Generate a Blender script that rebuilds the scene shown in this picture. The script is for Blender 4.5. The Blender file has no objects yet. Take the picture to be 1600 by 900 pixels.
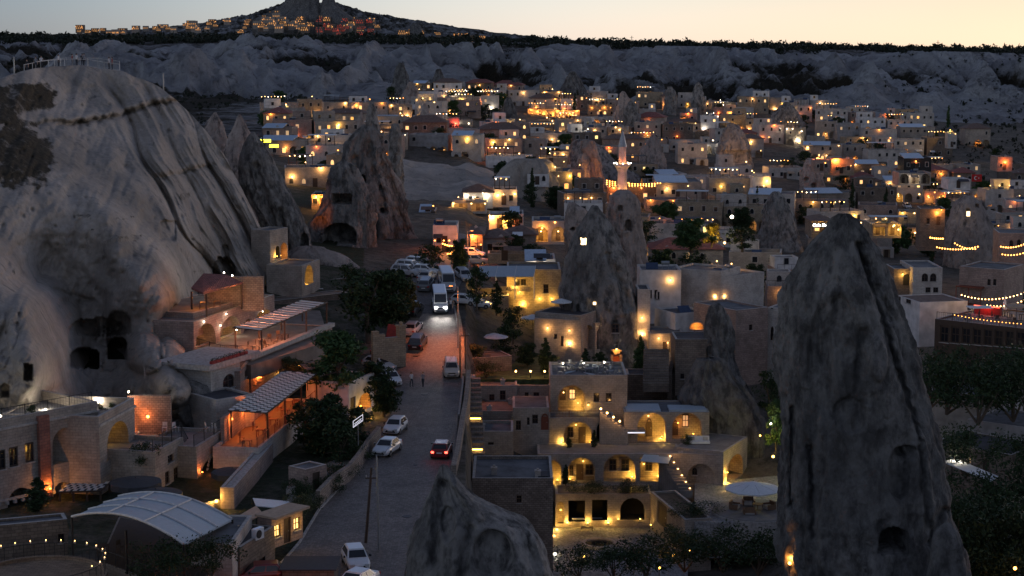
import bpy, math, random
import numpy as np
from mathutils import Vector, Matrix
from mathutils.geometry import tessellate_polygon
random.seed(7); RND = random.Random(11)
S = bpy.context.scene
COL = S.collection
R = math.radians
# ---------------------------------------------------------------- camera
F = 2800.0; CAMZ = 40.0; TH = math.atan(388/F)
cam_d = bpy.data.cameras.new('camera'); cam = bpy.data.objects.new('camera', cam_d); COL.objects.link(cam)
cam_d.lens = 63; cam_d.sensor_width = 36; cam_d.clip_start = 1; cam_d.clip_end = 30000
cam.location = (0, 0, CAMZ); cam.rotation_euler = (math.pi/2-TH, 0, 0); S.camera = cam
# ---------------------------------------------------------------- sky, last daylight, exposure
SUN_EL, SUN_AZ = R(4.2), R(48)          # azimuth clockwise from straight ahead (+Y)
SKYR = [(.0, (1.08, 1.08, 1.16)), (1, (.47, .455, .40)), (.62, (.20, .31, .52)), (.76, (.62, .74, .95)), (.86, (.85, .91, 1.04)), (.94, (.64, .63, .60))]
w = bpy.data.worlds.new('World'); S.world = w; w.use_nodes = True
nt = w.node_tree; nt.nodes.clear()
sky = nt.nodes.new('ShaderNodeTexSky'); sky.sky_type = 'NISHITA'; sky.sun_disc = False
sky.sun_elevation = SUN_EL; sky.sun_rotation = SUN_AZ; sky.altitude = 1100; sky.air_density = .8; sky.dust_density = .75; sky.ozone_density = 1.2
bg = nt.nodes.new('ShaderNodeBackground'); bg.inputs['Strength'].default_value = 0.11
wo = nt.nodes.new('ShaderNodeOutputWorld')
wb = nt.nodes.new('ShaderNodeMixRGB'); wb.blend_type = 'MULTIPLY'; wb.inputs[0].default_value = 1; wb.inputs[2].default_value = (1.02, .96, 1.06, 1)   # the camera's white balance
hs = nt.nodes.new('ShaderNodeHueSaturation'); hs.inputs['Saturation'].default_value = .62; nt.links.new(sky.outputs[0], hs.inputs['Color']); nt.links.new(hs.outputs[0], wb.inputs[1]); 
tc = nt.nodes.new('ShaderNodeTexCoord'); dp = nt.nodes.new('ShaderNodeVectorMath'); dp.operation = 'DOT_PRODUCT'; dp.inputs[1].default_value = (math.sin(R(32)), math.cos(R(32)), 0)   # the dusk glow is strongest over the sunset
nt.links.new(tc.outputs['Generated'], dp.inputs[0]); gr = nt.nodes.new('ShaderNodeValToRGB'); gr.color_ramp.interpolation = 'B_SPLINE'; e = gr.color_ramp.elements
for i_, (p_, c_) in enumerate(SKYR):
    q_ = e[i_] if i_ < 1 else e[-1] if i_ == 1 else e.new(p_); q_.position = p_; q_.color = (*c_, 1)
nt.links.new(dp.outputs['Value'], gr.inputs[0]); mg = nt.nodes.new('ShaderNodeMixRGB'); mg.blend_type = 'MULTIPLY'; mg.inputs[0].default_value = 1
nt.links.new(wb.outputs[0], mg.inputs[1]); nt.links.new(gr.outputs[0], mg.inputs[2]); nt.links.new(mg.outputs[0], bg.inputs[0]); nt.links.new(bg.outputs[0], wo.inputs[0])
sd = bpy.data.lights.new('sun', 'SUN'); sd.energy = 0.09; sd.angle = R(25); sd.color = (1, .8, .62)
sun = bpy.data.objects.new('sun', sd); COL.objects.link(sun)
sun.rotation_euler = (math.pi/2-R(8), 0, -SUN_AZ+math.pi)
sun.rotation_euler = Vector((math.sin(SUN_AZ)*math.cos(R(8)), math.cos(SUN_AZ)*math.cos(R(8)), math.sin(R(8)))).to_track_quat('Z', 'Y').to_euler()
S.view_settings.view_transform = 'Standard'; S.view_settings.look = 'None'; S.view_settings.gamma = 1
S.view_settings.exposure = 0.95
S.render.engine = 'CYCLES'; S.cycles.use_denoising = True; S.cycles.max_bounces = 4; S.cycles.diffuse_bounces = 2
S.cycles.sample_clamp_indirect = 3; S.cycles.use_light_tree = True; S.cycles.caustics_reflective = False; S.cycles.caustics_refractive = False
LP = 1.2   # power of every lamp of the place against the dusk sky

def ray(px, py):
    a = (px-800)/F; b = (450-py)/F
    return a, b*math.sin(TH)+math.cos(TH), b*math.cos(TH)-math.sin(TH)
def at(px, py, Y):
    a, dy, dz = ray(px, py); s = Y/dy
    return Vector((a*s, Y, CAMZ+dz*s))
def zat(py, Y): return at(800, py, Y).z
def kpx(Y, z=0.0):   # photo pixels per metre at a place
    return F/(Y*math.cos(TH)+(CAMZ-z)*math.sin(TH))
def proj(x, y, z):
    d = y*math.cos(TH)+(CAMZ-z)*math.sin(TH); v = y*math.sin(TH)-(CAMZ-z)*math.cos(TH)
    return 800+F*x/d, 450-F*v/d
def onz(px, py, z):
    a, dy, dz = ray(px, py); s = (z-CAMZ)/dz; return Vector((a*s, dy*s, z))
# ---------------------------------------------------------------- noise (numpy)
def _h(ix, iy, iz, s):
    n = (ix*374761393 + iy*668265263 + iz*2147483647*3 + s*974634777) & 0xffffffff
    n = ((n ^ (n >> 13))*1274126177) & 0xffffffff
    n = (n ^ (n >> 16)) & 0xffff
    return n/32767.5-1.0
def vn(x, y, z, s=0):
    x, y, z = np.broadcast_arrays(np.asarray(x, float), np.asarray(y, float), np.asarray(z, float))
    X, Y, Z = np.floor(x), np.floor(y), np.floor(z); fx, fy, fz = x-X, y-Y, z-Z
    X, Y, Z = X.astype(np.int64), Y.astype(np.int64), Z.astype(np.int64)
    u, v, w_ = [f*f*f*(f*(f*6-15)+10) for f in (fx, fy, fz)]
    r = 0
    for dx in (0, 1):
        for dy in (0, 1):
            for dz in (0, 1):
                r = r + _h(X+dx, Y+dy, Z+dz, s)*(u if dx else 1-u)*(v if dy else 1-v)*(w_ if dz else 1-w_)
    return r
def fbm(x, y, z, o=4, s=0, g=.5):
    r = 0; a = 1; t = 0
    for i in range(o):
        r = r+a*vn(x*2**i+i*7.1, y*2**i+i*3.7, z*2**i, s+i); t += a; a *= g
    return r/t
def ridged(x, y, z, o=4, s=0):
    r = 0; a = 1; t = 0
    for i in range(o):
        r = r+a*(1-np.abs(vn(x*2**i+i*5.3, y*2**i, z*2**i, s+i))*2); t += a; a *= .5
    return r/t
def sst(a, b, x):
    t = np.clip((x-a)/(b-a), 0, 1); return t*t*(3-2*t)
# ---------------------------------------------------------------- materials
M = {}
def mat(name):
    m = bpy.data.materials.new(name); m.use_nodes = True; m.node_tree.nodes.clear(); M[name] = m; return m, m.node_tree
class NT:
    def __init__(s, name): s.m, s.t = mat(name); s.o = s.n('OutputMaterial'); s.b = s.n('BsdfPrincipled'); s.l(s.b, 0, s.o, 0)
    def n(s, k, **kw):
        nd = s.t.nodes.new('ShaderNode'+k)
        for a, b in kw.items():
            if a.startswith('i_'):
                key = a[2:]; nd.inputs[int(key) if key.isdigit() else key.replace('_', ' ')].default_value = b
            else: setattr(nd, a, b)
        return nd
    def l(s, a, ao, b, bi): s.t.links.new(a.outputs[ao], b.inputs[bi])
    def ramp(s, stops):
        r = s.n('ValToRGB'); e = r.color_ramp.elements
        while len(e) < len(stops): e.new(.5)
        for q, (p, c) in zip(e, stops): q.position = p; q.color = (*c, 1) if len(c) == 3 else c
        return r
    def bump(s, src, so, st=.3, dist=.1, prev=None):
        b = s.n('Bump', i_Strength=st, i_Distance=dist); s.l(src, so, b, 'Height')
        if prev: s.l(prev, 0, b, 'Normal')
        s.l(b, 0, s.b, 'Normal'); return b
def flat(name, c, rough=.7, metal=0, emit=0, ec=None, spec=.4, noise=.12, nscale=3.0):
    q = NT(name); q.b.inputs['Roughness'].default_value = rough; q.b.inputs['Metallic'].default_value = metal
    q.b.inputs['Specular IOR Level'].default_value = spec
    q.b.inputs['Base Color'].default_value = (*c, 1)
    if noise and not emit:
        tc = q.n('TexCoord'); ns = q.n('TexNoise', i_Scale=nscale, i_Detail=4.0); q.l(tc, 'Object', ns, 0)
        r = q.ramp([(.3, tuple(v*(1-noise*1.6) for v in c)), (.7, tuple(min(1, v*(1+noise)) for v in c))]); q.l(ns, 0, r, 0); q.l(r, 0, q.b, 'Base Color')
    if emit:
        q.b.inputs['Emission Color'].default_value = (*(ec or c), 1); q.b.inputs['Emission Strength'].default_value = emit
    return q.m
def rockmat(name, pale, dark, lichen, sc=.12, streak=1.0, lich=.55, soil=None, vegcol=(.025, .027, .018), bs=.5, bd=1):
    """eroded tuff: pale stone with weathered patches, vertical streaks and dark lichen; attribute 'veg' lays soil and scrub"""
    q = NT(name); q.b.inputs['Roughness'].default_value = .95; q.b.inputs['Specular IOR Level'].default_value = .15
    g = q.n('NewGeometry'); mp = q.n('Mapping'); mp.inputs['Scale'].default_value = (1, 1, .5*streak); q.l(g, 'Position', mp, 0)
    n1 = q.n('TexNoise', i_Scale=sc, i_Detail=8.0, i_Roughness=.62); q.l(mp, 0, n1, 0)
    n2 = q.n('TexNoise', i_Scale=sc*6, i_Detail=6.0, i_Roughness=.7); q.l(mp, 0, n2, 0)
    n3 = q.n('TexNoise', i_Scale=1.9, i_Detail=8.0, i_Roughness=.75); q.l(g, 'Position', n3, 0)
    r1 = q.ramp([(.36, dark), (.62, pale)]); q.l(n1, 0, r1, 0)
    r2 = q.ramp([(lich-.06, (0, 0, 0)), (lich+.12, (1, 1, 1))]); q.l(n2, 0, r2, 0)
    mx = q.n('MixRGB'); q.l(r2, 0, mx, 0); q.l(r1, 0, mx, 1); mx.inputs[2].default_value = (*lichen, 1)
    mu = q.n('MixRGB', blend_type='MULTIPLY'); mu.inputs[0].default_value = .55
    r3 = q.ramp([(.25, (.45, .45, .46)), (.6, (1.05, 1.03, 1.0))]); q.l(n3, 0, r3, 0); q.l(mx, 0, mu, 1); q.l(r3, 0, mu, 2)
    at_ = q.n('Attribute', attribute_name='veg')
    nv = q.n('TexNoise', i_Scale=.35 if sc > .05 else .06, i_Detail=8.0, i_Roughness=.75); q.l(g, 'Position', nv, 0)
    ad = q.n('Math', operation='ADD'); q.l(at_, 'Fac', ad, 0); q.l(nv, 0, ad, 1)
    rv = q.ramp([(.93, (0, 0, 0)), (1.08, (1, 1, 1))]); sb = q.n('Math', operation='MULTIPLY', i_1=1.0); q.l(ad, 0, sb, 0)
    md = q.n('MapRange'); md.inputs[1].default_value = .93; md.inputs[2].default_value = 1.12; q.l(sb, 0, md, 0)
    m2 = q.n('MixRGB'); q.l(md, 0, m2, 0); q.l(mu, 0, m2, 1)
    vc = q.ramp([(.35, vegcol), (.65, tuple(v*2.4 for v in vegcol) if soil is None else soil)]); q.l(n3, 0, vc, 0); q.l(vc, 0, m2, 2)
    q.l(m2, 0, q.b, 'Base Color')
    nr = q.n('TexNoise', i_Scale=sc*5, i_Detail=7.0, i_Roughness=.6, noise_type='RIDGED_MULTIFRACTAL'); q.l(mp, 0, nr, 0); b1 = q.bump(n2, 0, bs, 1.2*bd); b2 = q.bump(nr, 0, min(1, bs*1.2), .5*bd, b1); q.bump(n3, 0, bs*.9, .35*(1+bd*.3), b2)
    cr = q.ramp([(.35, (1, 1, 1)), (.9, (.62, .61, .60))]); q.l(nr, 0, cr, 0); mc = q.n('MixRGB', blend_type='MULTIPLY'); mc.inputs[0].default_value = .7; q.l(m2, 0, mc, 1); q.l(cr, 0, mc, 2); q.l(mc, 0, q.b, 'Base Color')
    return q.m
def masonry(name, c1, c2, mortar, bw=.55, bh=.26, rough=.9):
    q = NT(name); q.b.inputs['Roughness'].default_value = rough; q.b.inputs['Specular IOR Level'].default_value = .2
    uv = q.n('UVMap'); br = q.n('TexBrick', i_Scale=1.0, i_Color1=(*c1, 1), i_Color2=(*c2, 1), i_Mortar=(*mortar, 1)); br.inputs['Mortar Size'].default_value = .016
    br.inputs['Brick Width'].default_value = bw; br.inputs['Row Height'].default_value = bh; br.inputs['Bias'].default_value = -.1
    nw = q.n('TexNoise', i_Scale=1.3, i_Detail=3.0); q.l(uv, 0, nw, 0)
    ad = q.n('MixRGB', blend_type='ADD'); ad.inputs[0].default_value = .04; q.l(uv, 0, ad, 1); q.l(nw, 1, ad, 2); q.l(ad, 0, br, 0)
    g = q.n('NewGeometry'); n = q.n('TexNoise', i_Scale=.45, i_Detail=8.0, i_Roughness=.7); q.l(g, 'Position', n, 0)
    n2 = q.n('TexNoise', i_Scale=5.0, i_Detail=5.0, i_Roughness=.7); q.l(g, 'Position', n2, 0)
    r = q.ramp([(.3, (.5, .48, .47)), (.6, (1.05, 1.02, 1))]); q.l(n, 0, r, 0)
    r2 = q.ramp([(.3, (.75, .75, .75)), (.65, (1.05, 1.05, 1.05))]); q.l(n2, 0, r2, 0)
    m1 = q.n('MixRGB', blend_type='MULTIPLY'); m1.inputs[0].default_value = .8; q.l(br, 0, m1, 1); q.l(r, 0, m1, 2)
    m2 = q.n('MixRGB', blend_type='MULTIPLY'); m2.inputs[0].default_value = .8; q.l(m1, 0, m2, 1); q.l(r2, 0, m2, 2)
    q.l(m2, 0, q.b, 'Base Color')
    iv = q.n('Math', operation='SUBTRACT', i_0=1.0); q.l(br, 'Fac', iv, 1)
    b = q.bump(iv, 0, .5, .03); q.bump(n2, 0, .35, .05, b)
    return q.m
def roofmat(name, c, k=.6):
    q = NT(name); q.b.inputs['Roughness'].default_value = .9; q.b.inputs['Specular IOR Level'].default_value = .25
    g = q.n('NewGeometry'); n = q.n('TexNoise', i_Scale=.5, i_Detail=9.0, i_Roughness=.7); q.l(g, 'Position', n, 0)
    r = q.ramp([(.3, tuple(v*(1-k) for v in c)), (.5, c), (.72, tuple(v*1.45 for v in c))]); q.l(n, 0, r, 0); q.l(r, 0, q.b, 'Base Color')
    n2 = q.n('TexNoise', i_Scale=9.0, i_Detail=4.0); q.l(g, 'Position', n2, 0); q.bump(n2, 0, .4, .04)
    return q.m
def tilemat(name, c):
    q = NT(name); q.b.inputs['Roughness'].default_value = .8
    uv = q.n('UVMap'); wv = q.n('TexWave', i_Scale=1.6, bands_direction='X'); q.l(uv, 0, wv, 0)
    wy = q.n('TexWave', i_Scale=1.3, bands_direction='Y', wave_profile='SAW'); q.l(uv, 0, wy, 0)
    n = q.n('TexNoise', i_Scale=1.4, i_Detail=6.0, i_Roughness=.7); q.l(uv, 0, n, 0)
    r = q.ramp([(.3, tuple(v*.5 for v in c)), (.7, tuple(v*1.35 for v in c))]); q.l(n, 0, r, 0); q.l(r, 0, q.b, 'Base Color')
    b = q.bump(wv, 0, .7, .08); q.bump(wy, 0, .6, .06, b); return q.m
def leafmat(name, c, c2):
    q = NT(name); q.b.inputs['Roughness'].default_value = .7; q.b.inputs['Specular IOR Level'].default_value = .2
    g = q.n('NewGeometry'); n = q.n('TexNoise', i_Scale=.9, i_Detail=5.0, i_Roughness=.7); q.l(g, 'Position', n, 0)
    wn = q.n('TexWhiteNoise'); mpp = q.n('MixRGB'); mpp.inputs[0].default_value = .35
    q.l(g, 'Random Per Island', wn, 0); q.l(n, 0, mpp, 1); q.l(g, 'Random Per Island', mpp, 2)
    r = q.ramp([(.3, c), (.62, c2)]); q.l(mpp, 0, r, 0); q.l(r, 0, q.b, 'Base Color')
    q.b.inputs['Subsurface Weight'].default_value = 0
    return q.m
def cobble(name, c1, c2, sc=4.5):
    q = NT(name); q.b.inputs['Roughness'].default_value = .68; q.b.inputs['Specular IOR Level'].default_value = .45
    g = q.n('NewGeometry'); v = q.n('TexVoronoi', i_Scale=sc, i_Randomness=.75); q.l(g, 'Position', v, 0)
    ve = q.n('TexVoronoi', i_Scale=sc, i_Randomness=.75, feature='DISTANCE_TO_EDGE'); q.l(g, 'Position', ve, 0)
    n = q.n('TexNoise', i_Scale=.35, i_Detail=8.0, i_Roughness=.7); q.l(g, 'Position', n, 0)
    bw = q.n('RGBToBW'); q.l(v, 'Color', bw, 0)
    r0 = q.ramp([(.2, c1), (.8, c2)]); q.l(bw, 0, r0, 0)
    r = q.ramp([(.3, (.55, .55, .55)), (.65, (1.2, 1.2, 1.2))]); q.l(n, 0, r, 0)
    m1 = q.n('MixRGB', blend_type='MULTIPLY'); m1.inputs[0].default_value = .9; q.l(r0, 0, m1, 1); q.l(r, 0, m1, 2)
    re = q.ramp([(0, (.35, .35, .35)), (.12, (1, 1, 1))]); q.l(ve, 0, re, 0)
    m2 = q.n('MixRGB', blend_type='MULTIPLY'); m2.inputs[0].default_value = .8; q.l(m1, 0, m2, 1); q.l(re, 0, m2, 2)
    q.l(m2, 0, q.b, 'Base Color'); b = q.bump(re, 0, .7, .03)
    return q.m
rockmat('tuff_pale', (.42, .37, .325), (.24, .215, .19), (.12, .11, .105), sc=.09, lich=.62, bs=.3, vegcol=(.028, .024, .017), soil=(.075, .06, .042))
rockmat('tuff_grey', (.35, .33, .31), (.18, .173, .167), (.085, .082, .08), sc=.16, lich=.50)
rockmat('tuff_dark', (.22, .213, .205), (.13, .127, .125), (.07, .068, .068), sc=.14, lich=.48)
rockmat('tuff_pink', (.43, .36, .32), (.24, .205, .19), (.10, .09, .085), sc=.13, lich=.56)
rockmat('badlands', (.52, .53, .55), (.30, .30, .315), (.13, .13, .135), sc=.03, lich=.60, streak=2.2, vegcol=(.018, .02, .014), soil=(.06, .048, .035), bs=.9, bd=7)  # faint blue of distant air is mixed into this rock colour
rockmat('earth', (.16, .14, .12), (.09, .08, .07), (.05, .045, .035), sc=.1, lich=.56, streak=3, vegcol=(.02, .024, .014))
masonry('stone_wall', (.40, .355, .31), (.33, .29, .255), (.25, .225, .20))
masonry('stone_pale', (.52, .485, .45), (.46, .43, .40), (.38, .355, .33))
masonry('stone_yellow', (.40, .33, .24), (.30, .245, .18), (.19, .16, .12))
masonry('stone_rough', (.34, .29, .25), (.22, .185, .16), (.09, .08, .07), bw=.42, bh=.22)
masonry('stone_pink', (.38, .29, .25), (.29, .22, .19), (.2, .16, .14))
masonry('stone_brown', (.24, .195, .16), (.16, .13, .11), (.1, .085, .07))
masonry('stone_redlit', (.36, .16, .12), (.25, .11, .09), (.16, .09, .08))  # red lamp glow on the pilaster is put into this stone colour
flat('plaster', (.60, .57, .55), .9, noise=.18, nscale=.8); flat('plaster_grey', (.27, .26, .26), .9, noise=.2, nscale=.8)
flat('coping', (.36, .34, .32), .85, noise=.2)
roofmat('roof_grey', (.115, .12, .13)); roofmat('roof_dark', (.05, .052, .06)); roofmat('roof_concrete', (.24, .235, .23)); roofmat('floor_stone', (.2, .19, .185), .35)
roofmat('earth_floor', (.18, .15, .13), .4)
tilemat('tile_maroon', (.25, .085, .07)); tilemat('tile_brown', (.15, .095, .075))
leafmat('leaf_dark', (.012, .024, .010), (.035, .058, .022)); leafmat('leaf_mid', (.022, .05, .016), (.06, .105, .035)); leafmat('leaf_olive', (.035, .045, .018), (.10, .11, .05))
leafmat('leaf_autumn', (.06, .05, .015), (.17, .12, .03)); leafmat('leaf_scrub', (.010, .014, .010), (.024, .03, .018))
flat('bark', (.10, .075, .055), .95, nscale=6); flat('wood_dark', (.055, .035, .025), .7); flat('wood', (.17, .10, .06), .7); flat('wood_red', (.20, .055, .03), .6)
flat('canvas_white', (.62, .64, .66), .7, noise=.06); flat('canvas_grey', (.34, .40, .45), .6, noise=.06); flat('canvas_dark', (.045, .045, .05), .8); flat('canvas_tan', (.42, .30, .21), .8)
flat('slat_white', (.60, .58, .56), .7); flat('metal_dark', (.03, .03, .033), .5, .6, noise=0); flat('metal_grey', (.28, .29, .30), .45, .7, noise=.1); flat('iron', (.02, .02, .022), .6, noise=0)
flat('white_cloth', (.7, .7, .72), .85, noise=.05); flat('cushion', (.45, .43, .42), .9); flat('red_cloth', (.26, .03, .025), .8); flat('panel_blue', (.04, .06, .11), .25, noise=.1)
flat('glass_dark', (.015, .017, .022), .12, spec=.6, noise=0); flat('rubber', (.015, .015, .015), .85, noise=0); flat('chrome', (.5, .5, .52), .25, .9, noise=0)
flat('metal_roof', (.36, .44, .52), .45, .3)
for nm, c in dict(white=(.62, .63, .64), silver=(.38, .39, .41), black=(.012, .013, .015), red=(.16, .008, .012), grey=(.10, .105, .11), beige=(.45, .40, .34), cream=(.55, .5, .45)).items():
    m = flat('paint_'+nm, c, .28, noise=.03); m.node_tree.nodes['Principled BSDF'].inputs['Coat Weight'].default_value = .6
flat('plate', (.6, .6, .6), .5, noise=0); flat('taillight', (.35, .01, .01), .3, noise=0); flat('headlamp', (.5, .5, .5), .1, noise=0)
flat('skin', (.42, .27, .20), .6, noise=.04); flat('hair', (.03, .02, .016), .8); flat('shirt_white', (.6, .6, .62), .85); flat('shirt_grey', (.22, .23, .26), .85); flat('trousers', (.04, .045, .06), .9); flat('shirt_black', (.03, .03, .035), .9); flat('shirt_red', (.28, .05, .04), .9)
flat('grass', (.05, .075, .028), .95, noise=.4, nscale=1.2)
WARM = (1, .50, .15); AMBER = (1, .36, .06); ORANGE = (1, .22, .04); YEL = (1, .55, .10); WHITE = (1, .88, .68); COOL = (.85, .92, 1); REDC = (1, .10, .05); PINK = (1, .35, .28)
def glow(name, c, s): return flat(name, c, .5, emit=s, ec=c, noise=0)
glow('glow_warm', WARM, 7); glow('glow_amber', AMBER, 7); glow('glow_orange', ORANGE, 6); glow('glow_yellow', YEL, 7); glow('glow_white', WHITE, 12); glow('glow_cool', COOL, 12); glow('glow_red', REDC, 3); glow('glow_dimwhite', (.9, .9, 1), .5)
glow('pane_warm', (1, .55, .2), .75); glow('pane_dim', (1, .62, .3), .22); glow('pane_yellow', (1, .66, .22), .95); glow('pane_amber', (1, .45, .10), .8); glow('pane_bright', (1, .68, .32), 2.2); glow('sign_yellow', (1, .85, .05), 2.2); glow('sign_white', (1, .95, .85), 1.6); glow('bulb_far', (1, .55, .18), 7); glow('bulb_far_white', (1, .80, .55), 9); glow('bulb_far_amber', (1, .36, .07), 5); glow('bulb_hill', (1, .45, .14), .6); glow('bulb_hill_red', (1, .14, .08), .3); glow('pane_hill', (1, .45, .14), .17); glow('pane_hill_red', (1, .12, .07), .05)
# ---------------------------------------------------------------- mesh helpers
class MB:
    def __init__(s): s.v = []; s.f = []; s.m = []
    def add(s, vs, fs, mi=0, M4=None):
        b = len(s.v); s.v += [tuple(M4 @ Vector(p)) for p in vs] if M4 else [tuple(p) for p in vs]
        s.f += [tuple(b+i for i in f) for f in fs]; s.m += [mi]*len(fs); return s
    def box(s, x0, x1, y0, y1, z0, z1, mi=0, M4=None):
        return s.add([(x0, y0, z0), (x1, y0, z0), (x1, y1, z0), (x0, y1, z0), (x0, y0, z1), (x1, y0, z1), (x1, y1, z1), (x0, y1, z1)],
                     [(0, 3, 2, 1), (4, 5, 6, 7), (0, 1, 5, 4), (1, 2, 6, 5), (2, 3, 7, 6), (3, 0, 4, 7)], mi, M4)
    def cyl(s, a, b, r0, r1=None, n=8, mi=0, cap=True):
        a, b = Vector(a), Vector(b); r1 = r0 if r1 is None else r1; d = (b-a).normalized()
        u = d.orthogonal().normalized(); v = d.cross(u)
        vs = [a+(u*math.cos(t)+v*math.sin(t))*r0 for t in [2*math.pi*i/n for i in range(n)]]+[b+(u*math.cos(t)+v*math.sin(t))*r1 for t in [2*math.pi*i/n for i in range(n)]]
        fs = [(i, (i+1) % n, n+(i+1) % n, n+i) for i in range(n)]
        if cap: fs += [tuple(range(n-1, -1, -1)), tuple(range(n, 2*n))]
        return s.add(vs, fs, mi)
    def lathe(s, prof, n=16, mi=0, c=(0, 0, 0), sx=1, sy=1):
        vs = []; fs = []
        for r, z in prof: vs += [(c[0]+r*sx*math.cos(2*math.pi*i/n), c[1]+r*sy*math.sin(2*math.pi*i/n), c[2]+z) for i in range(n)]
        for k in range(len(prof)-1): fs += [(k*n+i, k*n+(i+1) % n, (k+1)*n+(i+1) % n, (k+1)*n+i) for i in range(n)]
        fs += [tuple(range(n-1, -1, -1)), tuple((len(prof)-1)*n+i for i in range(n))]
        return s.add(vs, fs, mi)
    def ball(s, c, r, n=8, mi=0, sz=1):
        return s.lathe([(max(.001, r*math.sin(t)), -r*sz*math.cos(t)) for t in [math.pi*i/(n//2+1) for i in range(n//2+2)]], n, mi, c)
    def prism(s, poly, z0, z1, mi=0, M4=None):
        n = len(poly); vs = [(x, y, z0) for x, y in poly]+[(x, y, z1) for x, y in poly]
        return s.add(vs, [(i, (i+1) % n, n+(i+1) % n, n+i) for i in range(n)]+[tuple(range(n-1, -1, -1)), tuple(range(n, 2*n))], mi, M4)
def UVbox(me):
    n = len(me.loops)
    if not n: return
    uv = me.uv_layers.new(name='UVMap')
    co = np.empty(len(me.vertices)*3); me.vertices.foreach_get('co', co); co = co.reshape(-1, 3)
    vi = np.empty(n, int); me.loops.foreach_get('vertex_index', vi)
    nr = np.empty(len(me.polygons)*3); me.polygons.foreach_get('normal', nr); nr = nr.reshape(-1, 3)
    tot = np.empty(len(me.polygons), int); me.polygons.foreach_get('loop_total', tot)
    N = np.repeat(nr, tot, axis=0); P = co[vi]; a = np.abs(N)
    hz = a[:, 2] > .75; side = (a[:, 0] > a[:, 1]) & ~hz
    U = np.where(side, P[:, 1], P[:, 0]); V = np.where(hz, P[:, 1], P[:, 2])
    uv.data.foreach_set('uv', np.stack([U, V], 1).ravel())
def mesh(name, mb, mats, smooth=False):
    me = bpy.data.meshes.new(name); me.from_pydata(mb.v, [], mb.f); me.update()
    for m in (mats if isinstance(mats, (list, tuple)) else [mats]): me.materials.append(M[m])
    if any(mb.m): me.polygons.foreach_set('material_index', mb.m)
    if smooth: me.polygons.foreach_set('use_smooth', [True]*len(me.polygons))
    UVbox(me); return me
def link(name, me, parent=None, loc=None, rz=0, kind=None, label=None, cat=None, group=None, rot=None, scale=None):
    o = bpy.data.objects.new(name, me); COL.objects.link(o)
    if parent is not None: o.parent = parent
    if loc is not None: o.location = loc
    if rz: o.rotation_euler = (0, 0, rz)
    if rot is not None: o.rotation_euler = rot
    if scale is not None: o.scale = scale if isinstance(scale, (tuple, list)) else (scale,)*3
    if kind: o['kind'] = kind
    tag(o, label, cat, group); return o
def tag(o, label=None, cat=None, group=None):
    if label: o['label'] = label
    if cat: o['category'] = cat
    if group: o['group'] = group
    return o
def obj(name, mb, mats, parent=None, smooth=False, **k): return link(name, mesh(name, mb, mats, smooth), parent, **k)
def thing(name, label, cat, loc=(0, 0, 0), rz=0, group=None): return link(name, None, None, loc, rz, label=label, cat=cat, group=group)
def mesh_np(name, V, Fq, mats, smooth=True, attr=None):
    me = bpy.data.meshes.new(name); nf, k = Fq.shape
    me.vertices.add(len(V)); me.vertices.foreach_set('co', np.asarray(V, np.float32).ravel())
    me.loops.add(nf*k); me.loops.foreach_set('vertex_index', Fq.astype(np.int32).ravel())
    me.polygons.add(nf); me.polygons.foreach_set('loop_start', np.arange(0, nf*k, k, dtype=np.int32)); me.polygons.foreach_set('loop_total', np.full(nf, k, np.int32))
    if smooth: me.polygons.foreach_set('use_smooth', np.ones(nf, bool))
    for m in (mats if isinstance(mats, (list, tuple)) else [mats]): me.materials.append(M[m])
    me.update(calc_edges=True); me.validate()
    if attr is not None:
        a = me.attributes.new('veg', 'FLOAT', 'POINT'); a.data.foreach_set('value', np.asarray(attr, np.float32).ravel())
    return me
def gridfaces(nr, nc, wrap=False):
    r = np.arange(nr-1)[:, None]; c = np.arange(nc if wrap else nc-1)[None, :]; c2 = (c+1) % nc
    a = r*nc+c; b = r*nc+c2; d = (r+1)*nc+c; e = (r+1)*nc+c2
    return np.stack([a, b, e, d], -1).reshape(-1, 4)
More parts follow.
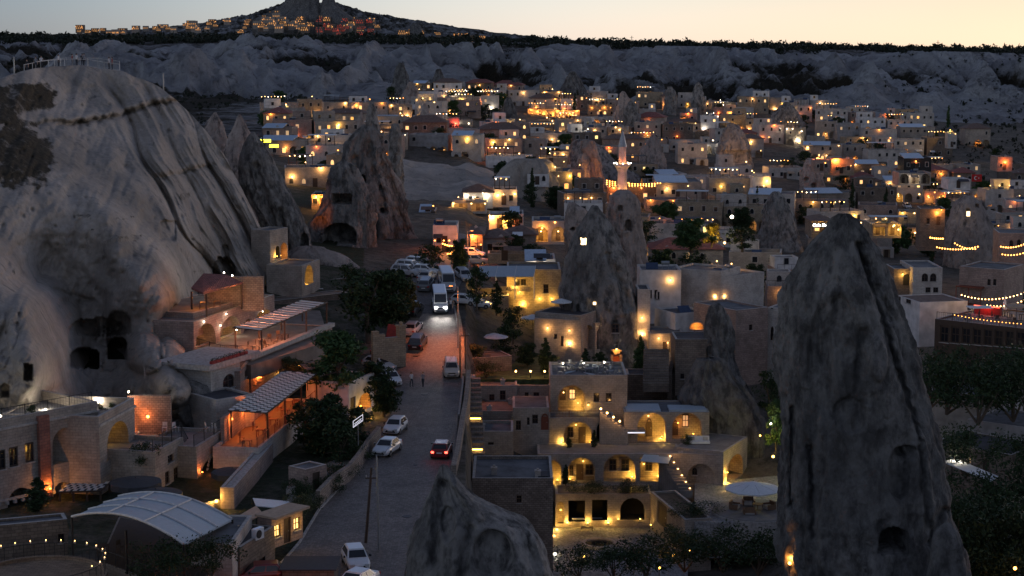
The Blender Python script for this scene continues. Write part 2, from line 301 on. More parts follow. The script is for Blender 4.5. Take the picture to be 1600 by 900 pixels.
# ---------------------------------------------------------------- ground
GC = np.array([-3000, 300, 450, 600, 727, 744, 880, 1000, 1200, 1350, 1600, 2000, 5000], float)
GT = [  # Y, z in each column
 (1,    [36]*13),
 (60,   [8]*13),
 (95,   [-1, -1, 0, 0, 0, -3, -4, -4, -2, -1, -4, -5, -5]),
 (130,  [-1, 0, 0, 0, 0, -7, -12, -13, -9, -3, -6, -8, -8]),
 (160,  [3, 0, 0, 0, 0, -9, -16, -16.4, -15, -8, -8, -8, -8]),
 (186,  [3, 3, 0, 0, 0, -9, -16.6, -16.6, -16.4, -10, -8, -8, -8]),
 (199,  [4, 4, 0, 0, 0, -8, -16.6, -16.6, -16.4, -10, -8, -8, -8]),
 (205,  [5, 5, 0, 0, 0, -7, -12.5, -12.8, -12.5, -9, -8, -8, -8]),
 (215,  [6, 6, 2, 1, 1, -4, -8.6, -8.6, -9, -8, -8, -8, -8]),
 (230,  [8, 8, 5, 3.2, 3.2, 0, -5, -6, -7, -7, -7, -8, -8]),
 (250,  [9, 9, 8, 5.8, 5.6, 3, -3, -4, -5, -6, -6, -7, -7]),
 (300,  [12, 12, 9, 7.2, 6.6, 5, 0, -3, -4, -6, -6, -7, -7]),
 (360,  [14, 14, 10, 7.5, 6.4, 5, 2, -4, -5, -6, -8, -9, -9]),
 (430,  [15, 15, 10, 8, 6, 5, 2, -2, -4, -7, -8, -9, -9]),
 (500,  [10, 10, 10, 9, 8, 6, 2, -3, -4, -7, -8, -9, -9]),
 (600,  [13, 13, 12.5, 12, 12, 10, 6, 2, 0, -4, -6, -7, -7]),
 (700,  [16, 16, 15.5, 15, 15, 14, 10, 8, 6, 3, 0, -2, -2]),
 (762,  [17, 17, 17, 16.5, 16, 15, 12, 11, 9, 5, 2, -1, -1]),
 (795,  [29, 29, 26, 20, 17, 15.5, 13.5, 12.5, 10, 6, 3, 0, 0]),
 (900,  [30, 30, 29, 24, 22, 20, 19, 18, 17, 15, 12, 8, 8]),
 (1000, [32, 32, 32, 30, 29, 27, 27, 26, 26, 24, 20, 16, 16]),
 (1150, [37, 37, 37, 36, 35.5, 34, 33.5, 33.5, 33, 32, 30.5, 28, 28]),
 (1450, [44, 42, 42, 41, 41, 40, 39.5, 38, 36, 34.5, 32.5, 30, 30]),
 (2000, [44, 44, 44, 43, 41, 40, 39, 36, 33, 31, 28, 26, 26]),
 (3000, [44, 44, 44, 44, 40, 38, 36, 33, 28, 26, 20, 18, 18]),
 (9000, [40, 40, 40, 40, 30, 20, 0, -10, -20, -20, -20, -20, -20]),
 (25000, [20]*6+[-80]*7)]
GY = np.array([g[0] for g in GT], float); GZ = np.array([g[1] for g in GT], float)
def ground_arr(x, y):
    x = np.asarray(x, float); y = np.asarray(y, float)
    i = np.clip(np.searchsorted(GY, y)-1, 0, len(GY)-2); f = np.clip((y-GY[i])/(GY[i+1]-GY[i]), 0, 1)
    c = x/(np.maximum(y, 1)*.99+4)*F+800
    j = np.clip(np.searchsorted(GC, c)-1, 0, len(GC)-2); g = np.clip((c-GC[j])/(GC[j+1]-GC[j]), 0, 1)
    return (GZ[i, j]*(1-f)*(1-g)+GZ[i+1, j]*f*(1-g)+GZ[i, j+1]*(1-f)*g+GZ[i+1, j+1]*f*g)
def gz(x, y): return float(ground_arr(x, y))
def gp(px, py, y0=100, y1=1400):
    """the place on the ground seen at a photo pixel"""
    Y = np.arange(y0, y1, .5); a, dy, dz = ray(px, py); s = Y/dy; Z = CAMZ+dz*s; G = ground_arr(a*s, Y)
    k = np.argmax(Z <= G)
    if Z[k] > G[k]: k = len(Y)-1
    return Vector((a*s[k], Y[k], float(G[k])))
glow('sign_white_on', (1, .95, .85), 5); flat('flag_red', (.45, .02, .02), .8, noise=.05)
# ================================================================ LAND
def build_ground():
    cols = np.concatenate([np.arange(-2600, -60, 110), np.arange(-60, 1660, 4.2), np.arange(1660, 4300, 110)])
    cols = np.unique(np.concatenate([cols, GC[1:-1]]))
    rows = np.concatenate([[1, 20, 40, 60, 78], np.arange(95, 262, 2.5), np.arange(262, 560, 4.0), np.arange(560, 1190, 2.4), np.arange(1190, 1520, 22), [1600, 1800, 2000, 2400, 3000, 4500, 9000, 25000]])
    rows = np.unique(np.concatenate([rows, GY[2:]]))
    Y, C = np.meshgrid(rows, cols, indexing='ij'); X = (C-800)/F*(np.maximum(Y, 1)*.99+4)
    lf = 1-sst(480, 620, C)
    wz = sst(740, 800, Y)*(1-sst(1120, 1190, Y)); Yw = Y+wz*(24*(ridged(X/34, Y/210, 0, 3, 91)-.5)+17*(ridged((X+.2*Y)/10, Y/150, 2, 3, 93)-.5)+8*(ridged((X-.3*Y)/4.5, Y/60, 3, 2, 95)-.5))
    Z = ground_arr(X, Yw)                       # the nearer white valley on the left
    st = 800-230*lf
    m = sst(0, 70, Y-st-150*lf)*(1-sst(1075, 1180, Y))
    wx = X+14*vn(X/60, Y/60, 0, 3); wy = Y+20*vn(X/70, Y/70, 4, 5)
    rid = ridged(wx/46, wy/120, 0, 4, 11); r2 = ridged((wx+.35*wy)/17, wy/60, 2, 3, 21)
    cone = 0
    for s_, sc_, hh in ((41, 34., 15.), (43, 22., 9.), (47, 60., 18.)):      # eroded cones standing in the gullies
        gx, gy = wx/sc_, wy/sc_; ix, iy = np.floor(gx).astype(np.int64), np.floor(gy).astype(np.int64); c_ = np.zeros_like(gx)
        for a in (-1, 0, 1):
            for b in (-1, 0, 1):
                jx, jy = ix+a, iy+b; ox = (_h(jx, jy, ix*0, s_)+1)/2; oy = (_h(jx, jy, ix*0+1, s_)+1)/2; on = _h(jx, jy, ix*0+2, s_) > .15
                d = np.hypot(gx-jx-ox, gy-jy-oy); c_ = np.maximum(c_, on*np.clip(1-d*1.9, 0, 1)**1.15)
        cone = np.maximum(cone, c_*hh)
    esc = sst(840, 960, Y)*(1-sst(1040, 1150, Y))*(1-.6*lf)
    flu = ridged((wx+.25*wy)/8.5, wy/42, 6, 3, 61)-.45; dz = m*((rid-.35)*10+(r2-.4)*5+flu*(2.2+2.6*esc)+esc*(rid-.3)*6+cone*(.8-.45*lf)*(1-.45*esc)+fbm(X/9, Y/9, 1, 3, 9)*1.4)
    dz += 2.2*fbm(X/120, Y/120, 3, 3, 2)*sst(1150, 1300, Y)+.25*fbm(X/6, Y/6, 0, 3, 6)*((C > 760) | (C < 420))*(Y > 262)
    pale = sst(600, 625, C+6*vn(Y/9, 0, 0, 2))*(1-sst(765, 790, C+9*vn(Y/11, 3, 0, 2)))*sst(368, 376, Y)*(1-sst(452, 462, Y+8*vn(X/8, 0, 0, 4))); brown = sst(600, 640, C)*(1-sst(770, 800, C))*sst(445, 465, Y)*(1-sst(540, 560, Y))
    dz += pale*(2.4*(ridged(X/20, Y/26, 1, 4, 81)-.3)+1.2*sst(372, 400, Y)+.5*fbm(X/4, Y/4, 0, 3, 82))+brown*(3.2*fbm(X/26, Y/20, 1, 4, 83)+1.0)
    Z2 = Z+dz
    cap = 40-(np.interp(C, [-100, 0, 250, 330, 420, 600, 700, 800, 1000, 1300, 1600, 1700], [50, 50, 46, 46, 46, 60, 65, 66, 70, 77, 82, 83])-62)*Y/2795   # highest line the plateau reaches
    Z2 = np.where((Y > 700) & (Y < 5000), np.minimum(Z2, cap+.4*vn(X/30, Y/30, 0, 8)), Z2)
    gy_, gx_ = np.gradient(Z2); sl = np.abs(gy_)/np.gradient(rows)[:, None]
    low = fbm(X/70, Y/110, 5, 4, 31); lo2 = fbm(X/26, Y/40, 5, 4, 33)
    veg = .275+.38*low+.34*lo2-.34*np.clip((dz-2)/10, -1, 1)*m-.16*flu*m
    veg = np.where(Y > 1140, .55+.2*low, veg); veg = np.where(Y < st, .42*(1-pale)+.12*pale, veg); veg = np.where((Y < 765) & (lf > .3), .60+.3*low, veg); veg -= .16*sst(765, 785, Y)*(1-sst(830, 880, Y))*lf; veg += .30*lf*sst(860, 900, Y)*(1-sst(980, 1020, Y))
    V = np.stack([X, Y, Z2], -1).reshape(-1, 3); Fq = gridfaces(len(rows), len(cols))
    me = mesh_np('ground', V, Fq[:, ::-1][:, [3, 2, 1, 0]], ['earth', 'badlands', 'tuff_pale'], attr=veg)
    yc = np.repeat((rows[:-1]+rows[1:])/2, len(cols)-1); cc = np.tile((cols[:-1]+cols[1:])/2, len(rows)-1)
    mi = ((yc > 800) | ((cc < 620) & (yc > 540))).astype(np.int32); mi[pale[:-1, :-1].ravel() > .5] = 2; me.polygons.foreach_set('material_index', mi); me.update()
    link('ground', me, kind='structure')
    def smp(A, C_, Y_):
        i = np.clip(np.searchsorted(rows, Y_)-1, 0, len(rows)-2); j = np.clip(np.searchsorted(cols, C_)-1, 0, len(cols)-2); f = (Y_-rows[i])/(rows[i+1]-rows[i]); g = (C_-cols[j])/(cols[j+1]-cols[j])
        return A[i, j]*(1-f)*(1-g)+A[i+1, j]*f*(1-g)+A[i, j+1]*(1-f)*g+A[i+1, j+1]*f*g
    return (lambda X_, Y_: smp(Z2, X_/(Y_*.99+4)*F+800, Y_)), (lambda PX_, Y_: smp(veg, PX_, Y_))
HZ, HV = build_ground()

def road_sheet():
    prof = [(900, 425, 655), (880, 446, 660), (850, 470, 668), (800, 500, 684), (750, 545, 700), (700, 582, 712), (650, 610, 716), (600, 600, 722), (575, 585, 722), (545, 585, 721), (530, 634, 718), (500, 655, 713), (480, 664, 709), (460, 640, 714), (440, 630, 722), (425, 612, 732), (410, 640, 735), (395, 672, 745), (380, 690, 742), (365, 695, 722)]
    L = [gp(p[1], p[0]) for p in prof]; Rr = [gp(p[2], p[0]) for p in prof]
    L.insert(0, L[0]+Vector((-14, -45, 0))); Rr.insert(0, Rr[0]+Vector((-8, -40, 0)))
    mb = MB(); N = 12; rowsv = []
    for k in range(len(L)-1):
        for q in range(8):
            t = q/8; rowsv.append((L[k].lerp(L[k+1], t), Rr[k].lerp(Rr[k+1], t)))
    rowsv.append((L[-1], Rr[-1])); vs = []
    for l, r in rowsv:
        for i in range(N+1):
            p = l.lerp(r, i/N); vs.append((p.x, p.y, gz(p.x, p.y)+.06))
    mb.add(vs, [(a*(N+1)+i, a*(N+1)+i+1, (a+1)*(N+1)+i+1, (a+1)*(N+1)+i) for a in range(len(rowsv)-1) for i in range(N)])
    return obj('road', mb, 'cobbles', kind='structure', smooth=True), rowsv
cobble('cobbles', (.105, .09, .082), (.185, .16, .146)); cobble('cobble_court', (.24, .235, .235), (.34, .33, .325), 2.4)
road, ROWS = road_sheet()
def strip(name, pts, w, h, m, kind='structure', z0=-.5, **k):
    """a low wall or kerb that follows a line of ground points"""
    mb = MB(); n = len(pts); vs = []
    for i, p in enumerate(pts):
        a = pts[max(i-1, 0)]; b = pts[min(i+1, n-1)]; d = Vector((b.x-a.x, b.y-a.y, 0)).normalized(); s = Vector((-d.y, d.x, 0))*w/2
        for q in (p-s, p+s):
            vs += [(q.x, q.y, p.z+z0), (q.x, q.y, p.z+h)]
    fs = []
    for i in range(n-1):
        b = i*4; c = b+4
        fs += [(b, b+1, c+1, c), (b+1, b+3, c+3, c+1), (b+3, b+2, c+2, c+3)]
    fs += [(0, 2, 3, 1), ((n-1)*4, (n-1)*4+1, (n-1)*4+3, (n-1)*4+2)]
    mb.add(vs, fs); return obj(name, mb, m, kind=kind, **k)
strip('kerb', [l.lerp(r, -.01) for l, r in ROWS[0:52:2]], .22, .14, 'coping')
strip('kerb', [l.lerp(r, 1.01) for l, r in ROWS[56:112:2]], .22, .13, 'coping')
# iron covers let into the road
for (px, py, r) in ((636, 809, .42), (663, 618, .38), (650, 558, .4), (649, 729, .2)):
    p = gp(px, py); mb = MB(); mb.lathe([(r, 0), (r, .03), (r*.8, .035)], 18); o = obj('manhole_cover', mb, 'metal_dark', loc=(p.x, p.y, p.z+.05))
    tag(o, {636: 'round iron manhole cover in the road beside the utility pole foot', 663: 'round manhole cover in the road below the two standing people', 650: 'pale worn manhole cover in the road beside the dark parked hatchback', 649: 'small round iron cover in the road left of the dark red car'}[px], 'manhole cover')

def rock(name, label, Y, prof, m, ratio=.85, nth=96, nz=None, amp=.06, flute=.04, dents=(), seed=0, base=None, lean=0, group=None, cat='rock formation', sq=2.2, kind=None, rough=None, vegf=None, cleft=()):
    """a weathered rock raised from its outline at distance Y: outline rows (photo row, left, right) give the height, middle and half width"""
    rough = rough if rough is not None else max(.35, Y/620)
    prof = sorted(prof); zs = np.array([zat(p[0], Y) for p in prof]); xl = np.array([at(p[1], p[0], Y).x for p in prof]); xr = np.array([at(p[2], p[0], Y).x for p in prof])
    cx, rx = (xl+xr)/2, (xr-xl)/2
    gb = gz(cx[-1], Y)-2.5 if base is None else base
    if gb < zs[-1]: zs = np.append(zs, gb); rx = np.append(rx, rx[-1]*1.06); cx = np.append(cx, cx[-1])
    H = zs[0]-zs[-1]; nz = nz or int(max(24, min(200, nth*H/(2.2*max(rx))*.55)))
    t = np.linspace(0, 1, nz)**1.15; z = zs[0]-H*t
    C = np.interp(-z, -zs, cx); Rx = np.interp(-z, -zs, rx)
    if nz > 30:
        ker = np.array([1, 2, 3, 2, 1.])/9
        C = np.convolve(np.pad(C, 2, 'edge'), ker, 'valid'); Rx = np.convolve(np.pad(Rx, 2, 'edge'), ker, 'valid')
    th = np.linspace(0, 2*np.pi, nth, endpoint=False); T, Zz = np.meshgrid(th, z); Cc = C[:, None]; Rr = Rx[:, None]; mr = max(rx)
    ct, stn = np.cos(T), np.sin(T); k = (np.abs(ct)**sq+np.abs(stn)**sq)**(-1/sq)
    ux, uy = ct*k, stn*k; sx = seed*13.7
    f1 = fbm(ux*1.6+sx, uy*1.6, Zz/mr*.8, 4, seed); fl = ridged(ux*3.4+sx, uy*3.4, Zz/mr*.35, 3, seed+5)-.45; fq = min(1, .35/rough*1.6); f2 = fbm(ux*mr*.9*fq+sx, uy*mr*.9*fq, Zz*.7*fq, 5, seed+9, .6)
    rr = Rr*(1+amp*2.0*f1+flute*fl*1.6)+rough*f2*np.minimum(1, Rr/1.5)
    rr = np.maximum(rr, .02)
    X = Cc+rr*ux; Yy = Y+rr*uy*ratio+lean*(zs[0]-Zz)
    Zo = Zz+.5*rough*vn(ux*mr+3, uy*mr, Zz, seed+2)
    PX, PY = proj(X, Yy, Zo); front = (uy < .1)
    for (dx, dy, dw, dh, dd, *sh) in dents:
        a = np.abs(PX-dx)/(dw/2); b = (PY-dy)/(dh/2)
        if sh and sh[0] == 'arch': ins = (a < 1) & (b < 1) & (np.where(b < 0, a*a+b*b, a*a) < 1)
        elif sh and sh[0] == 'box': ins = (a < 1) & (np.abs(b) < 1)
        else:
            q = np.sqrt(a*a+b*b); Yy = Yy+np.where(front, dd*(1-sst(.75, 1.0, q)), 0); continue
        Yy = Yy+np.where(front & ins, dd, 0)
    for (x0, y0, x1, y1, wd, dd) in cleft:
        L2 = (x1-x0)**2+(y1-y0)**2; tt = np.clip(((PX-x0)*(x1-x0)+(PY-y0)*(y1-y0))/L2, 0, 1)
        q = np.hypot(PX-x0-tt*(x1-x0)+3*vn(PX/9, PY/9, 0, 4), PY-y0-tt*(y1-y0)); Yy = Yy+np.where(front, dd*np.exp(-(q/wd)**2), 0)
    V = np.stack([X, Yy, Zo], -1); V[0] = V[0]*.35+np.array([C[0], Y, zs[0]+.1])*.65
    Vf = V.reshape(-1, 3); Fq = gridfaces(nz, nth, True)[:, ::-1]
    vg = None
    if vegf is not None: vg = vegf(PX, PY, V).ravel()
    Vf = np.vstack([Vf, [[C[0], Y+lean*0, zs[0]+.12]]]); n0 = len(Vf)-1
    capf = np.array([[i, (i+1) % nth, n0, n0] for i in range(nth)])
    me = mesh_np(name, Vf, Fq, m, attr=None if vg is None else np.append(vg, 0))
    o = link(name, me, label=label, cat=cat, group=group)
    if kind: o['kind'] = kind; 
    return o

# ---- castle hill far behind, its rock castle, houses and lamps
CY = 3000
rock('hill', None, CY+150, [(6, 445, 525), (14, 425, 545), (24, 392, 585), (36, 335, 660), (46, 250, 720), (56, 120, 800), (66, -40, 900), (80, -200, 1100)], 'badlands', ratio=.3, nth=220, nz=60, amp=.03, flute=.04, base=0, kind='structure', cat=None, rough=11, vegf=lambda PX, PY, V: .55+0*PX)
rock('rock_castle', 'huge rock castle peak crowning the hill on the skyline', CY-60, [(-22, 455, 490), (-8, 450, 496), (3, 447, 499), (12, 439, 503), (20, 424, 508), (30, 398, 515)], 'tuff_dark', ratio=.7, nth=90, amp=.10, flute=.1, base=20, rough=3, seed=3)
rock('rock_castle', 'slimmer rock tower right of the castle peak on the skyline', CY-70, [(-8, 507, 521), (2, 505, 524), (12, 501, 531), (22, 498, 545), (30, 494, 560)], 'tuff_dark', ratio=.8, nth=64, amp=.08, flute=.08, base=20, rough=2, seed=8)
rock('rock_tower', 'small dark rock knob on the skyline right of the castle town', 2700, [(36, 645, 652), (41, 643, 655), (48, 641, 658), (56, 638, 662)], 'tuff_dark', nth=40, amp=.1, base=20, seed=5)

# ---- the big pale cliff on the left
def rbf(P, D, Q):
    P = np.array(P, float)/100; D = np.array(D, float); Q = Q/100
    def ph(a, b): r2 = ((a[:, None]-b[None])**2).sum(-1)+1e-9; return .5*r2*np.log(r2)
    n = len(P); A = np.zeros((n+3, n+3)); A[:n, :n] = ph(P, P)+np.eye(n)*.04; A[:n, n] = 1; A[:n, n+1:] = P; A[n:, :n] = A[:n, n:].T
    c = np.linalg.solve(A, np.append(D, [0, 0, 0])); return ph(Q, P) @ c[:n]+c[n]+Q @ c[n+1:]
CP = [(-60, 130, 222), (0, 120, 228), (100, 104, 246), (190, 112, 252), (275, 155, 254), (330, 215, 252), (380, 290, 250), (425, 385, 246), (445, 470, 240), (445, 600, 236),
      (0, 200, 214), (0, 300, 198), (100, 190, 230), (100, 250, 216), (170, 320, 211), (200, 220, 236), (250, 250, 234), (330, 330, 238), (380, 420, 236), (300, 260, 243),
      (0, 400, 186), (90, 415, 202), (50, 360, 195), (160, 330, 206), (200, 400, 200), (250, 430, 198), (275, 470, 199), (285, 520, 206), (100, 470, 197), (180, 520, 198), (150, 440, 200), (60, 440, 196),
      (40, 470, 172), (0, 470, 170), (0, 420, 178), (0, 540, 164), (60, 563, 163), (95, 620, 168), (0, 640, 160), (110, 520, 190), (150, 575, 192), (200, 580, 188), (255, 560, 182), (300, 600, 179), (220, 650, 180), (300, 680, 184), (120, 680, 176), (330, 560, 206), (360, 500, 228), (420, 520, 234), (300, 400, 224), (315, 450, 226), (400, 660, 225), (0, 700, 158), (440, 700, 225), (-60, 400, 176), (-60, 600, 158)]
def cliff():
    TOPX = [-80, 0, 30, 80, 130, 190, 215, 250, 275, 300, 330, 355, 375, 400, 425, 440, 450]; TOPY = [136, 122, 112, 104, 103, 111, 121, 137, 155, 180, 215, 250, 290, 340, 388, 430, 520]
    px = np.arange(-70, 450.1, 1.9); nv = 300; v = np.linspace(0, 1, nv)
    top = np.interp(px, TOPX, TOPY)+1.5*vn(px/14, 0, 0, 5); PX, Vv = np.meshgrid(px, v); PY = top[None]*(1-Vv)+720*Vv
    D = rbf([p[:2] for p in CP], [p[2] for p in CP], np.stack([PX.ravel(), PY.ravel()], 1)).reshape(PX.shape)
    # flutes that run down the right-hand face
    s = PX-.56*PY+5*vn(PX/60, PY/60, 0, 1); reg = sst(42, 88, s)*sst(118, 190, PY+.1*PX)
    fl = np.abs(np.sin(s/23*np.pi/2+.9*vn(s/40, PY/160, 0, 7)))**.7; D -= reg*(fl-.6)*5.6*(.55+.45*vn(s/30, PY/110, 2, 9))
    fl2 = ridged(s/14, PY/90, 0, 3, 15); D -= reg*(fl2-.4)*1.3
    up = (1-sst(165, 195, PY+.28*(PX-130)))*sst(60, 130, PX); D -= up*(np.abs(np.sin((PX-.9*PY)/19))-.5)*1.1
    # rock ledges: a notch with the layer above it standing proud
    for (xs, ys, dd) in (([90, 135, 190, 240, 282, 320], [196, 188, 180, 161, 156, 158], 1.7), ([60, 90, 120, 135], [192, 190, 190, 189], 1.1), ([250, 262, 285, 312, 330], [276, 273, 268, 262, 262], 1.0), ([0, 60, 150], [430, 445, 470], .5)):
        yl = np.interp(PX, xs, ys)+2.2*vn(PX/7, 0, 0, 13); inx = sst(xs[0]-8, xs[0]+6, PX)*(1-sst(xs[-1]-6, xs[-1]+8, PX))
        D += inx*dd*(np.exp(-((PY-yl-1)/2.6)**2)*1.2-np.exp(-((PY-yl+8)/7)**2)*.8)
    D -= 5.5*np.exp(-((PX-(150+.42*(PY-300)))/26)**2)*sst(270, 320, PY)*(1-sst(430, 500, PY))*.5
    # boulders and lumps at the foot
    for (bx, by, rx, ry, h) in ((226, 552, 32, 34, 6), (275, 545, 24, 30, 6), (262, 600, 40, 40, 5), (205, 610, 30, 30, 3), (300, 632, 40, 30, 3), (70, 520, 60, 90, 3), (20, 590, 50, 60, 2.5)):
        q = ((PX-bx)/rx)**2+((PY-by)/ry)**2; D -= h*np.clip(1-q, 0, 1)**.6
    lf_ = 1-.55*reg; D -= lf_*(1.9*fbm(PX/60, PY/60, 0, 3, 51)+.55*fbm(PX/18, PY/18, 0, 4, 52))+.16*fbm(PX/5, PY/5, 0, 3, 53)
    D += 1.2*(ridged(PX/30+PY/80, PY/60, 3, 3, 55)-.5)*(1-reg)
    # caves cut into the face
    def cut(x, y, w, h, d, arch=1):
        nonlocal D
        a = np.abs(PX-x)/(w/2); b = (PY-y)/(h/2)+.12*vn(PX/6, PY/6, 0, 3); ins = (a < 1) & (np.abs(b) < 1) & ((b > 0) | (a**2.5+np.abs(b)**2.5 < 1) | (not arch)); D = D+ins*d
    cut(152, 520, 90, 46, 2.2); cut(133, 560, 46, 32, 9); cut(184, 544, 30, 34, 9); cut(186, 506, 38, 36, 3.4); cut(136, 512, 40, 26, 2); cut(44, 582, 12, 26, 4, 0); cut(8, 610, 14, 22, 3)
    cut(330, 470, 60, 50, 8); cut(350, 425, 36, 46, 5); cut(352, 398, 14, 30, 1.5); cut(415, 468, 12, 40, 5); cut(262, 360, 24, 30, 1.5, 0); cut(274, 485, 7, 20, 2)
    for i in range(16): cut(150+3*(i % 5)*2.0+RND.uniform(-1, 1), 512+6*(i//5), 3.4, 3.6, .9, 0)
    for _ in range(120):
        x, y = RND.uniform(0, 430), RND.uniform(130, 600); D += .8*np.exp(-((PX-x)**2+(PY-y)**2)/RND.uniform(3, 14))
    a, dy, dz = ray(PX, PY); sc = D/dy; V = np.stack([a*sc, D, CAMZ+dz*sc], -1)
    back = []                                         # the crown rounds over and falls away behind
    for k in range(1, 16):
        b = V[0].copy(); g = k/15; b[:, 1] += 2.2*k+g*g*40; b[:, 2] -= .05*k+g*g*24+.5*vn(b[:, 0]/3, b[:, 1]/3, 0, 3)*min(1, k/4); b[:, 0] -= g*14; back.append(b)
    rightback = None
    A = np.concatenate([np.array(back[::-1]), V], 0)
    # the right-hand edge turns back into the hill
    ex = []
    for k in range(1, 9):
        c = A[:, -1].copy(); c[:, 1] += 1.2*k*k*.5; c[:, 0] += -.03*k*k; ex.append(c)
    A = np.concatenate([A, np.stack(ex, 1)], 1)
    veg = np.zeros(A.shape[:2])+.02
    nb = len(back); soil = np.maximum(sst(150, 40, PX+.0*PY)*0, 0)
    d1 = (PX-35)/62; d2 = (PY-165)/44; e1 = (PX-30)/60; e2 = (PY-245)/60
    q = np.maximum(1-(np.abs(d1)**2.2+np.abs(d2)**2.2), 1-(np.abs(e1)**2.2+np.abs(e2)**2.2))+.5*fbm(PX/22, PY/14, 0, 4, 71)
    soil = .66*sst(-.35, .6, q+.25*fbm(PX/6, PY/5, 3, 3, 72))*(1-.8*np.exp(-((PY-182)/9)**2)*sst(15, 60, PX))
    soil = np.maximum(soil, .5*sst(.30, .42, fbm(PX/26, PY/17, 2, 4, 77))*(PY > 300)*(PX < 330)*(.5+.5*(vn(PX/60, PY/60, 0, 6) > .25)))
    veg[nb:, :PX.shape[1]] = soil; veg[:nb] = .45
    me = mesh_np('cliff', A.reshape(-1, 3), gridfaces(*A.shape[:2]), 'tuff_pale', attr=veg.ravel())
    link('cliff', me, kind='structure')
    def zc(x, y):  # depth of the face at a photo pixel
        j = int(np.clip(round((x+70)/1.9), 0, PX.shape[1]-1)); i = int(np.argmin(np.abs(PY[:, j]-y))); return D[i, j]
    return zc, (px, top, D)
CLD, CTOP = cliff()

# ---- single fairy chimneys and rock masses
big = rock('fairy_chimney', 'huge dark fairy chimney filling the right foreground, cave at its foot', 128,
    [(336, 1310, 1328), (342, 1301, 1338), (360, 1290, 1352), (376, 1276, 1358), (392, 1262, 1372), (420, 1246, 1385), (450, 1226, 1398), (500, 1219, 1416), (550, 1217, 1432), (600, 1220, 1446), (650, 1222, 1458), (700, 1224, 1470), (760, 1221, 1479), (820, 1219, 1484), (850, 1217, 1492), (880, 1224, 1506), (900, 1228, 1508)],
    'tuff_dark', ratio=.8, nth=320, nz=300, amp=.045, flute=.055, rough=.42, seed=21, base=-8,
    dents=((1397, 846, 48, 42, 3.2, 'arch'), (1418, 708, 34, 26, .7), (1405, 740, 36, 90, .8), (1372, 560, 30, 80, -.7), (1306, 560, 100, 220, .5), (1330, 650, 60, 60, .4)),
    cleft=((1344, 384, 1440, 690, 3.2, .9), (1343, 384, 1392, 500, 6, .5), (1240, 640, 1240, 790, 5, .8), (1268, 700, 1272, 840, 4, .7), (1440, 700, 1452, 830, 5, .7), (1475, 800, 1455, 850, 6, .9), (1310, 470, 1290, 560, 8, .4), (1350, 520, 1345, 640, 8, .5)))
rock('rock_lump', 'rounded rock lump leaning against the right foot of the huge chimney', 121, [(818, 1474, 1484), (830, 1462, 1496), (850, 1458, 1504), (880, 1455, 1508), (900, 1452, 1512)], 'tuff_dark', nth=90, amp=.08, flute=.06, seed=4, base=-8)
rock('fairy_chimney', 'pale pointed fairy chimney at the bottom centre foreground', 104,
    [(728, 688, 697), (740, 683, 710), (755, 676, 722), (775, 668, 742), (790, 661, 770), (806, 655, 806), (812, 651, 822), (830, 644, 838), (860, 634, 851), (885, 630, 860), (910, 626, 868)],
    'tuff_grey', ratio=.8, nth=240, nz=170, amp=.05, flute=.03, rough=.3, seed=33, base=-4, dents=((770, 870, 70, 90, .9), (700, 820, 26, 60, .5)), cleft=((712, 752, 748, 806, 8, -.8), (690, 760, 676, 880, 10, .6), (735, 830, 720, 900, 8, .6), (838, 830, 850, 890, 9, -.7)))
rock('fairy_chimney', 'tall grey fairy chimney with a lit window, centre of the village', 246,
    [(322, 924, 934), (332, 918, 942), (346, 909, 952), (370, 896, 964), (400, 886, 976), (430, 880, 984), (460, 877, 992), (500, 879, 998), (530, 884, 1000), (560, 886, 1004), (580, 888, 1008)],
    'tuff_grey', ratio=.8, nth=220, nz=200, amp=.055, flute=.06, rough=.4, seed=41,
    dents=((912, 378, 8, 10, 1.2, 'box'), (961, 507, 10, 11, .8, 'box'), (963, 557, 9, 18, .7, 'arch'), (903, 483, 7, 16, .8, 'arch')), cleft=((950, 400, 985, 480, 6, .8), (905, 420, 930, 500, 8, .6), (975, 500, 968, 575, 6, .8)))
rock('rock_mass', 'pale split rock shoulder left behind the lit window chimney', 262, [(317, 888, 899), (326, 884, 914), (345, 882, 924), (365, 882, 934), (400, 886, 945), (450, 890, 950)], 'tuff_pink', nth=120, amp=.08, flute=.12, seed=45, dents=((895, 358, 8, 6, 1.5),))
rock('rock_mass', 'pale pinkish boulder ridge with a cave hole right behind the lit window chimney', 285, [(297, 966, 984), (306, 952, 995), (325, 946, 1002), (350, 947, 1004), (385, 950, 1008), (410, 952, 1012)], 'tuff_pink', nth=120, amp=.12, flute=.12, seed=46, dents=((982, 352, 10, 18, 2, 'arch'), (970, 325, 7, 9, 1.5, 'arch')))
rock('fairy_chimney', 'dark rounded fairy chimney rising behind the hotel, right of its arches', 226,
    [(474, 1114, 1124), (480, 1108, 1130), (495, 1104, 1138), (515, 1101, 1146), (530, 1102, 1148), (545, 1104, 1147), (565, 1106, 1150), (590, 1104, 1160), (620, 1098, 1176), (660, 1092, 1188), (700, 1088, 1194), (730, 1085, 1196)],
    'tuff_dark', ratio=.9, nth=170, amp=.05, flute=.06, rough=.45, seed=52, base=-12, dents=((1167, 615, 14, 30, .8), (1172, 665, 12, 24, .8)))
rock('rock_slope', 'broken grey rock slope at the foot of the dark rounded chimney', 214, [(560, 1090, 1130), (590, 1075, 1150), (620, 1062, 1172), (660, 1090, 1192), (705, 1086, 1198)], 'tuff_dark', ratio=.6, nth=130, amp=.12, flute=.12, seed=57, base=-12, rough=.6)
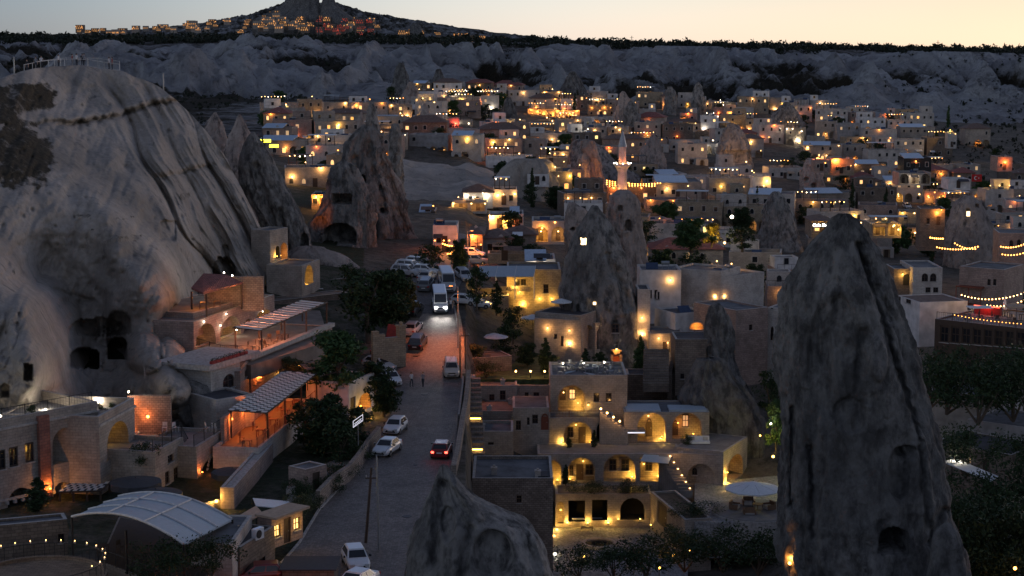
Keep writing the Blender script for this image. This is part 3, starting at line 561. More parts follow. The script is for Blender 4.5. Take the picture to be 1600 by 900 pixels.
rock('rock_mass', 'large rock massif with dark caves left of the road', 300,
    [(196, 568, 574), (205, 556, 590), (225, 541, 598), (250, 533, 606), (280, 527, 616), (310, 521, 628), (340, 523, 640), (365, 528, 648), (390, 540, 655), (412, 562, 660), (428, 575, 660)],
    'tuff_grey', ratio=.6, nth=260, nz=210, amp=.09, flute=.15, rough=.9, seed=61, base=4,
    dents=((567, 282, 9, 18, 3, 'arch'), (596, 330, 8, 10, 2), (594, 295, 5, 8, 1.5, 'box'), (608, 380, 7, 12, 2, 'box'), (626, 385, 5, 14, 2, 'box'), (634, 382, 4, 8, 2, 'box'), (578, 350, 14, 12, 1.4), (600, 400, 14, 20, 2.2, 'arch'), (622, 404, 16, 12, 3, 'box'), (594, 290, 4, 5, 1.4)),
    cleft=((575, 225, 600, 330, 6, 1.2), (600, 260, 632, 360, 6, 1.2), (555, 250, 560, 330, 6, 1.0), (585, 340, 588, 410, 5, 1.4), (615, 330, 618, 400, 5, 1.2)))
rock('cave_rock', 'rounded rock with a square and a wide cave opening, lit orange beside it', 286,
    [(254, 530, 546), (262, 520, 556), (280, 514, 566), (300, 508, 574), (320, 504, 580), (345, 492, 584), (370, 487, 584), (395, 486, 586), (412, 488, 590)], 'tuff_grey', ratio=.7, nth=200, nz=150, amp=.10, flute=.12, rough=.8, seed=64, base=4,
    dents=((534, 311, 31, 16, 5, 'box'), (530, 366, 52, 34, 5, 'arch'), (540, 366, 30, 26, 2, 'arch'), (500, 352, 22, 30, 1.2), (512, 395, 20, 16, 2.5, 'arch')))
rock('rock_spire', 'slender pink rock spire behind the cave massif', 345, [(175, 563, 566), (185, 559, 569), (200, 558, 573), (230, 556, 580)], 'tuff_pink', nth=50, amp=.05, seed=65)
rock('rock_spire', 'tall grey spire with a split tip behind the cave massif', 352, [(160, 578, 583), (172, 574, 588), (190, 573, 592), (215, 570, 594), (250, 568, 600)], 'tuff_grey', nth=70, amp=.08, flute=.1, seed=66)
rock('rock_spire', 'short blunt chimney between the massif and the brown slope', 360, [(194, 613, 623), (202, 610, 626), (225, 608, 628), (250, 606, 630)], 'tuff_grey', nth=60, amp=.06, seed=67)
rock('fairy_chimney', 'tall dark sloping chimney beside the right edge of the cliff', 268,
    [(208, 392, 398), (222, 383, 408), (240, 377, 421), (260, 374, 432), (285, 378, 446), (310, 390, 458), (340, 405, 472), (365, 416, 482), (385, 425, 486), (405, 430, 488), (425, 432, 490)],
    'tuff_grey', ratio=.7, nth=170, nz=150, amp=.06, flute=.09, seed=71, base=4, dents=((475, 378, 14, 28, 3, 'arch'), (447, 398, 11, 20, 1.6, 'arch')), cleft=((400, 260, 440, 390, 6, 1.2), (436, 330, 452, 400, 5, 1.3)))
rock('fairy_chimney', 'sharp pale chimney tip just behind the cliff crest', 300, [(180, 372, 377), (195, 366, 384), (215, 358, 394), (240, 350, 400), (270, 345, 410)], 'tuff_pink', nth=90, amp=.07, flute=.12, seed=72)
rock('fairy_chimney', 'small leaning chimney behind the cliff crest with lamps at its foot', 310, [(176, 334, 338), (190, 326, 346), (210, 316, 352), (240, 306, 360)], 'tuff_pink', nth=80, amp=.06, flute=.1, seed=73)
rock('rock_slope', 'sloping scree bank under the cliff beside the terrace cafe', 262, [(385, 470, 500), (400, 440, 540), (420, 430, 562), (450, 425, 575), (480, 420, 585)], 'tuff_pink', ratio=.5, nth=120, amp=.1, seed=74, base=3)
for (nm, lab, Y, pr, m_, kw) in [
  ('fairy_chimney', 'wide dark cone behind the far village, right of centre', 760, [(112, 893, 898), (125, 884, 908), (140, 877, 914), (155, 871, 920), (172, 868, 926)], 'tuff_dark', dict(nth=70)),
  ('fairy_chimney', 'dark cone left of the wide cone behind the far village', 780, [(122, 802, 808), (135, 795, 816), (150, 788, 824), (165, 784, 830)], 'tuff_dark', dict(nth=60)),
  ('fairy_chimney', 'dark spire standing among the lit houses of the far village', 660, [(152, 792, 797), (165, 786, 802), (180, 781, 806), (200, 777, 808), (215, 776, 810)], 'tuff_dark', dict(nth=60)),
  ('fairy_chimney', 'pale little cone above the far hotel terraces', 690, [(143, 972, 977), (152, 967, 982), (165, 964, 987), (180, 962, 990)], 'tuff_pink', dict(nth=50)),
  ('fairy_chimney', 'brown cone beside the pale little cone, right of the far hotel', 680, [(158, 985, 990), (168, 978, 996), (180, 974, 1000), (190, 972, 1002)], 'tuff_grey', dict(nth=50)),
  ('fairy_chimney', 'broad brown cone just right of the minaret', 545, [(213, 1017, 1024), (222, 1010, 1030), (240, 1002, 1036), (260, 996, 1042), (280, 993, 1044)], 'tuff_pink', dict(nth=90, flute=.07)),
  ('fairy_chimney', 'capped cone whose lower half glows yellow, right of the minaret', 580, [(193, 1140, 1148), (200, 1133, 1158), (215, 1127, 1167), (232, 1122, 1175), (236, 1121, 1173), (250, 1119, 1175), (266, 1118, 1178)], 'tuff_pink', dict(nth=100, flute=.05, dents=((1148, 250, 50, 28, 1.0, 'box'),))),
  ('rock_column', 'twin rock column lit from below, left of the minaret', 480, [(240, 906, 914), (248, 902, 918), (262, 900, 921), (285, 899, 922), (310, 898, 924)], 'tuff_pink', dict(nth=70, amp=.08)),
  ('rock_column', 'taller rock column with a square top, left of the minaret', 486, [(219, 910, 928), (232, 906, 932), (250, 918, 938), (280, 920, 945), (312, 918, 948)], 'tuff_pink', dict(nth=70, amp=.09)),
  ('fairy_chimney', 'dark bulky chimney left behind the huge foreground chimney', 385, [(300, 1208, 1216), (310, 1200, 1226), (330, 1194, 1236), (350, 1190, 1244), (375, 1186, 1250), (390, 1184, 1254)], 'tuff_grey', dict(nth=110, flute=.08)),
  ('fairy_chimney', 'wide brown chimney with a lit window, right side of the village', 375, [(306, 1505, 1520), (316, 1492, 1532), (335, 1484, 1543), (355, 1478, 1552), (380, 1474, 1560), (412, 1474, 1566)], 'tuff_pink', dict(nth=130, amp=.07, flute=.08, dents=((1513, 332, 7, 10, 1.5, 'box'), (1527, 322, 5, 5, 1.2, 'box')))),
  ('fairy_chimney', 'chimney with a thin lit cleft at the upper right of the village', 690, [(160, 1226, 1232), (170, 1216, 1242), (185, 1205, 1250), (205, 1197, 1258)], 'tuff_grey', dict(nth=80, flute=.1)),
  ('fairy_chimney', 'squat rock with cave holes among the lit houses at right', 520, [(248, 1262, 1276), (256, 1256, 1282), (272, 1252, 1286), (296, 1250, 1290)], 'tuff_pink', dict(nth=80, dents=((1260, 280, 8, 8, 2), (1272, 290, 8, 8, 2)))),
  ('fairy_chimney', 'dark cone in front of the pale badlands, left of centre', 760, [(98, 624, 630), (112, 618, 636), (130, 612, 642), (145, 606, 650)], 'tuff_dark', dict(nth=60, flute=.1)),
  ('fairy_chimney', 'pointed cone with pale streaks on the badland slope', 770, [(108, 682, 688), (122, 676, 694), (140, 670, 700)], 'tuff_dark', dict(nth=60, flute=.12)),
  ('fairy_chimney', 'pale pyramid rock at the foot of the badlands', 700, [(128, 640, 645), (142, 632, 652), (158, 624, 660), (172, 620, 664)], 'tuff_pink', dict(nth=60, flute=.12)),
  ('fairy_chimney', 'thin paired needle rock before the badlands right of centre', 740, [(136, 1044, 1050), (146, 1040, 1054), (166, 1037, 1058)], 'tuff_grey', dict(nth=46)),
  ('fairy_chimney', 'small capped chimney before the badlands right of centre', 740, [(130, 1088, 1092), (136, 1085, 1096), (144, 1083, 1099), (160, 1080, 1103)], 'tuff_grey', dict(nth=46)),
  ('fairy_chimney', 'small cone behind the pink lit house at left centre', 560, [(162, 662, 666), (175, 658, 670), (190, 655, 673)], 'tuff_pink', dict(nth=46)),
  ('rock_mass', 'pale domed rock outcrop between the houses left of the minaret', 420, [(248, 812, 850), (256, 796, 864), (270, 782, 872), (288, 776, 876), (300, 772, 880)], 'tuff_pale', dict(nth=110, ratio=.6, amp=.14, flute=.1, base=-2)),
  ('rock_mass', 'low rock knoll behind the twin rock columns', 520, [(218, 898, 920), (228, 890, 940), (250, 884, 960), (276, 880, 1000)], 'tuff_grey', dict(nth=90, amp=.1, base=-4)),
]:
    rock(nm, lab, Y, pr, m_, **dict(dict(seed=abs(hash(lab[:5]+str(Y))) % 50 if False else (Y*7+int(pr[0][1])) % 97, amp=.07), **kw))
# ================================================================ LAMPS
LD = {}
def light(parent, loc, col, power, r=.08, spot=None, aim=(0, 0, 1)):
    key = (col, power, r, spot)
    if key not in LD:
        d = bpy.data.lights.new('lamp_light', 'SPOT' if spot else 'POINT'); d.energy = power*LP; d.color = col; d.shadow_soft_size = r
        if spot: d.spot_size = R(spot); d.spot_blend = .9
        LD[key] = d
    o = bpy.data.objects.new('lamp_light', LD[key]); COL.objects.link(o); o.location = loc
    if parent is not None: o.parent = parent
    if spot: o.rotation_euler = Vector((-aim[0], -aim[1], -aim[2])).to_track_quat('Z', 'Y').to_euler()
    return o
_f = MB(); _f.box(-.05, .05, 0, .1, -.1, .1); _f.cyl((0, -.12, .05), (0, -.12, .14), .09, .05); _f.cyl((0, 0, .09), (0, -.12, .12), .02)
ME_SCONCE = mesh('wall_lamp', _f, 'iron'); _f = MB(); _f.ball((0, -.12, -.03), .07, 8); ME_BULB = {k: mesh('bulb', _f, k, True) for k in ('glow_warm', 'glow_amber', 'glow_orange', 'glow_yellow', 'glow_white', 'glow_cool', 'glow_red')}
_f = MB(); _f.ball((0, -.12, 0), .17, 6); ME_FAR = {k: mesh('bulb', _f, k, True) for k in ('bulb_far', 'bulb_far_white', 'bulb_far_amber', 'glow_cool', 'glow_red')}
_f = MB(); _f.cyl((0, 0, 0), (0, 0, .14), .09, .11); ME_GRD = mesh('uplight', _f, 'iron'); _f = MB(); _f.cyl((0, 0, .141), (0, 0, .19), .085, .06); ME_GRDB = {k: mesh('bulb', _f, k, True) for k in ('glow_warm', 'glow_amber', 'glow_orange', 'glow_yellow', 'glow_white')}
COLS = {'glow_warm': WARM, 'glow_amber': AMBER, 'glow_orange': ORANGE, 'glow_yellow': YEL, 'glow_white': WHITE, 'glow_cool': COOL, 'glow_red': REDC, 'bulb_far': WARM, 'bulb_far_white': WHITE, 'bulb_far_amber': AMBER}
def sconce(parent, loc, g='glow_warm', p=30, rz=0, off=.3, name='wall_lamp', s=1):
    o = link(name, ME_SCONCE, parent, loc, rz, scale=s); link('bulb', ME_BULB[g], o)
    if p: light(parent, (loc[0], loc[1]-off-.15, loc[2]-.1), COLS[g], p*.5)
    return o
def uplight(parent, loc, g='glow_yellow', p=40, spot=None, off=0, aim=(0, 0, 1)):
    o = link('uplight', ME_GRD, parent, loc); link('bulb', ME_GRDB[g], o)
    if p: light(parent, (loc[0], loc[1]-off, loc[2]+.28), COLS[g], p, .06, spot, aim)
    return o
# ================================================================ WINDOWS AND DOORS (unit size, 1 x 1, origin at the middle of the foot)
def archpts(x, z, w_, h_, n=9, flat_=False):
    if flat_: return [(x-w_/2, z), (x+w_/2, z), (x+w_/2, z+h_), (x-w_/2, z+h_)]
    rh = min(w_/2, h_*.6); zz = z+h_-rh
    return [(x-w_/2, z), (x+w_/2, z)]+[(x+w_/2*math.cos(t), zz+rh*math.sin(t)) for t in [math.pi*i/(n-1) for i in range(n)]]
def frame_mb(ar, door):
    o = archpts(0, 0, 1, 1, 9, not ar); n = len(o); t = .10
    inn = archpts(0, 0 if door else t*.7, 1-2*t, 1-t*(1 if door else 1.7), 9, not ar); mb = MB()
    vs = [(x, 0, z) for x, z in o]+[(x, 0, z) for x, z in inn]+[(x, .08, z) for x, z in inn]
    fs = [(i, (i+1) % n, n+(i+1) % n, n+i) for i in range(n)]+[(n+i, n+(i+1) % n, 2*n+(i+1) % n, 2*n+i) for i in range(n)]
    mb.add(vs, fs)
    if not door: mb.box(-.035, .035, .012, .07, .05, .95 if not ar else .97); mb.box(-.42, .42, .014, .068, .5, .55)
    else:
        mb.box(-.40, .40, .03, .07, .0, .8 if ar else .9)
        for s in (-1, 1): mb.box(s*.2-.13, s*.2+.13, .015, .031, .12, .42); mb.box(s*.2-.13, s*.2+.13, .016, .031, .48, .74)
    return mb
def pane_mb(ar):
    p = archpts(0, .02, .94, .95, 9, not ar); mb = MB(); n = len(p); mb.add([(x, .075, z) for x, z in p]+[(x, .1, z) for x, z in p], [tuple(range(n))]+[(i, n+i, n+(i+1) % n, (i+1) % n) for i in range(n)]); return mb
ME_FR = {}; ME_PANE = {}
def win_mesh(ar, door, m):
    k = (ar, door, m)
    if k not in ME_FR: ME_FR[k] = mesh('door' if door else 'window', frame_mb(ar, door), m)
    return ME_FR[k]
def pane_mesh(ar, m):
    k = (ar, m)
    if k not in ME_PANE: ME_PANE[k] = mesh('pane', pane_mb(ar), m)
    return ME_PANE[k]
_f = MB(); _f.box(-.6, .6, -.16, .04, -.09, 0); ME_SILL = mesh('sill', _f, 'coping')
_f = MB(); _f.cyl((.28, .0, .45), (.28, .05, .45), .035); ME_HANDLE = mesh('handle', _f, 'metal_grey')
def put_window(parent, x, y, z, w_, h_, ar=False, pane='glass_dark', fm='wood_dark', sill=True):
    o = link('window', win_mesh(ar, False, fm), parent, (x, y, z), scale=(w_, 1, h_)); link('pane', pane_mesh(ar, pane), o)
    if sill: link('sill', ME_SILL, o, (0, -.05, 0), scale=(1, 1, 1/h_))
    return o
def put_door(parent, x, y, z, w_, h_, ar=False, fm='wood_dark', pane=None, **k):
    o = link('door', win_mesh(ar, True, fm), parent, (x, y, z), scale=(w_, 1, h_))
    link('handle', ME_HANDLE, o, scale=(1, 1, 1))
    if pane: link('pane', pane_mesh(ar, pane), o)
    return o
# ================================================================ BUILDINGS
def wall_shell(L, H, D, holes, par=.5, inner=2, roofz=None, side_open=None):
    """front wall with real openings, sides, back, sunken roof behind a parapet; materials 0 wall, 1 roof, 2 niche, 3 coping"""
    mb = MB(); loops = [[Vector((0, 0, 0)), Vector((L, 0, 0)), Vector((L, 0, H)), Vector((0, 0, H))]]
    for (poly, dp, mi) in holes: loops.append([Vector((x, 0, z)) for x, z in poly])
    pts = [p for l in loops for p in l]; tr = tessellate_polygon(loops) if holes else [(0, 1, 2), (0, 2, 3)]
    fs = []
    for t in tr:
        a, b, c = [pts[i] for i in t]
        if ((b-a).cross(c-a)).y > 0: t = (t[0], t[2], t[1])
        fs.append(tuple(t))
    mb.add(pts, fs, 0)
    for (poly, dp, mi) in holes:
        n = len(poly); vs = [(x, 0, z) for x, z in poly]+[(x, dp, z) for x, z in poly]
        mb.add(vs, [(i, n+i, n+(i+1) % n, (i+1) % n) for i in range(n)], mi if mi else 0)
        mb.add([(x, dp, z) for x, z in poly], [tuple(range(n))], mi)
    t = .28; rz = H-par
    mb.add([(0, 0, 0), (0, D, 0), (0, D, H), (0, 0, H)], [(0, 3, 2, 1)], 0); mb.add([(L, 0, 0), (L, D, 0), (L, D, H), (L, 0, H)], [(0, 1, 2, 3)], 0)
    mb.add([(0, D, 0), (L, D, 0), (L, D, H), (0, D, H)], [(0, 3, 2, 1)], 0)
    o = [(0, 0), (L, 0), (L, D), (0, D)]; i_ = [(t, t), (L-t, t), (L-t, D-t), (t, D-t)]
    vs = [(x, y, H) for x, y in o]+[(x, y, H) for x, y in i_]+[(x, y, rz) for x, y in i_]
    mb.add(vs, [(k, (k+1) % 4, 4+(k+1) % 4, 4+k) for k in range(4)], 3); mb.add(vs, [(4+k, 4+(k+1) % 4, 8+(k+1) % 4, 8+k) for k in range(4)], 0); mb.add(vs, [(8, 9, 10, 11)], 1)
    return mb
def bcore(root, L, H, D, ops, wm='stone_wall', rm='roof_grey', par=.5, nm='stone_yellow', cop='coping', fm='wood_dark', detail=True):
    holes = []
    for o in ops:
        kind, x, z, w_, h_ = o[:5]; k = o[5] if len(o) > 5 else {}
        x = min(max(x, w_/2+.05), L-w_/2-.05); z = max(z, .03); h_ = min(h_, H-z-.08)
        if w_ < .1 or h_ < .1 or w_ > L-.1: continue
        ar = kind in ('n', 'wa', 'da', 'ba'); dp = k.get('d', 2.2 if kind == 'n' or kind == 'nb' else .22)
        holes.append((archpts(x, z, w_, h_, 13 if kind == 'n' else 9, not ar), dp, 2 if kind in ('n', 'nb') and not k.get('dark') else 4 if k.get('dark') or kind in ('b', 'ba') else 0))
        if kind in ('w', 'wa'): put_window(root, x, .10, z, w_, h_, ar, k.get('p', 'glass_dark'), k.get('fm', fm), detail and k.get('sill', True))
        elif kind in ('d', 'da'): put_door(root, x, .10, z, w_, h_, ar, k.get('fm', fm), k.get('p'))
        elif kind in ('n', 'nb'):
            for q in k.get('inner', ()):
                kk, qx, qz, qw, qh = q[:5]; pn = q[5] if len(q) > 5 else None
                (put_door if kk[0] == 'd' else put_window)(root, x+qx, dp-.1, z+qz+.02, qw, qh, kk.endswith('a'), fm=k.get('fm', fm), pane=pn or ('glass_dark' if kk[0] == 'w' else None))
            for q in k.get('lamps', ()):
                g, lx, lz, pw = q[:4]; yy = q[4] if len(q) > 4 else dp*.55
                if lz < .4: uplight(root, (x+lx, yy, z+lz+.02), g, pw)
                else: sconce(root, (x+lx, dp-.02 if len(q) < 5 else yy, z+lz), g, pw, off=.45)
    mb = wall_shell(L, H, D, holes, par)
    obj('wall', mb, [wm, rm, nm, cop, 'black_void'], root)
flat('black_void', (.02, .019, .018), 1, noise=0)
class Bld:
    """a building whose front runs from (photo column, distance) to (photo column, distance)"""
    def __init__(s, label, A, B, top, base, D, ops=(), cat='house', name='stone_house', group=None, **kw):
        pm = (top+base)/2; P0 = at(A[0], top, A[1]); P1 = at(B[0], pm, B[1]); P0b = at(A[0], pm, A[1]); s.zt = P0.z; s.zb = at(A[0], base, A[1]).z-kw.pop('sink', 1.5)
        s.o = Vector((P0b.x, A[1], s.zb)); d = Vector((P1.x-P0b.x, B[1]-A[1], 0)); s.L = d.length; s.X = d.normalized(); s.N = Vector((-s.X.y, s.X.x, 0)); s.H = s.zt-s.zb; s.D = D
        s.rz = math.atan2(d.y, d.x); s.r = thing(name, label, cat, s.o, s.rz, group); mo = []
        for q in ops:
            kind, px, py, wp, hp = q[:5]; k = q[5] if len(q) > 5 else {}
            x, z = s.uv(px, py); x0, _ = s.uv(px-wp/2, py); x1, _ = s.uv(px+wp/2, py); _, z1 = s.uv(px, py-hp); mo.append((kind, x, max(z, .03), x1-x0, z1-z, k))
        bcore(s.r, s.L, s.H, D, mo, **kw)
    def uv(s, px, py, off=0):
        d = Vector(ray(px, py)); C = Vector((0, 0, CAMZ)); t = (s.o+s.N*off-C).dot(s.N)/d.dot(s.N); p = C+d*t-s.o; return p.dot(s.X), p.z
    def w(s, x, y, z): return s.o+s.X*x+s.N*y+Vector((0, 0, z))
    def sc(s, px, py, g='glow_warm', p=30, off=.3): x, z = s.uv(px, py); return sconce(s.r, (x, 0, z), g, p, off=off)
    def up(s, px, py, g='glow_yellow', p=40, spot=None): x, z = s.uv(px, py); return uplight(s.r, (x, -.32, max(z, .02)), g, p, spot, aim=(0, .25, 1))
def in_arch(*inner, lamps=(), **k): return dict(inner=inner, lamps=lamps, **k)
# ---------------------------------------------------------------- small roof furniture
_f = MB(); _f.box(-.35, .35, -.35, .35, 0, .9); _f.box(-.42, .42, -.42, .42, .9, 1.0); _f.box(-.15, .15, -.15, .15, 1, 1.25); ME_CHIM = mesh('chimney', _f, 'stone_pale')
_f = MB(); _f.add([(-.9, 0, .1), (.9, 0, .1), (.9, .9, .95), (-.9, .9, .95), (-.9, .05, .04), (.9, .05, .04), (.9, .95, .89), (-.9, .95, .89)], [(0, 1, 2, 3), (4, 7, 6, 5), (0, 4, 5, 1), (3, 2, 6, 7), (0, 3, 7, 4), (1, 5, 6, 2)]); _f.box(-.8, -.74, .85, .9, 0, .9); _f.box(.74, .8, .85, .9, 0, .9); ME_SOLAR = mesh('solar_panel', _f, 'panel_blue')
_f = MB(); _f.cyl((-.6, .5, .95), (.6, .5, .95), .28, n=12); _f.box(-.5, -.44, .4, .6, 0, .8); _f.box(.44, .5, .4, .6, 0, .8); ME_TANK = mesh('water_tank', _f, 'metal_grey')
_f = MB(); _f.lathe([(.02, 0), (.25, .05), (.42, .16), (.40, .17), (.22, .08), (.01, .04)], 12); ME_DISH = mesh('satellite_dish', _f, 'coping')
# ================================================================ TREES
def leaf_mesh(name, centers, radii, n, size, m, seed=0, squash=.8):
    rg = np.random.default_rng(seed); cs = np.repeat(np.array(centers, float), n, 0); rr = np.repeat(np.array(radii, float), n)[:, None]
    d = rg.normal(size=cs.shape); d /= np.linalg.norm(d, axis=1, keepdims=True); rad = rg.random((len(cs), 1))**.45; P = cs+d*rad*rr*np.array([1, 1, squash])
    a = rg.normal(size=P.shape); a /= np.linalg.norm(a, axis=1, keepdims=True); b = np.cross(a, d+rg.normal(size=P.shape)*.6); b /= np.linalg.norm(b, axis=1, keepdims=True)
    s = size*(.6+.8*rg.random((len(P), 1))); V = np.stack([P-a*s, P-b*s*.45, P+a*s, P+b*s*.45], 1).reshape(-1, 3)
    return mesh_np(name, V, np.arange(len(V)).reshape(-1, 4), m, smooth=False)
def crown_pts(kind, h, r, seed):
    q = random.Random(seed); C = []; Rr = []
    if kind == 'round':
        for _ in range(44):
            t = q.uniform(0, 2*math.pi); u = q.uniform(-1, 1); k = math.sqrt(max(0, 1-u*u*.85))*q.uniform(.3, 1)*(.8+.25*math.sin(3*t+seed))
            C.append((math.cos(t)*k*r*.85, math.sin(t)*k*r*.85, h*.52+u*h*.38)); Rr.append(r*q.uniform(.17, .34))
    elif kind == 'cypress':
        for i in range(16):
            u = i/15; k = r*.45*math.sin(math.pi*min(1, .22+u*.78))**.8; t = q.uniform(0, 6.28); C.append((math.cos(t)*k*.5, math.sin(t)*k*.5, h*(.08+.88*u))); Rr.append(max(.15, k*.95))
    elif kind == 'bush':
        for _ in range(26): t = q.uniform(0, 6.28); k = q.uniform(0, .85)*r; C.append((math.cos(t)*k, math.sin(t)*k, h*q.uniform(.25, .75))); Rr.append(r*q.uniform(.25, .42))
    return C, Rr
TREES = {}
def tree_proto(kind, m, n=170, seed=0, lf=.055):
    """unit tree: 1 high, crown radius about .45 (round), scaled per copy; returns meshes"""
    key = (kind, m, seed)
    if key in TREES: return TREES[key]
    h, r = 10., {'round': 4.4, 'cypress': 2.6, 'bush': 6.5}[kind]
    C, Rr = crown_pts(kind, h, r, seed+5); cr = leaf_mesh('crown', C, Rr, n, lf*h*.62, m, seed)
    tb = MB()
    if kind == 'bush':
        q = random.Random(seed)
        for c in C[:5]: tb.cyl((0, 0, -.5), (c[0]*.8, c[1]*.8, c[2]), .22, .06, 5)
    else:
        tb.cyl((0, 0, -.5), (.1, 0, h*.38), .32 if kind == 'round' else .2, .2 if kind == 'round' else .12, 8)
        if kind == 'round':
            for c in C[:12]: tb.cyl((.1, 0, h*.36), (c[0]*.85, c[1]*.85, c[2]), .13, .04, 5)
        else: tb.cyl((.1, 0, h*.38), (0, 0, h*.9), .12, .03, 6)
    TREES[key] = (cr, mesh('trunk', tb, 'bark')); return TREES[key]
def tree(name, label, kind, m, loc, h, w_=None, seed=0, n=170, group=None, cat='tree', trunk='trunk', rz=None, lf=.055):
    cr, tk = tree_proto(kind, m, n, seed, lf); base = {'round': 8.8*.95, 'cypress': 3.0, 'bush': 12.}[kind]
    s = h/10; sx = (w_/base if w_ else s)
    t = thing(name, label, cat, loc, rz if rz is not None else RND.uniform(0, 6.28), group)
    link('crown', cr, t, scale=(sx, sx, s)); link(trunk if kind != 'bush' else 'stem', tk, t, scale=(sx, sx, s)); return t
# ================================================================ FURNITURE
def umbrella(label, loc, r, h, m='canvas_white', group=None, n=8, droop=.28, valance=.12, tilt=0):
    t = thing('parasol', label, 'parasol', loc, RND.uniform(0, 1), group); mb = MB(); vs = [(0, 0, h)]; fs = []
    ring = 3
    for k in range(1, ring+1):
        for i in range(n*2):
            a = math.pi*i/n; rr = r*k/ring*(1 if i % 2 == 0 else .955); vs.append((rr*math.cos(a), rr*math.sin(a), h-droop*r*(k/ring)**.9-(0 if i % 2 == 0 else -.02)))
    N = 2*n
    for i in range(N): fs.append((0, 1+i, 1+(i+1) % N))
    for k in range(ring-1):
        b = 1+k*N
        for i in range(N): fs.append((b+i, b+N+i, b+N+(i+1) % N, b+(i+1) % N))
    b = 1+(ring-1)*N; e = len(vs); vs += [(vs[b+i][0], vs[b+i][1], vs[b+i][2]-valance) for i in range(N)]
    fs += [(b+i, e+i, e+(i+1) % N, b+(i+1) % N) for i in range(N)]
    mb.add(vs, fs); obj('canopy', mb, m, t)
    p = MB(); p.cyl((0, 0, 0), (0, 0, h+.1), .035); obj('pole', p, 'metal_dark', t)
    rb = MB()
    for i in range(n): a = 2*math.pi*i/n; rb.cyl((0, 0, h-.04), (r*.95*math.cos(a), r*.95*math.sin(a), h-droop*r*.97), .012, n=4)
    obj('rib_frame', rb, 'metal_dark', t); q = MB(); q.lathe([(.3, 0), (.3, .07), (.06, .1), (.05, .2)], 10); obj('base', q, 'metal_dark', t); return t
_s = MB(); _s.box(-.22, .22, -.22, .22, .42, .46); _b = MB(); _b.box(-.22, .22, .19, .23, .55, .92); _b.box(-.22, -.18, .19, .22, .42, .6); _b.box(.18, .22, .19, .22, .42, .6)
_l = MB(); _l.box(-.02, .02, -.02, .02, 0, .42)
CH = {}
def chair(label, loc, rz, m='wood_red', group=None):
    if m not in CH: CH[m] = (mesh('seat', _s, m), mesh('backrest', _b, m), mesh('leg', _l, m))
    t = thing('chair', label, 'chair', loc, rz, group); link('seat', CH[m][0], t); link('backrest', CH[m][1], t)
    for x in (-.19, .19):
        for y in (-.19, .19): link('leg', CH[m][2], t, (x, y, 0))
    return t
def table(label, loc, rz=0, m='wood_red', sx=.8, sy=.8, group=None, h=.74):
    t = thing('table', label, 'table', loc, rz, group); mb = MB(); mb.box(-sx/2, sx/2, -sy/2, sy/2, h-.05, h); obj('table_top', mb, m, t)
    lg = MB(); lg.box(-.03, .03, -.03, .03, 0, h-.05); me = mesh('leg', lg, m)
    for x in (-sx*.42, sx*.42):
        for y in (-sy*.42, sy*.42): link('leg', me, t, (x, y, 0))
    return t
def railing(label, pts, h=1.0, sp=.16, m='iron', name='railing', post=2.0, group=None):
    t = thing(name, label, 'railing', pts[0], 0, group); o = Vector(pts[0]); P = [Vector(p)-o for p in pts]
    for a, b in zip(P[:-1], P[1:]):
        L = (b-a).length; d = (b-a)/max(L, .01); r = MB(); r.cyl(a+Vector((0, 0, h)), b+Vector((0, 0, h)), .03, n=5); obj('handrail', r, m, t); r = MB(); r.cyl(a+Vector((0, 0, .1)), b+Vector((0, 0, .1)), .02, n=5); obj('bottom_rail', r, m, t)
        n = max(1, int(L/post)); me = MB(); me.box(-.03, .03, -.03, .03, 0, h+.05); pm_ = mesh('post', me, m)
        for i in range(n+1): link('post', pm_, t, a+d*L*i/n)
        br = MB()
        for i in range(1, int(L/sp)): q = a+d*sp*i; br.box(q.x-.009, q.x+.009, q.y-.009, q.y+.009, q.z+.1, q.z+h)
        if br.v: k = obj('baluster', br, m, t); k['kind'] = 'stuff'
    return t
def string_lights(label, A, B, n, g='glow_warm', sag=.4, power=0, group='strings of festoon bulbs', r=.09):
    A, B = Vector(A), Vector(B); t = thing('string_light', label, 'string lights', A, 0, group); d = B-A; pts = [d*(i/(2*n))+Vector((0, 0, -sag*4*(i/(2*n))*(1-i/(2*n)))) for i in range(2*n+1)]
    mb = MB()
    for a, b in zip(pts[:-1], pts[1:]): mb.cyl(a, b, .012, n=3, cap=False)
    obj('wire', mb, 'iron', t); bm_ = MB(); bm_.ball((0, 0, -.1), r, 6); me = mesh('bulb', bm_, g, True)
    for i in range(n): link('bulb', me, t, pts[2*i+1])
    if power:
        for k in range(max(1, n//7)): light(t, pts[min(len(pts)-1, 2*(3+7*k) if n > 4 else n)]+Vector((0, 0, -.25)), COLS.get(g, WARM), power, .15)
    return t
def post_lamp(label, loc, h=2.4, g='glow_warm', p=40, group=None, name='post_lamp', r=.085):
    t = thing(name, label, 'lamp', loc, 0, group); mb = MB(); mb.cyl((0, 0, 0), (0, 0, h), .04, .03); obj('pole', mb, 'iron', t); q = MB(); q.ball((0, 0, h+r), r, 8); obj('bulb', q, g, t, True)
    if p: light(t, (0, 0, h+r*3.2), COLS[g], p, .12)
    return t
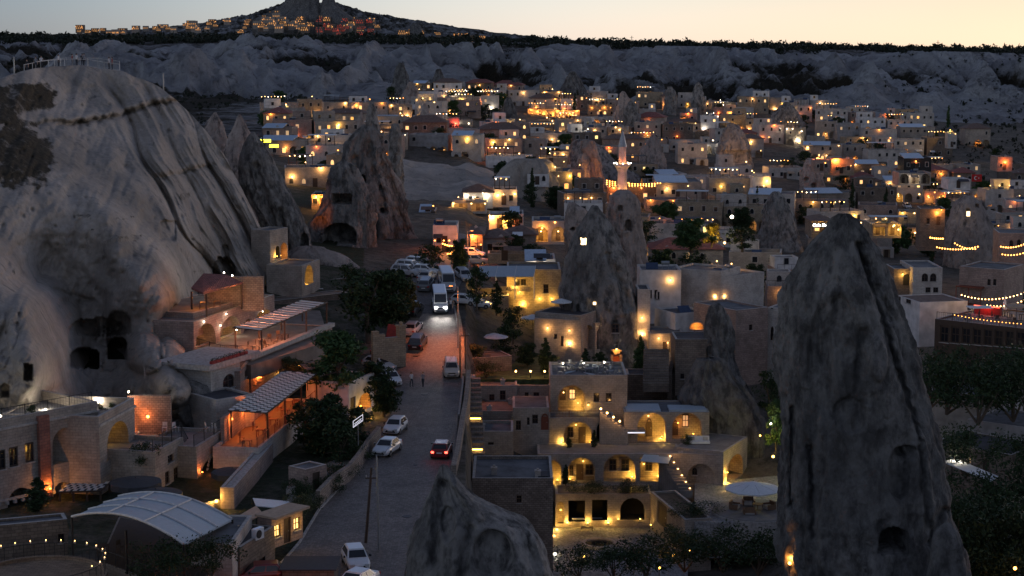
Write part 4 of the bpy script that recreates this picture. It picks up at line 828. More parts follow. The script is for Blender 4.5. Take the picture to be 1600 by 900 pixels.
# ================================================================ VEHICLES
def lerpq(a, b, t): return tuple(a[i]+(b[i]-a[i])*t for i in range(3))
def car_proto(kind):
    P = dict(hatch=(4.1, .89, 1.48, .93, [(-.5, .60), (-.47, .70), (-.36, .84), (-.25, .93), (0, .95), (.40, .97), (.47, .93), (.5, .80)], (-.26, -.08, .34, .47)),
             sedan=(4.6, .90, 1.45, .92, [(-.5, .60), (-.47, .70), (-.36, .82), (-.23, .92), (0, .94), (.30, .97), (.46, .98), (.5, .82)], (-.24, -.07, .22, .36)),
             suv=(4.45, .93, 1.68, 1.05, [(-.5, .70), (-.48, .86), (-.38, 1.00), (-.26, 1.06), (0, 1.08), (.42, 1.10), (.48, 1.05), (.5, .9)], (-.27, -.13, .40, .48)),
             van=(6.4, 1.02, 2.62, 1.35, [(-.5, .70), (-.49, .95), (-.44, 1.16), (-.37, 1.34), (0, 1.36), (.48, 1.36), (.495, 1.3), (.5, 1.0)], (-.375, -.27, .485, .495)))[kind]
    L, W, H, belt, prof, (c0, c1, c2, c3) = P; b = MB(); vs = []; zl = .28 if kind != 'van' else .38
    for (u, zt) in prof:
        tp = 1-.16*max(0, abs(u)-.40)/.10; w_ = W*tp
        vs += [(-w_*.93, u*L, zl), (-w_, u*L, zl+.14), (-w_, u*L, zt-.2), (-w_*.94, u*L, zt-.05), (-w_*.82, u*L, zt), (w_*.82, u*L, zt), (w_*.94, u*L, zt-.05), (w_, u*L, zt-.2), (w_, u*L, zl+.14), (w_*.93, u*L, zl)]
    n = 10; fs = []
    for k in range(len(prof)-1): fs += [(k*n+i, (k+1)*n+i, (k+1)*n+(i+1) % n, k*n+(i+1) % n) for i in range(n)]
    fs += [tuple(range(n)), tuple((len(prof)-1)*n+i for i in range(n-1, -1, -1))]; b.add(vs, fs)
    wb, wt = W*.90, W*.72 if kind != 'van' else W*.84; zb = belt
    B = [(-wb, c0*L, zb), (wb, c0*L, zb), (wb, c3*L, zb), (-wb, c3*L, zb)]; T = [(-wt, c1*L, H-.05), (wt, c1*L, H-.05), (wt, c2*L, H-.05), (-wt, c2*L, H-.05)]; T2 = [(x*.86, y*.97+.0, H) for x, y, z in T]
    b.add(B+T+T2, [(0, 1, 5, 4), (1, 2, 6, 5), (2, 3, 7, 6), (3, 0, 4, 7), (4, 5, 9, 8), (5, 6, 10, 9), (6, 7, 11, 10), (7, 4, 8, 11), (8, 9, 10, 11)])
    parts = {}
    def glass(p0, p1, p2, p3, nx, ny, off, u0=.07, u1=.93, v0=.1, v1=.9):
        def q(u, v): a = lerpq(p0, p1, u); c = lerpq(p3, p2, u); r = lerpq(a, c, v); return (r[0]+nx*off, r[1]+ny*off, r[2]+off*.4)
        m = MB(); f = [q(u0, v0), q(u1, v0), q(u1, v1), q(u0, v1)]; bk = [(x-nx*off*1.5, y-ny*off*1.5, z) for x, y, z in f]
        m.add(f+bk, [(0, 1, 2, 3), (0, 4, 5, 1), (1, 5, 6, 2), (2, 6, 7, 3), (3, 7, 4, 0)]); return m
    parts['windscreen'] = [glass(B[0], B[1], T[1], T[0], 0, -1, .02)]; parts['rear_window'] = [glass(B[2], B[3], T[3], T[2], 0, 1, .02, v0=.2)]
    ns = 2 if kind != 'van' else 4; sw = []
    for k in range(ns):
        u0, u1 = (k+.08)/ns, (k+.92)/ns
        if kind != 'van': u0 = .10+.42*k; u1 = .48+.42*k
        sw.append(glass(B[1], B[2], T[2], T[1], 1, 0, .02, u0, u1)); sw.append(glass(B[3], B[0], T[0], T[3], -1, 0, .02, 1-u1, 1-u0))
    parts['side_window'] = sw
    hz = prof[2][1]-.2; hl = []
    for s in (-1, 1): m = MB(); m.box(s*W*.62-.17, s*W*.62+.17, -L/2-.02, -L/2+.12, hz-.09, hz+.07); hl.append(m)
    parts['headlight'] = hl; tl = []
    for s in (-1, 1): m = MB(); m.box(s*W*.74-.13, s*W*.74+.13, L/2-.1, L/2+.02, prof[-2][1]-.28, prof[-2][1]-.1); tl.append(m)
    parts['tail_light'] = tl
    m = MB(); m.box(-W*.48, W*.48, -L/2-.015, -L/2+.1, hz-.16, hz-.04); m.box(-W*.6, W*.6, -L/2-.015, -L/2+.1, zl+.06, zl+.2); parts['grille'] = [m]
    pl = []
    for s in (-1, 1): m = MB(); m.box(-.26, .26, s*(L/2+.022)-.012, s*(L/2+.022)+.012, zl+.2 if s < 0 else .62, zl+.32 if s < 0 else .74); pl.append(m)
    parts['licence_plate'] = pl
    mi = []
    for s in (-1, 1): m = MB(); m.box(s*W*1.0-.02, s*W*1.0+s*.18+.02, c0*L+.28, c0*L+.42, zb+.0, zb+.16); mi.append(m)
    parts['mirror'] = mi; bm_ = MB(); bm_.box(-W*.95, W*.95, -L*.28, L*.42, zl-.12, zl+.02); parts['underbody'] = [bm_]
    if kind == 'suv': parts['roof_rail'] = [MB().cyl((s*wt*.86, c1*L+.2, H+.03), (s*wt*.86, c2*L-.1, H+.03), .025, n=5) for s in (-1, 1)]
    wr = .33 if kind != 'van' else .36; ty = MB(); ty.cyl((-.11, 0, 0), (.11, 0, 0), wr, n=18); rm_ = MB(); rm_.cyl((-.125, 0, 0), (.125, 0, 0), wr*.62, n=12)
    mats = dict(windscreen='glass_dark', rear_window='glass_dark', side_window='glass_dark', headlight='headlamp', tail_light='taillight', grille='rubber', licence_plate='plate', mirror='glass_dark', underbody='rubber', roof_rail='chrome')
    return dict(body=b, parts={k: [mesh(k, m, mats[k]) for m in v] for k, v in parts.items()}, tyre=mesh('tyre', ty, 'rubber', False), rim=mesh('rim', rm_, 'chrome'), L=L, W=W, H=H, wr=wr, hz=hz, wy=(-L*.315 if kind != 'van' else -L*.33, L*.30))
CARS = {}; BODY = {}
ME_HL = None
def car(label, kind, paint, px, py, heading, group='cars on the road', lit=False, cat='car', y0=100, name='parked_car', loc=None, brake=False):
    """heading: degrees, 0 = nose towards the camera, +90 = nose to the right of the picture"""
    if kind not in CARS: CARS[kind] = car_proto(kind)
    c = CARS[kind]; p = loc or gp(px, py, y0); k = (kind, paint)
    if k not in BODY: BODY[k] = mesh('body', c['body'], 'paint_'+paint)
    t = thing(name, label, cat, (p.x, p.y, p.z+.07), R(heading), group); sl = (gz(p.x+math.sin(R(heading))*2, p.y-math.cos(R(heading))*2)-gz(p.x-math.sin(R(heading))*2, p.y+math.cos(R(heading))*2))/4
    t.rotation_euler = (math.atan(-sl)*-1*-1, 0, R(heading)) if abs(sl) < .3 else (0, 0, R(heading))
    link('body', BODY[k], t)
    for nm, ms in c['parts'].items():
        for m in ms:
            o = link(nm, m, t)
            if lit and nm == 'headlight' or brake and nm == 'tail_light':
                mm = m.copy(); mm.materials.clear(); mm.materials.append(M['head_on' if nm == 'headlight' else 'tail_on']); o.data = mm
    for x in (-c['W']+.1, c['W']-.1):
        for y in c['wy']: w_ = link('wheel', c['tyre'], t, (x, y, c['wr'])); link('rim', c['rim'], w_)
    if lit:
        for s in (-1, 1): light(t, (s*c['W']*.62, -c['L']/2-.15, c['hz']), (1, .93, .85), 220, .1, 75, (0, -1, -.16))
    return t
glow('head_on', (1, .95, .9), 30); glow('tail_on', (1, .05, .03), 6)
G1 = 'cars parked along the left of the road'
car('white hatchback parked behind the white saloon on the left kerb', 'hatch', 'white', 618, 676, -12, G1)
car('white saloon parked half way down the left kerb, nose to viewer', 'sedan', 'white', 605, 710, -16, G1)
car('dark red hatchback driving uphill in the right lane', 'hatch', 'red', 690, 713, 176, name='moving_car', brake=True)
car('pale SUV coming down the right lane beside the two walkers', 'suv', 'beige', 705, 587, 4, name='moving_car')
car('white car at the bottom of the road beside the utility pole', 'hatch', 'white', 556, 886, 14, G1)
car('white car cut by the bottom edge, behind the other white car', 'sedan', 'white', 556, 925, -25, G1)
car('red car cut by the bottom edge of the picture at left', 'hatch', 'red', 405, 912, -80, G1)
car('black hatchback parked across the small car park on the left', 'hatch', 'black', 606, 559, 78, G1)
car('silver hatchback parked below the black hatchback', 'hatch', 'silver', 592, 579, 58, G1)
car('white saloon parked beside the white gate, left of the walkers', 'sedan', 'white', 610, 600, 20, G1)
car('black SUV parked with its rear to the viewer by the stone pillar', 'suv', 'black', 653, 543, 172, G1)
car('silver saloon parked in front of the stone pillar', 'sedan', 'silver', 645, 520, 168, G1)
car('dark minivan parked under the big dark trees', 'suv', 'black', 644, 492, 170, G1)
van = car('white minibus with lit headlights driving down the road', 'van', 'white', 687, 483, 5, lit=True, cat='minibus', name='minibus')
car('silver van following behind the white minibus', 'van', 'silver', 698, 452, 8, cat='van', name='van')
car('white car parked right of the minibus', 'hatch', 'white', 727, 478, 62, 'cars parked beside the restaurant')
car('small white car parked by the low wall before the yellow restaurant', 'hatch', 'white', 747, 483, 80, 'cars parked beside the restaurant')
G2 = 'cars in the upper car park'
for i, (x, y, k, c, h, l) in enumerate([(634, 432, 'suv', 'silver', 70, 'silver estate car, lowest left of the upper car park'), (640, 425, 'suv', 'white', 70, 'long white car, second row of the upper car park'), (655, 420, 'suv', 'silver', 70, 'silver van at the back of the upper car park'), (664, 430, 'hatch', 'white', 76, 'small white car at the right end of the upper car park'), (667, 440, 'sedan', 'silver', 165, 'pale saloon at the upper car park exit'), (666, 453, 'suv', 'grey', 172, 'dark grey pickup below the pale saloon'), (724, 437, 'hatch', 'silver', 20, 'silver car in the shade of the roundabout trees'), (738, 402, 'hatch', 'white', 80, 'white car behind the roundabout trees'), (741, 415, 'suv', 'silver', 90, 'silver car by the wall of the brown tiled house'), (790, 414, 'suv', 'black', 92, 'dark car parked behind the yellow restaurant')]):
    car(l, k, c, x, y, h, G2)
# far traffic on the lane at the right
for l, x, y, h in (('small white car driving along the far lane', 1411, 344, 5), ('dim grey car further up the far lane', 1417, 326, 5)):
    car(l, 'hatch', 'white', x, y, h, 'cars on the far lane', y0=300, name='moving_car')
# ================================================================ PEOPLE
def skin_body(joints, edges, me_name='body', sub=1):
    me = bpy.data.meshes.new('tmp'); me.from_pydata([j[:3] for j in joints], edges, []); o = bpy.data.objects.new('tmp', me); COL.objects.link(o)
    md = o.modifiers.new('s', 'SKIN')
    for i, j in enumerate(joints): me.skin_vertices[0].data[i].radius = (j[3], j[4] if len(j) > 4 else j[3])
    me.skin_vertices[0].data[0].use_root = True
    s = o.modifiers.new('u', 'SUBSURF'); s.levels = sub; s.render_levels = sub
    dg = bpy.context.evaluated_depsgraph_get(); ev = o.evaluated_get(dg); r = bpy.data.meshes.new_from_object(ev); bpy.data.objects.remove(o); r.name = me_name; return r
PPL = {}
def person_proto(pose):
    """1.75 m tall, faces -Y; one skinned figure with hands of five fingers; clothing is told apart by height on the body"""
    sw = .12 if pose == 'walk' else 0
    J = [(0, 0, .95, .14, .10), (0, .01, 1.12, .125, .09), (0, .01, 1.32, .17, .10), (0, 0, 1.45, .12, .08), (0, -.01, 1.52, .055), (0, -.02, 1.60, .075, .085), (0, -.02, 1.68, .078, .095), (0, -.015, 1.745, .05, .06)]
    E = [(i, i+1) for i in range(7)]
    for s in (-1, 1):
        f = s*sw; b = len(J)
        J += [(s*.10, 0, .88, .095, .095), (s*.10, -f*.9, .50, .062, .065), (s*.10, -f*1.2+(.05 if f < 0 else 0), .10, .042, .045), (s*.105, -f*1.2-.13, .035, .04, .03)]; E += [(0, b), (b, b+1), (b+1, b+2), (b+2, b+3)]
        b = len(J); g = -f
        arm = [(s*.20, 0, 1.42, .055, .055), (s*.235, .02-g*.6, 1.15, .042, .042), (s*.245, -.05-g*1.3, .90, .030, .03), (s*.245, -.06-g*1.4, .83, .036, .018)] if pose != 'phone' or s < 0 else [(s*.20, 0, 1.42, .055, .055), (s*.24, -.02, 1.16, .042, .042), (s*.16, -.24, 1.28, .030, .03), (s*.13, -.30, 1.33, .03, .02)]
        J += arm; E += [(3, b), (b, b+1), (b+1, b+2), (b+2, b+3)]; h = b+3; hx, hy, hz = arm[3][:3]; up = 1 if arm[3][2] > 1.2 else -1
        for q, ln in enumerate((.075, .085, .08, .062)):
            k = len(J); y = hy-.03+.02*q; J += [(hx, y, hz+up*.045, .009, .009), (hx-s*.012, y-.004, hz+up*(.045+ln), .008, .008)]; E += [(h, k), (k, k+1)]
        k = len(J); J += [(hx-s*.01, hy-.045, hz+up*.02, .010, .010), (hx-s*.02, hy-.06, hz+up*.06, .009, .009)]; E += [(h, k), (k, k+1)]
    k = len(J); J += [(0, -.115, 1.625, .012, .012)]; E += [(6, k)]
    return skin_body(J, E)
def person(label, p, rz, shirt='shirt_white', trouser='trousers', pose='stand', hair='hair', group=None, scale=1):
    key = (pose, shirt, trouser)
    if pose not in PPL: PPL[pose] = person_proto(pose)
    if key not in PPL:
        me = PPL[pose].copy()
        for m in ('skin', shirt, trouser, 'rubber'): me.materials.append(M[m])
        for f in me.polygons:
            c = f.center; f.material_index = 3 if c.z < .09 else 2 if (c.z < 1.0 and abs(c.x) < .19) else 0 if (c.z > 1.49 or (abs(c.x) > .215 and c.z < 1.2) or c.y < -.2) else 1
        me.polygons.foreach_set('use_smooth', [True]*len(me.polygons)); PPL[key] = me
    t = thing('person', label, 'person', p, rz, group); t.scale = (scale,)*3; link('body', PPL[key], t)
    mb = MB(); mb.ball((0, .012, 1.70), .098, 10, sz=.9); mb.ball((0, .05, 1.64), .07, 8); obj('hair', mb, hair, t, True)
    e = MB(); e.ball((-.03, -.105, 1.655), .011, 6); e.ball((.03, -.105, 1.655), .011, 6); obj('eyes', e, 'rubber', t, True)
    mo = MB(); mo.box(-.022, .022, -.103, -.09, 1.588, 1.594); obj('mouth', mo, 'shirt_red', t); return t
p = gp(643, 606); person('left of two people walking in the road, white top', (p.x, p.y, p.z+.06), R(30), 'shirt_white', 'trousers', 'walk')
p = gp(661, 606); person('right of two people walking in the road, grey top', (p.x, p.y, p.z+.06), R(-20), 'shirt_grey', 'trousers', 'walk')
p = gp(704, 489); person('person in white standing beside the minibus', (p.x, p.y, p.z+.06), R(40), 'shirt_white', 'trousers', 'stand')
p = gp(709, 491); person('person in dark clothes standing at the kerb behind the minibus', (p.x, p.y, p.z+.06), R(-60), 'shirt_black', 'trousers', 'phone')
# viewpoint on top of the cliff: rail and visitors
def crest(px, back=0.0):
    j = int(np.clip(round((px+70)/1.9), 0, len(CTOP[0])-1)); Y = CTOP[2][0, j]; v = at(px, CTOP[1][j], Y); return Vector((v.x, v.y+back, v.z-.12-.02*back))
rp = [crest(x, 1.2) for x in (34, 60, 85, 110, 135, 160, 184)]
railing('pale wooden rail along the viewpoint on top of the cliff', rp, 1.0, 9, 'slat_white', 'fence', 1.6)
railing('second pale rail further back on the cliff viewpoint', [crest(x, 5) for x in (40, 90, 140, 175)], 1.3, 9, 'slat_white', 'fence', 1.8)
for i, (px, bk, sh, pose, lb) in enumerate([(50, 2, 'shirt_grey', 'stand', 'visitor in grey at the left end of the cliff viewpoint'), (57, 2.5, 'shirt_white', 'phone', 'visitor in white holding a phone, left on the cliff viewpoint'), (80, 4, 'shirt_white', 'stand', 'visitor in white standing alone on the cliff viewpoint'), (102, 4, 'shirt_red', 'stand', 'visitor in red near the middle of the cliff viewpoint'),
        (113, 2.5, 'shirt_white', 'stand', 'visitor in white at the middle of the cliff viewpoint'), (118, 4, 'shirt_black', 'stand', 'visitor in black beside the one in white, middle of the viewpoint'), (125, 2.5, 'shirt_grey', 'phone', 'visitor in grey right of the one in black on the viewpoint'), (163, 3, 'shirt_white', 'stand', 'visitor in white near the right end of the viewpoint rail'), (169, 2.6, 'shirt_red', 'stand', 'visitor in dark red at the right end of the viewpoint rail'), (33, 3, 'shirt_black', 'stand', 'visitor in black at the far left of the viewpoint')]):
    c = crest(px, bk); person(lb, (c.x, c.y, c.z), R(i*37), sh, 'trousers', pose, group='visitors on the cliff viewpoint', scale=1.0)
for px, lb in ((19, 'thin metal pole at the left end of the cliff top'), (253, 'thin metal pole standing on the right shoulder of the cliff')):
    c = crest(px, 1); t = thing('marker_pole', lb, 'pole', c); mb = MB(); mb.cyl((0, 0, -.6), (0, 0, 2.2), .1, .08); obj('pole', mb, 'metal_grey', t); mb = MB(); mb.ball((0, 0, 2.25), .12); obj('cap', mb, 'metal_grey', t)
# ================================================================ POLES AND STREET LAMPS
def pole(label, px, pyb, pyt, lean=0, m='wood_dark', r=.13, cross=True, lampside=0, p=0, g='glow_amber', cat='pole', name='utility_pole'):
    py_ = pyb; b = gp(px, pyb, 60); k = kpx(b.y, b.z); H = (pyb-pyt)/k*1.01; t = thing(name, label, cat, b); mb = MB(); mb.cyl((0, 0, -.3), (lean, 0, H), r, r*.7, 8); obj('pole', mb, m, t)
    if cross:
        c = MB(); c.box(lean-.5, lean+.5, -.05, .05, H-.9, H-.8); obj('crossarm', c, m, t)
        for s in (-.42, 0, .42): i = MB(); i.cyl((lean+s, 0, H-.8), (lean+s, 0, H-.6), .05); obj('insulator', i, 'coping', t)
    if lampside:
        a = MB(); a.cyl((lean, 0, H-.1), (lean+lampside*1.1, -.1, H+.2), .04); obj('arm', a, m, t); hd = MB(); hd.box(lean+lampside*1.1-.3, lean+lampside*1.1+.3, -.25, .05, H+.12, H+.24); obj('lamp_head', hd, 'metal_grey', t)
        if p: q = MB(); q.box(lean+lampside*1.1-.2, lean+lampside*1.1+.2, -.2, 0, H+.07, H+.118); obj('bulb', q, g, t); light(t, (lean+lampside*1.1, -.1, H-.1), COLS[g], p, .2, 125 if py_ < 900 else 165, (0, 0, -1))
    return t, b, H
T1, b1, H1 = pole('dark wooden utility pole rising beside the white car', 571, 850, 730, .55)
pole('tall pale lamp post just right of the dark utility pole', 592, 862, 712, -.1, 'metal_grey', .09, False)
pole('street lamp at the kerb right of the minibus', 716, 545, 448, 0, 'metal_grey', .08, False, -.8, 2400, 'glow_orange', 'street lamp', 'street_lamp')
pole('thin dark utility pole by the low wall right of the road', 727, 583, 515, 0, r=.08)
pole('short dark pole with a box by the right kerb', 719, 592, 525, 0, r=.09, cross=False)
pole('wooden pole beside the orange lit brown house', 746, 408, 372, 0, r=.08)
pole('pale pole in the upper car park', 665 and 622, 440, 408, 0, 'metal_grey', .07, False)
pole('lamp post at the bottom of the road, just below the picture', 462, 1010, 908, 0, 'metal_grey', .08, False, .8, 5500, 'glow_orange', 'street lamp', 'street_lamp')
pole('street lamp on the upper street by the orange house', 731, 400, 362, 0, 'metal_grey', .08, False, .6, 2200, 'glow_orange', 'street lamp', 'street_lamp')
# overhead lines
for i, (A, B) in enumerate([((575, 738, b1.y), (727, 517, gp(727, 583).y)), ((575, 740, b1.y), (540, 735, b1.y+2)), ((577, 742, b1.y), (727, 520, gp(727, 583).y))]):
    a, b = at(*A[:2], A[2]), at(*B[:2], B[2]); mb = MB(); n = 14
    P = [a.lerp(b, k/n)-Vector((0, 0, 3*.6*4*(k/n)*(1-k/n)*(.1 if i == 1 else .5))) for k in range(n+1)]
    for u, v in zip(P[:-1], P[1:]): mb.cyl(u, v, .018, n=3, cap=False)
    tag(obj('overhead_cable', mb, 'iron'), ['upper overhead cable from the dark pole across the road', 'short cable leaving the dark pole to the left', 'lower overhead cable from the dark pole across the road'][i], 'cable')
# ================================================================ LEFT: CAVE HOTELS UNDER THE CLIFF
N = in_arch
# arcade hotel at the far left
B1 = Bld('long two storey stone arcade hotel at the lower left edge', (-30, 148), (157, 157.5), 662, 850, 12, [
    ('w', 3, 734, 13, 31), ('w', 22, 729, 14, 31), ('w', 47, 722, 14, 31), ('w', -18, 738, 13, 31),
    ('n', 103, 722, 40, 54, N(('w', -.5, .6, .7, 1.3), ('d', .5, 0, .8, 1.9), lamps=(('glow_yellow', .2, .1, 22, .8),), d=1.7)),
    ('n', 144, 716, 14, 40, N(('d', 0, 0, .5, 1.7), d=1.0)),
    ('n', 33, 812, 40, 50, N(('da', 0, 0, 1.1, 2.2), d=1.6, dark=0)), ('n', 98, 797, 26, 44, N(d=1.4)), ('n', -14, 822, 26, 42, N(lamps=(('glow_amber', 0, .1, 14),), d=1.4)),
    ('w', 134, 792, 9, 22)], cat='hotel', name='hotel', wm='stone_wall', par=.9, nm='stone_yellow', rm='floor_stone')
for px, m in ((67, 'stone_redlit'),):
    x, _ = B1.uv(px, 700); mb = MB(); mb.box(x-.55, x+.55, -.35, .0, 0, B1.H-.3); obj('pilaster', mb, m, B1.r); uplight(B1.r, (x, -.8, 2.2), 'glow_orange', 120); uplight(B1.r, (x+.1, -.7, B1.H*.42), 'glow_amber', 60)
cor = MB(); cor.box(-.1, B1.L+.1, -.14, -.002, B1.H-.95, B1.H-.75); cor.box(-.1, B1.L*.6, -.1, -.002, B1.H*.40, B1.H*.40+.22); obj('cornice', cor, 'coping', B1.r)
for i in range(9):   # corbels under the string course
    c = MB(); c.box(-.12, .12, -.3, -.004, B1.H*.40-.3, B1.H*.40-.01); obj('corbel', c, 'coping', B1.r, loc=(.8+i*.8, 0, 0))
B1.up(131, 752, 'glow_orange', 110)
B2 = Bld('projecting arcade bay with one big arched loggia at the hotel corner', (157, 154.5), (213, 163), 651, 835, 9, [
    ('n', 185, 710, 34, 52, N(('w', .5, .9, .8, 1.2), ('da', -.6, 0, .8, 2.0), d=2.0, lamps=(('glow_yellow', .9, 1.9, 22),))), ('ba', 178, 778, 18, 34)], cat='hotel', name='hotel', par=.9, rm='floor_stone')
B2.up(167, 786, 'glow_yellow', 100); cor = MB(); cor.box(-.1, B2.L+.1, -.14, -.002, B2.H-.95, B2.H-.72); obj('cornice', cor, 'coping', B2.r)
for (px, py, Y, l) in ((71, 640, 158, 'lit globe lamp on the hotel terrace, above the red lit pilaster'), (152, 629, 163, 'lit globe lamp on the hotel terrace beside the dark shrubs'), (201, 612, 166, 'lit globe lamp at the right corner of the hotel terrace'), (1, 650, 152, 'lit globe lamp at the far left end of the hotel terrace')):
    q = at(px, py, Y); post_lamp(l, (q.x, q.y, q.z-1.7), 1.6, 'glow_white', 70)
railing('thin iron railing along the hotel roof terrace at far left', [B1.w(.3, .5, B1.H-.9), B1.w(B1.L-.3, .5, B1.H-.9)], 1.7, .3, m='metal_dark')
for i, (px, py, Y, h) in enumerate([(50, 640, 156, 1.9), (155, 632, 162, 1.6), (165, 634, 162, 1.2), (175, 628, 163, 1.5), (90, 640, 158, 1.1)]):
    q = at(px, py, Y); q.z = at(px, py, Y).z-1.4; tree('potted_shrub', ['round dark shrub in a pot on the hotel terrace, leftmost', 'dark shrub on the hotel terrace below the middle globe lamp', 'low shrub on the hotel terrace right of the middle globe lamp', 'shrub near the right corner of the hotel terrace', 'low shrub between the two left terrace lamps'][i], 'round', 'leaf_dark', q, h, seed=i % 2, n=30, cat='shrub', group='shrubs on the hotel terrace', trunk='stem')
# orange lit niche in the rock between hotel and stone house
t = thing('rock_niche', 'orange lit hollow with stairs in the rock right of the arcade hotel', 'rock niche', at(228, 690, 166)); k = at(228, 690, 166)
mb = MB(); mb.box(-1.9, 2.2, 1.2, 1.6, -2, 4.2); obj('back_wall', mb, 'stone_rough', t); st = MB()
for i in range(9):
    s_ = MB(); s_.box(-1.2+i*.34, -.86+i*.34, -.2, 1.1, -1.5, -1.2+i*.28); obj('step', s_, 'stone_brown', t)
light(t, (-1.3, .3, .1), ORANGE, 70, .1); light(t, (-.2, .6, 2.4), ORANGE, 40, .1); light(t, (-1.2, .7, 3.6), ORANGE, 30, .1)
for px, py, m in ((219, 686, 'glow_yellow'), (231, 651, 'glow_amber')):
    q = at(px, py, 165.6)-k; b = MB(); b.ball(q, .14, 8); obj('bulb', b, m, t, True)
rock('rock_mass', 'dark rough rock with hollows between the terrace houses', 176, [(596, 262, 300), (606, 235, 325), (622, 218, 335), (645, 214, 345), (665, 224, 350), (690, 232, 352), (720, 240, 352)], 'tuff_grey', ratio=.5, nth=160, amp=.12, flute=.1, rough=.6, seed=91, base=0, dents=((232, 640, 26, 24, 2), (262, 650, 30, 40, 2.2), (255, 690, 40, 40, 1.5)), cleft=((290, 615, 320, 660, 5, 1), (250, 625, 300, 690, 6, 1.2)))
# stone house with roof terrace and lit arch (215-350, 690-790)
B3 = Bld('flat roofed stone house with glass railed terrace and small round window', (243, 156), (288, 162), 706, 800, 7, [('w', 267, 722, 9, 12), ('w', 262, 756, 7, 20), ('w', 276, 755, 8, 26)], wm='stone_wall', par=.4, rm='floor_stone')
B4 = Bld('stone house with a wide lit arch and railed terrace, orange light at its corner', (308, 160.5), (354, 168), 698, 778, 8, [('n', 333, 760, 40, 50, N(('d', -.75, 0, .8, 2.3), ('w', .35, .7, .9, 1.5), d=.9, lamps=(('glow_warm', -.2, 1.9, 6),)))], wm='stone_wall', par=.3, rm='floor_stone', nm='stone_wall')
B4.up(310.5, 763, 'glow_amber', 60); B4.up(311, 740, 'glow_orange', 20)
arch_t = MB(); x, z = B4.uv(333, 760)
for i in range(13):
    a = math.pi*i/12; v = MB(); r0 = 1.32; v.box(-.13, .13, -.10, 0, 0, .3); o = obj('arch_stone', v, 'coping', B4.r); o.location = (x-r0*math.cos(a), 0, z+1.62+r0*math.sin(a)*1.0); o.rotation_euler = (0, math.pi/2*0-(math.pi/2-a)*-1*-1, 0)
B3b = Bld('dark recessed stone wall joining the two railed roof terraces', (286, 165), (310, 164.5), 702, 785, 6, [], wm='stone_brown', par=.4, rm='floor_stone', cat='wall', name='stone_wall')
railing('dark railing round the roof terrace of the lit arch house', [B4.w(-.1, .2, B4.H), B4.w(B4.L, .2, B4.H)], 1.1, .25)
railing('dark railing round the roof terrace above the small round window', [B3.w(0, .2, B3.H), B3.w(B3.L, .2, B3.H), B3b.w(.5, .2, B3b.H)], 1.1, .25)
for i, (px, py) in enumerate(((258, 698), (275, 694), (325, 690), (335, 685))): q = at(px, py, 166); chair('white chair on the railed roof terraces, number of four scattered' if 0 else ['leftmost white chair on the railed roof terraces', 'white chair right of the leftmost on the roof terraces', 'white chair near the corner of the lit arch roof', 'white chair furthest back on the lit arch roof'][i], (q.x, q.y, B3.o.z+B3.H-.4), i, 'slat_white', 'chairs on the roof terraces')
for i, (px, py, Y, r, l) in enumerate(((363, 735, 158, 1.9, 'dark parasol left of the lit yard steps'), (212, 750, 152, 2.3, 'wide dark parasol in the hotel yard, left one'), (243, 768, 149, 2.3, 'wide dark parasol in the hotel yard, right one'))):
    q = at(px, py, Y); umbrella(l, (q.x, q.y, q.z-2.4), r, 2.6, 'canvas_dark', 'dark parasols in the hotel yard', droop=.16, valance=.5)
q = at(128, 792, 151)
def checker_pergola(label, A, B, C, cols, rows, h, group=None, fill='slat_white', gap=.5, stag=True, post='wood_dark', post_sides=(0, 1)):
    """pergola over the corners A (near left), B (near right), C (far left): slats laid in staggered rows on beams and posts"""
    A, B, C = Vector(A), Vector(B), Vector(C); t = thing('pergola', label, 'pergola', A, 0, group); u = (B-A)/cols; v = (C-A)/rows; w_ = .03
    pm_ = MB(); p0, p1, p2, p3 = Vector((0, 0, 0)), u*.52, u*.52+v*(.93 if stag else .9), v*(.93 if stag else .9); up = Vector((0, 0, .05)); pm_.add([p0, p1, p2, p3, p0+up, p1+up, p2+up, p3+up], [(0, 3, 2, 1), (4, 5, 6, 7), (0, 1, 5, 4), (1, 2, 6, 5), (2, 3, 7, 6), (3, 0, 4, 7)]); me = mesh('slat', pm_, fill)
    for j in range(rows):
        for i in range(cols): link('slat', me, t, u*(i+(.5 if j % 2 and stag else 0))*.97+v*j)
    if stag: m_ = MB(); q0 = (B-A)*1.0; q1 = (C-A)*1.0; dn = Vector((0, 0, -.04)); m_.add([dn, q0+dn, q0+q1+dn, q1+dn, dn*2, q0+dn*2, q0+q1+dn*2, q1+dn*2], [(0, 1, 2, 3), (7, 6, 5, 4)]); obj('gap_dark_sheet', m_, 'canvas_dark', t)  # added dark sheet below the slats so the gaps between them read shaded
    L = (B-A).length
    for k in (0, 1):
        b = MB(); a0 = (C-A)*k*.98; b.cyl(a0-up*1.6, a0+(B-A)-up*1.6, .09, n=4); obj('beam', b, post, t)
    for k in range(5):
        b = MB(); a0 = (B-A)*(k/4); b.cyl(a0-up, a0+(C-A)-up, .06, n=4); obj('beam', b, post, t)
    pp = MB(); pp.box(-.08, .08, -.08, .08, -h, -.08); pm2 = mesh('post', pp, post)
    for k in range(4):
        for s in post_sides: link('post', pm2, t, (B-A)*(k/3*.96+.02)+(C-A)*s*.96)
    return t
# small checkered awning in the hotel yard
a, b, c = at(92, 768, 152), at(158, 757, 152.5), at(108, 752, 155); b.z = a.z; c.z = a.z; checker_pergola('small checkered awning over the yard of the arcade hotel', a, b, c, 6, 4, 2.6)
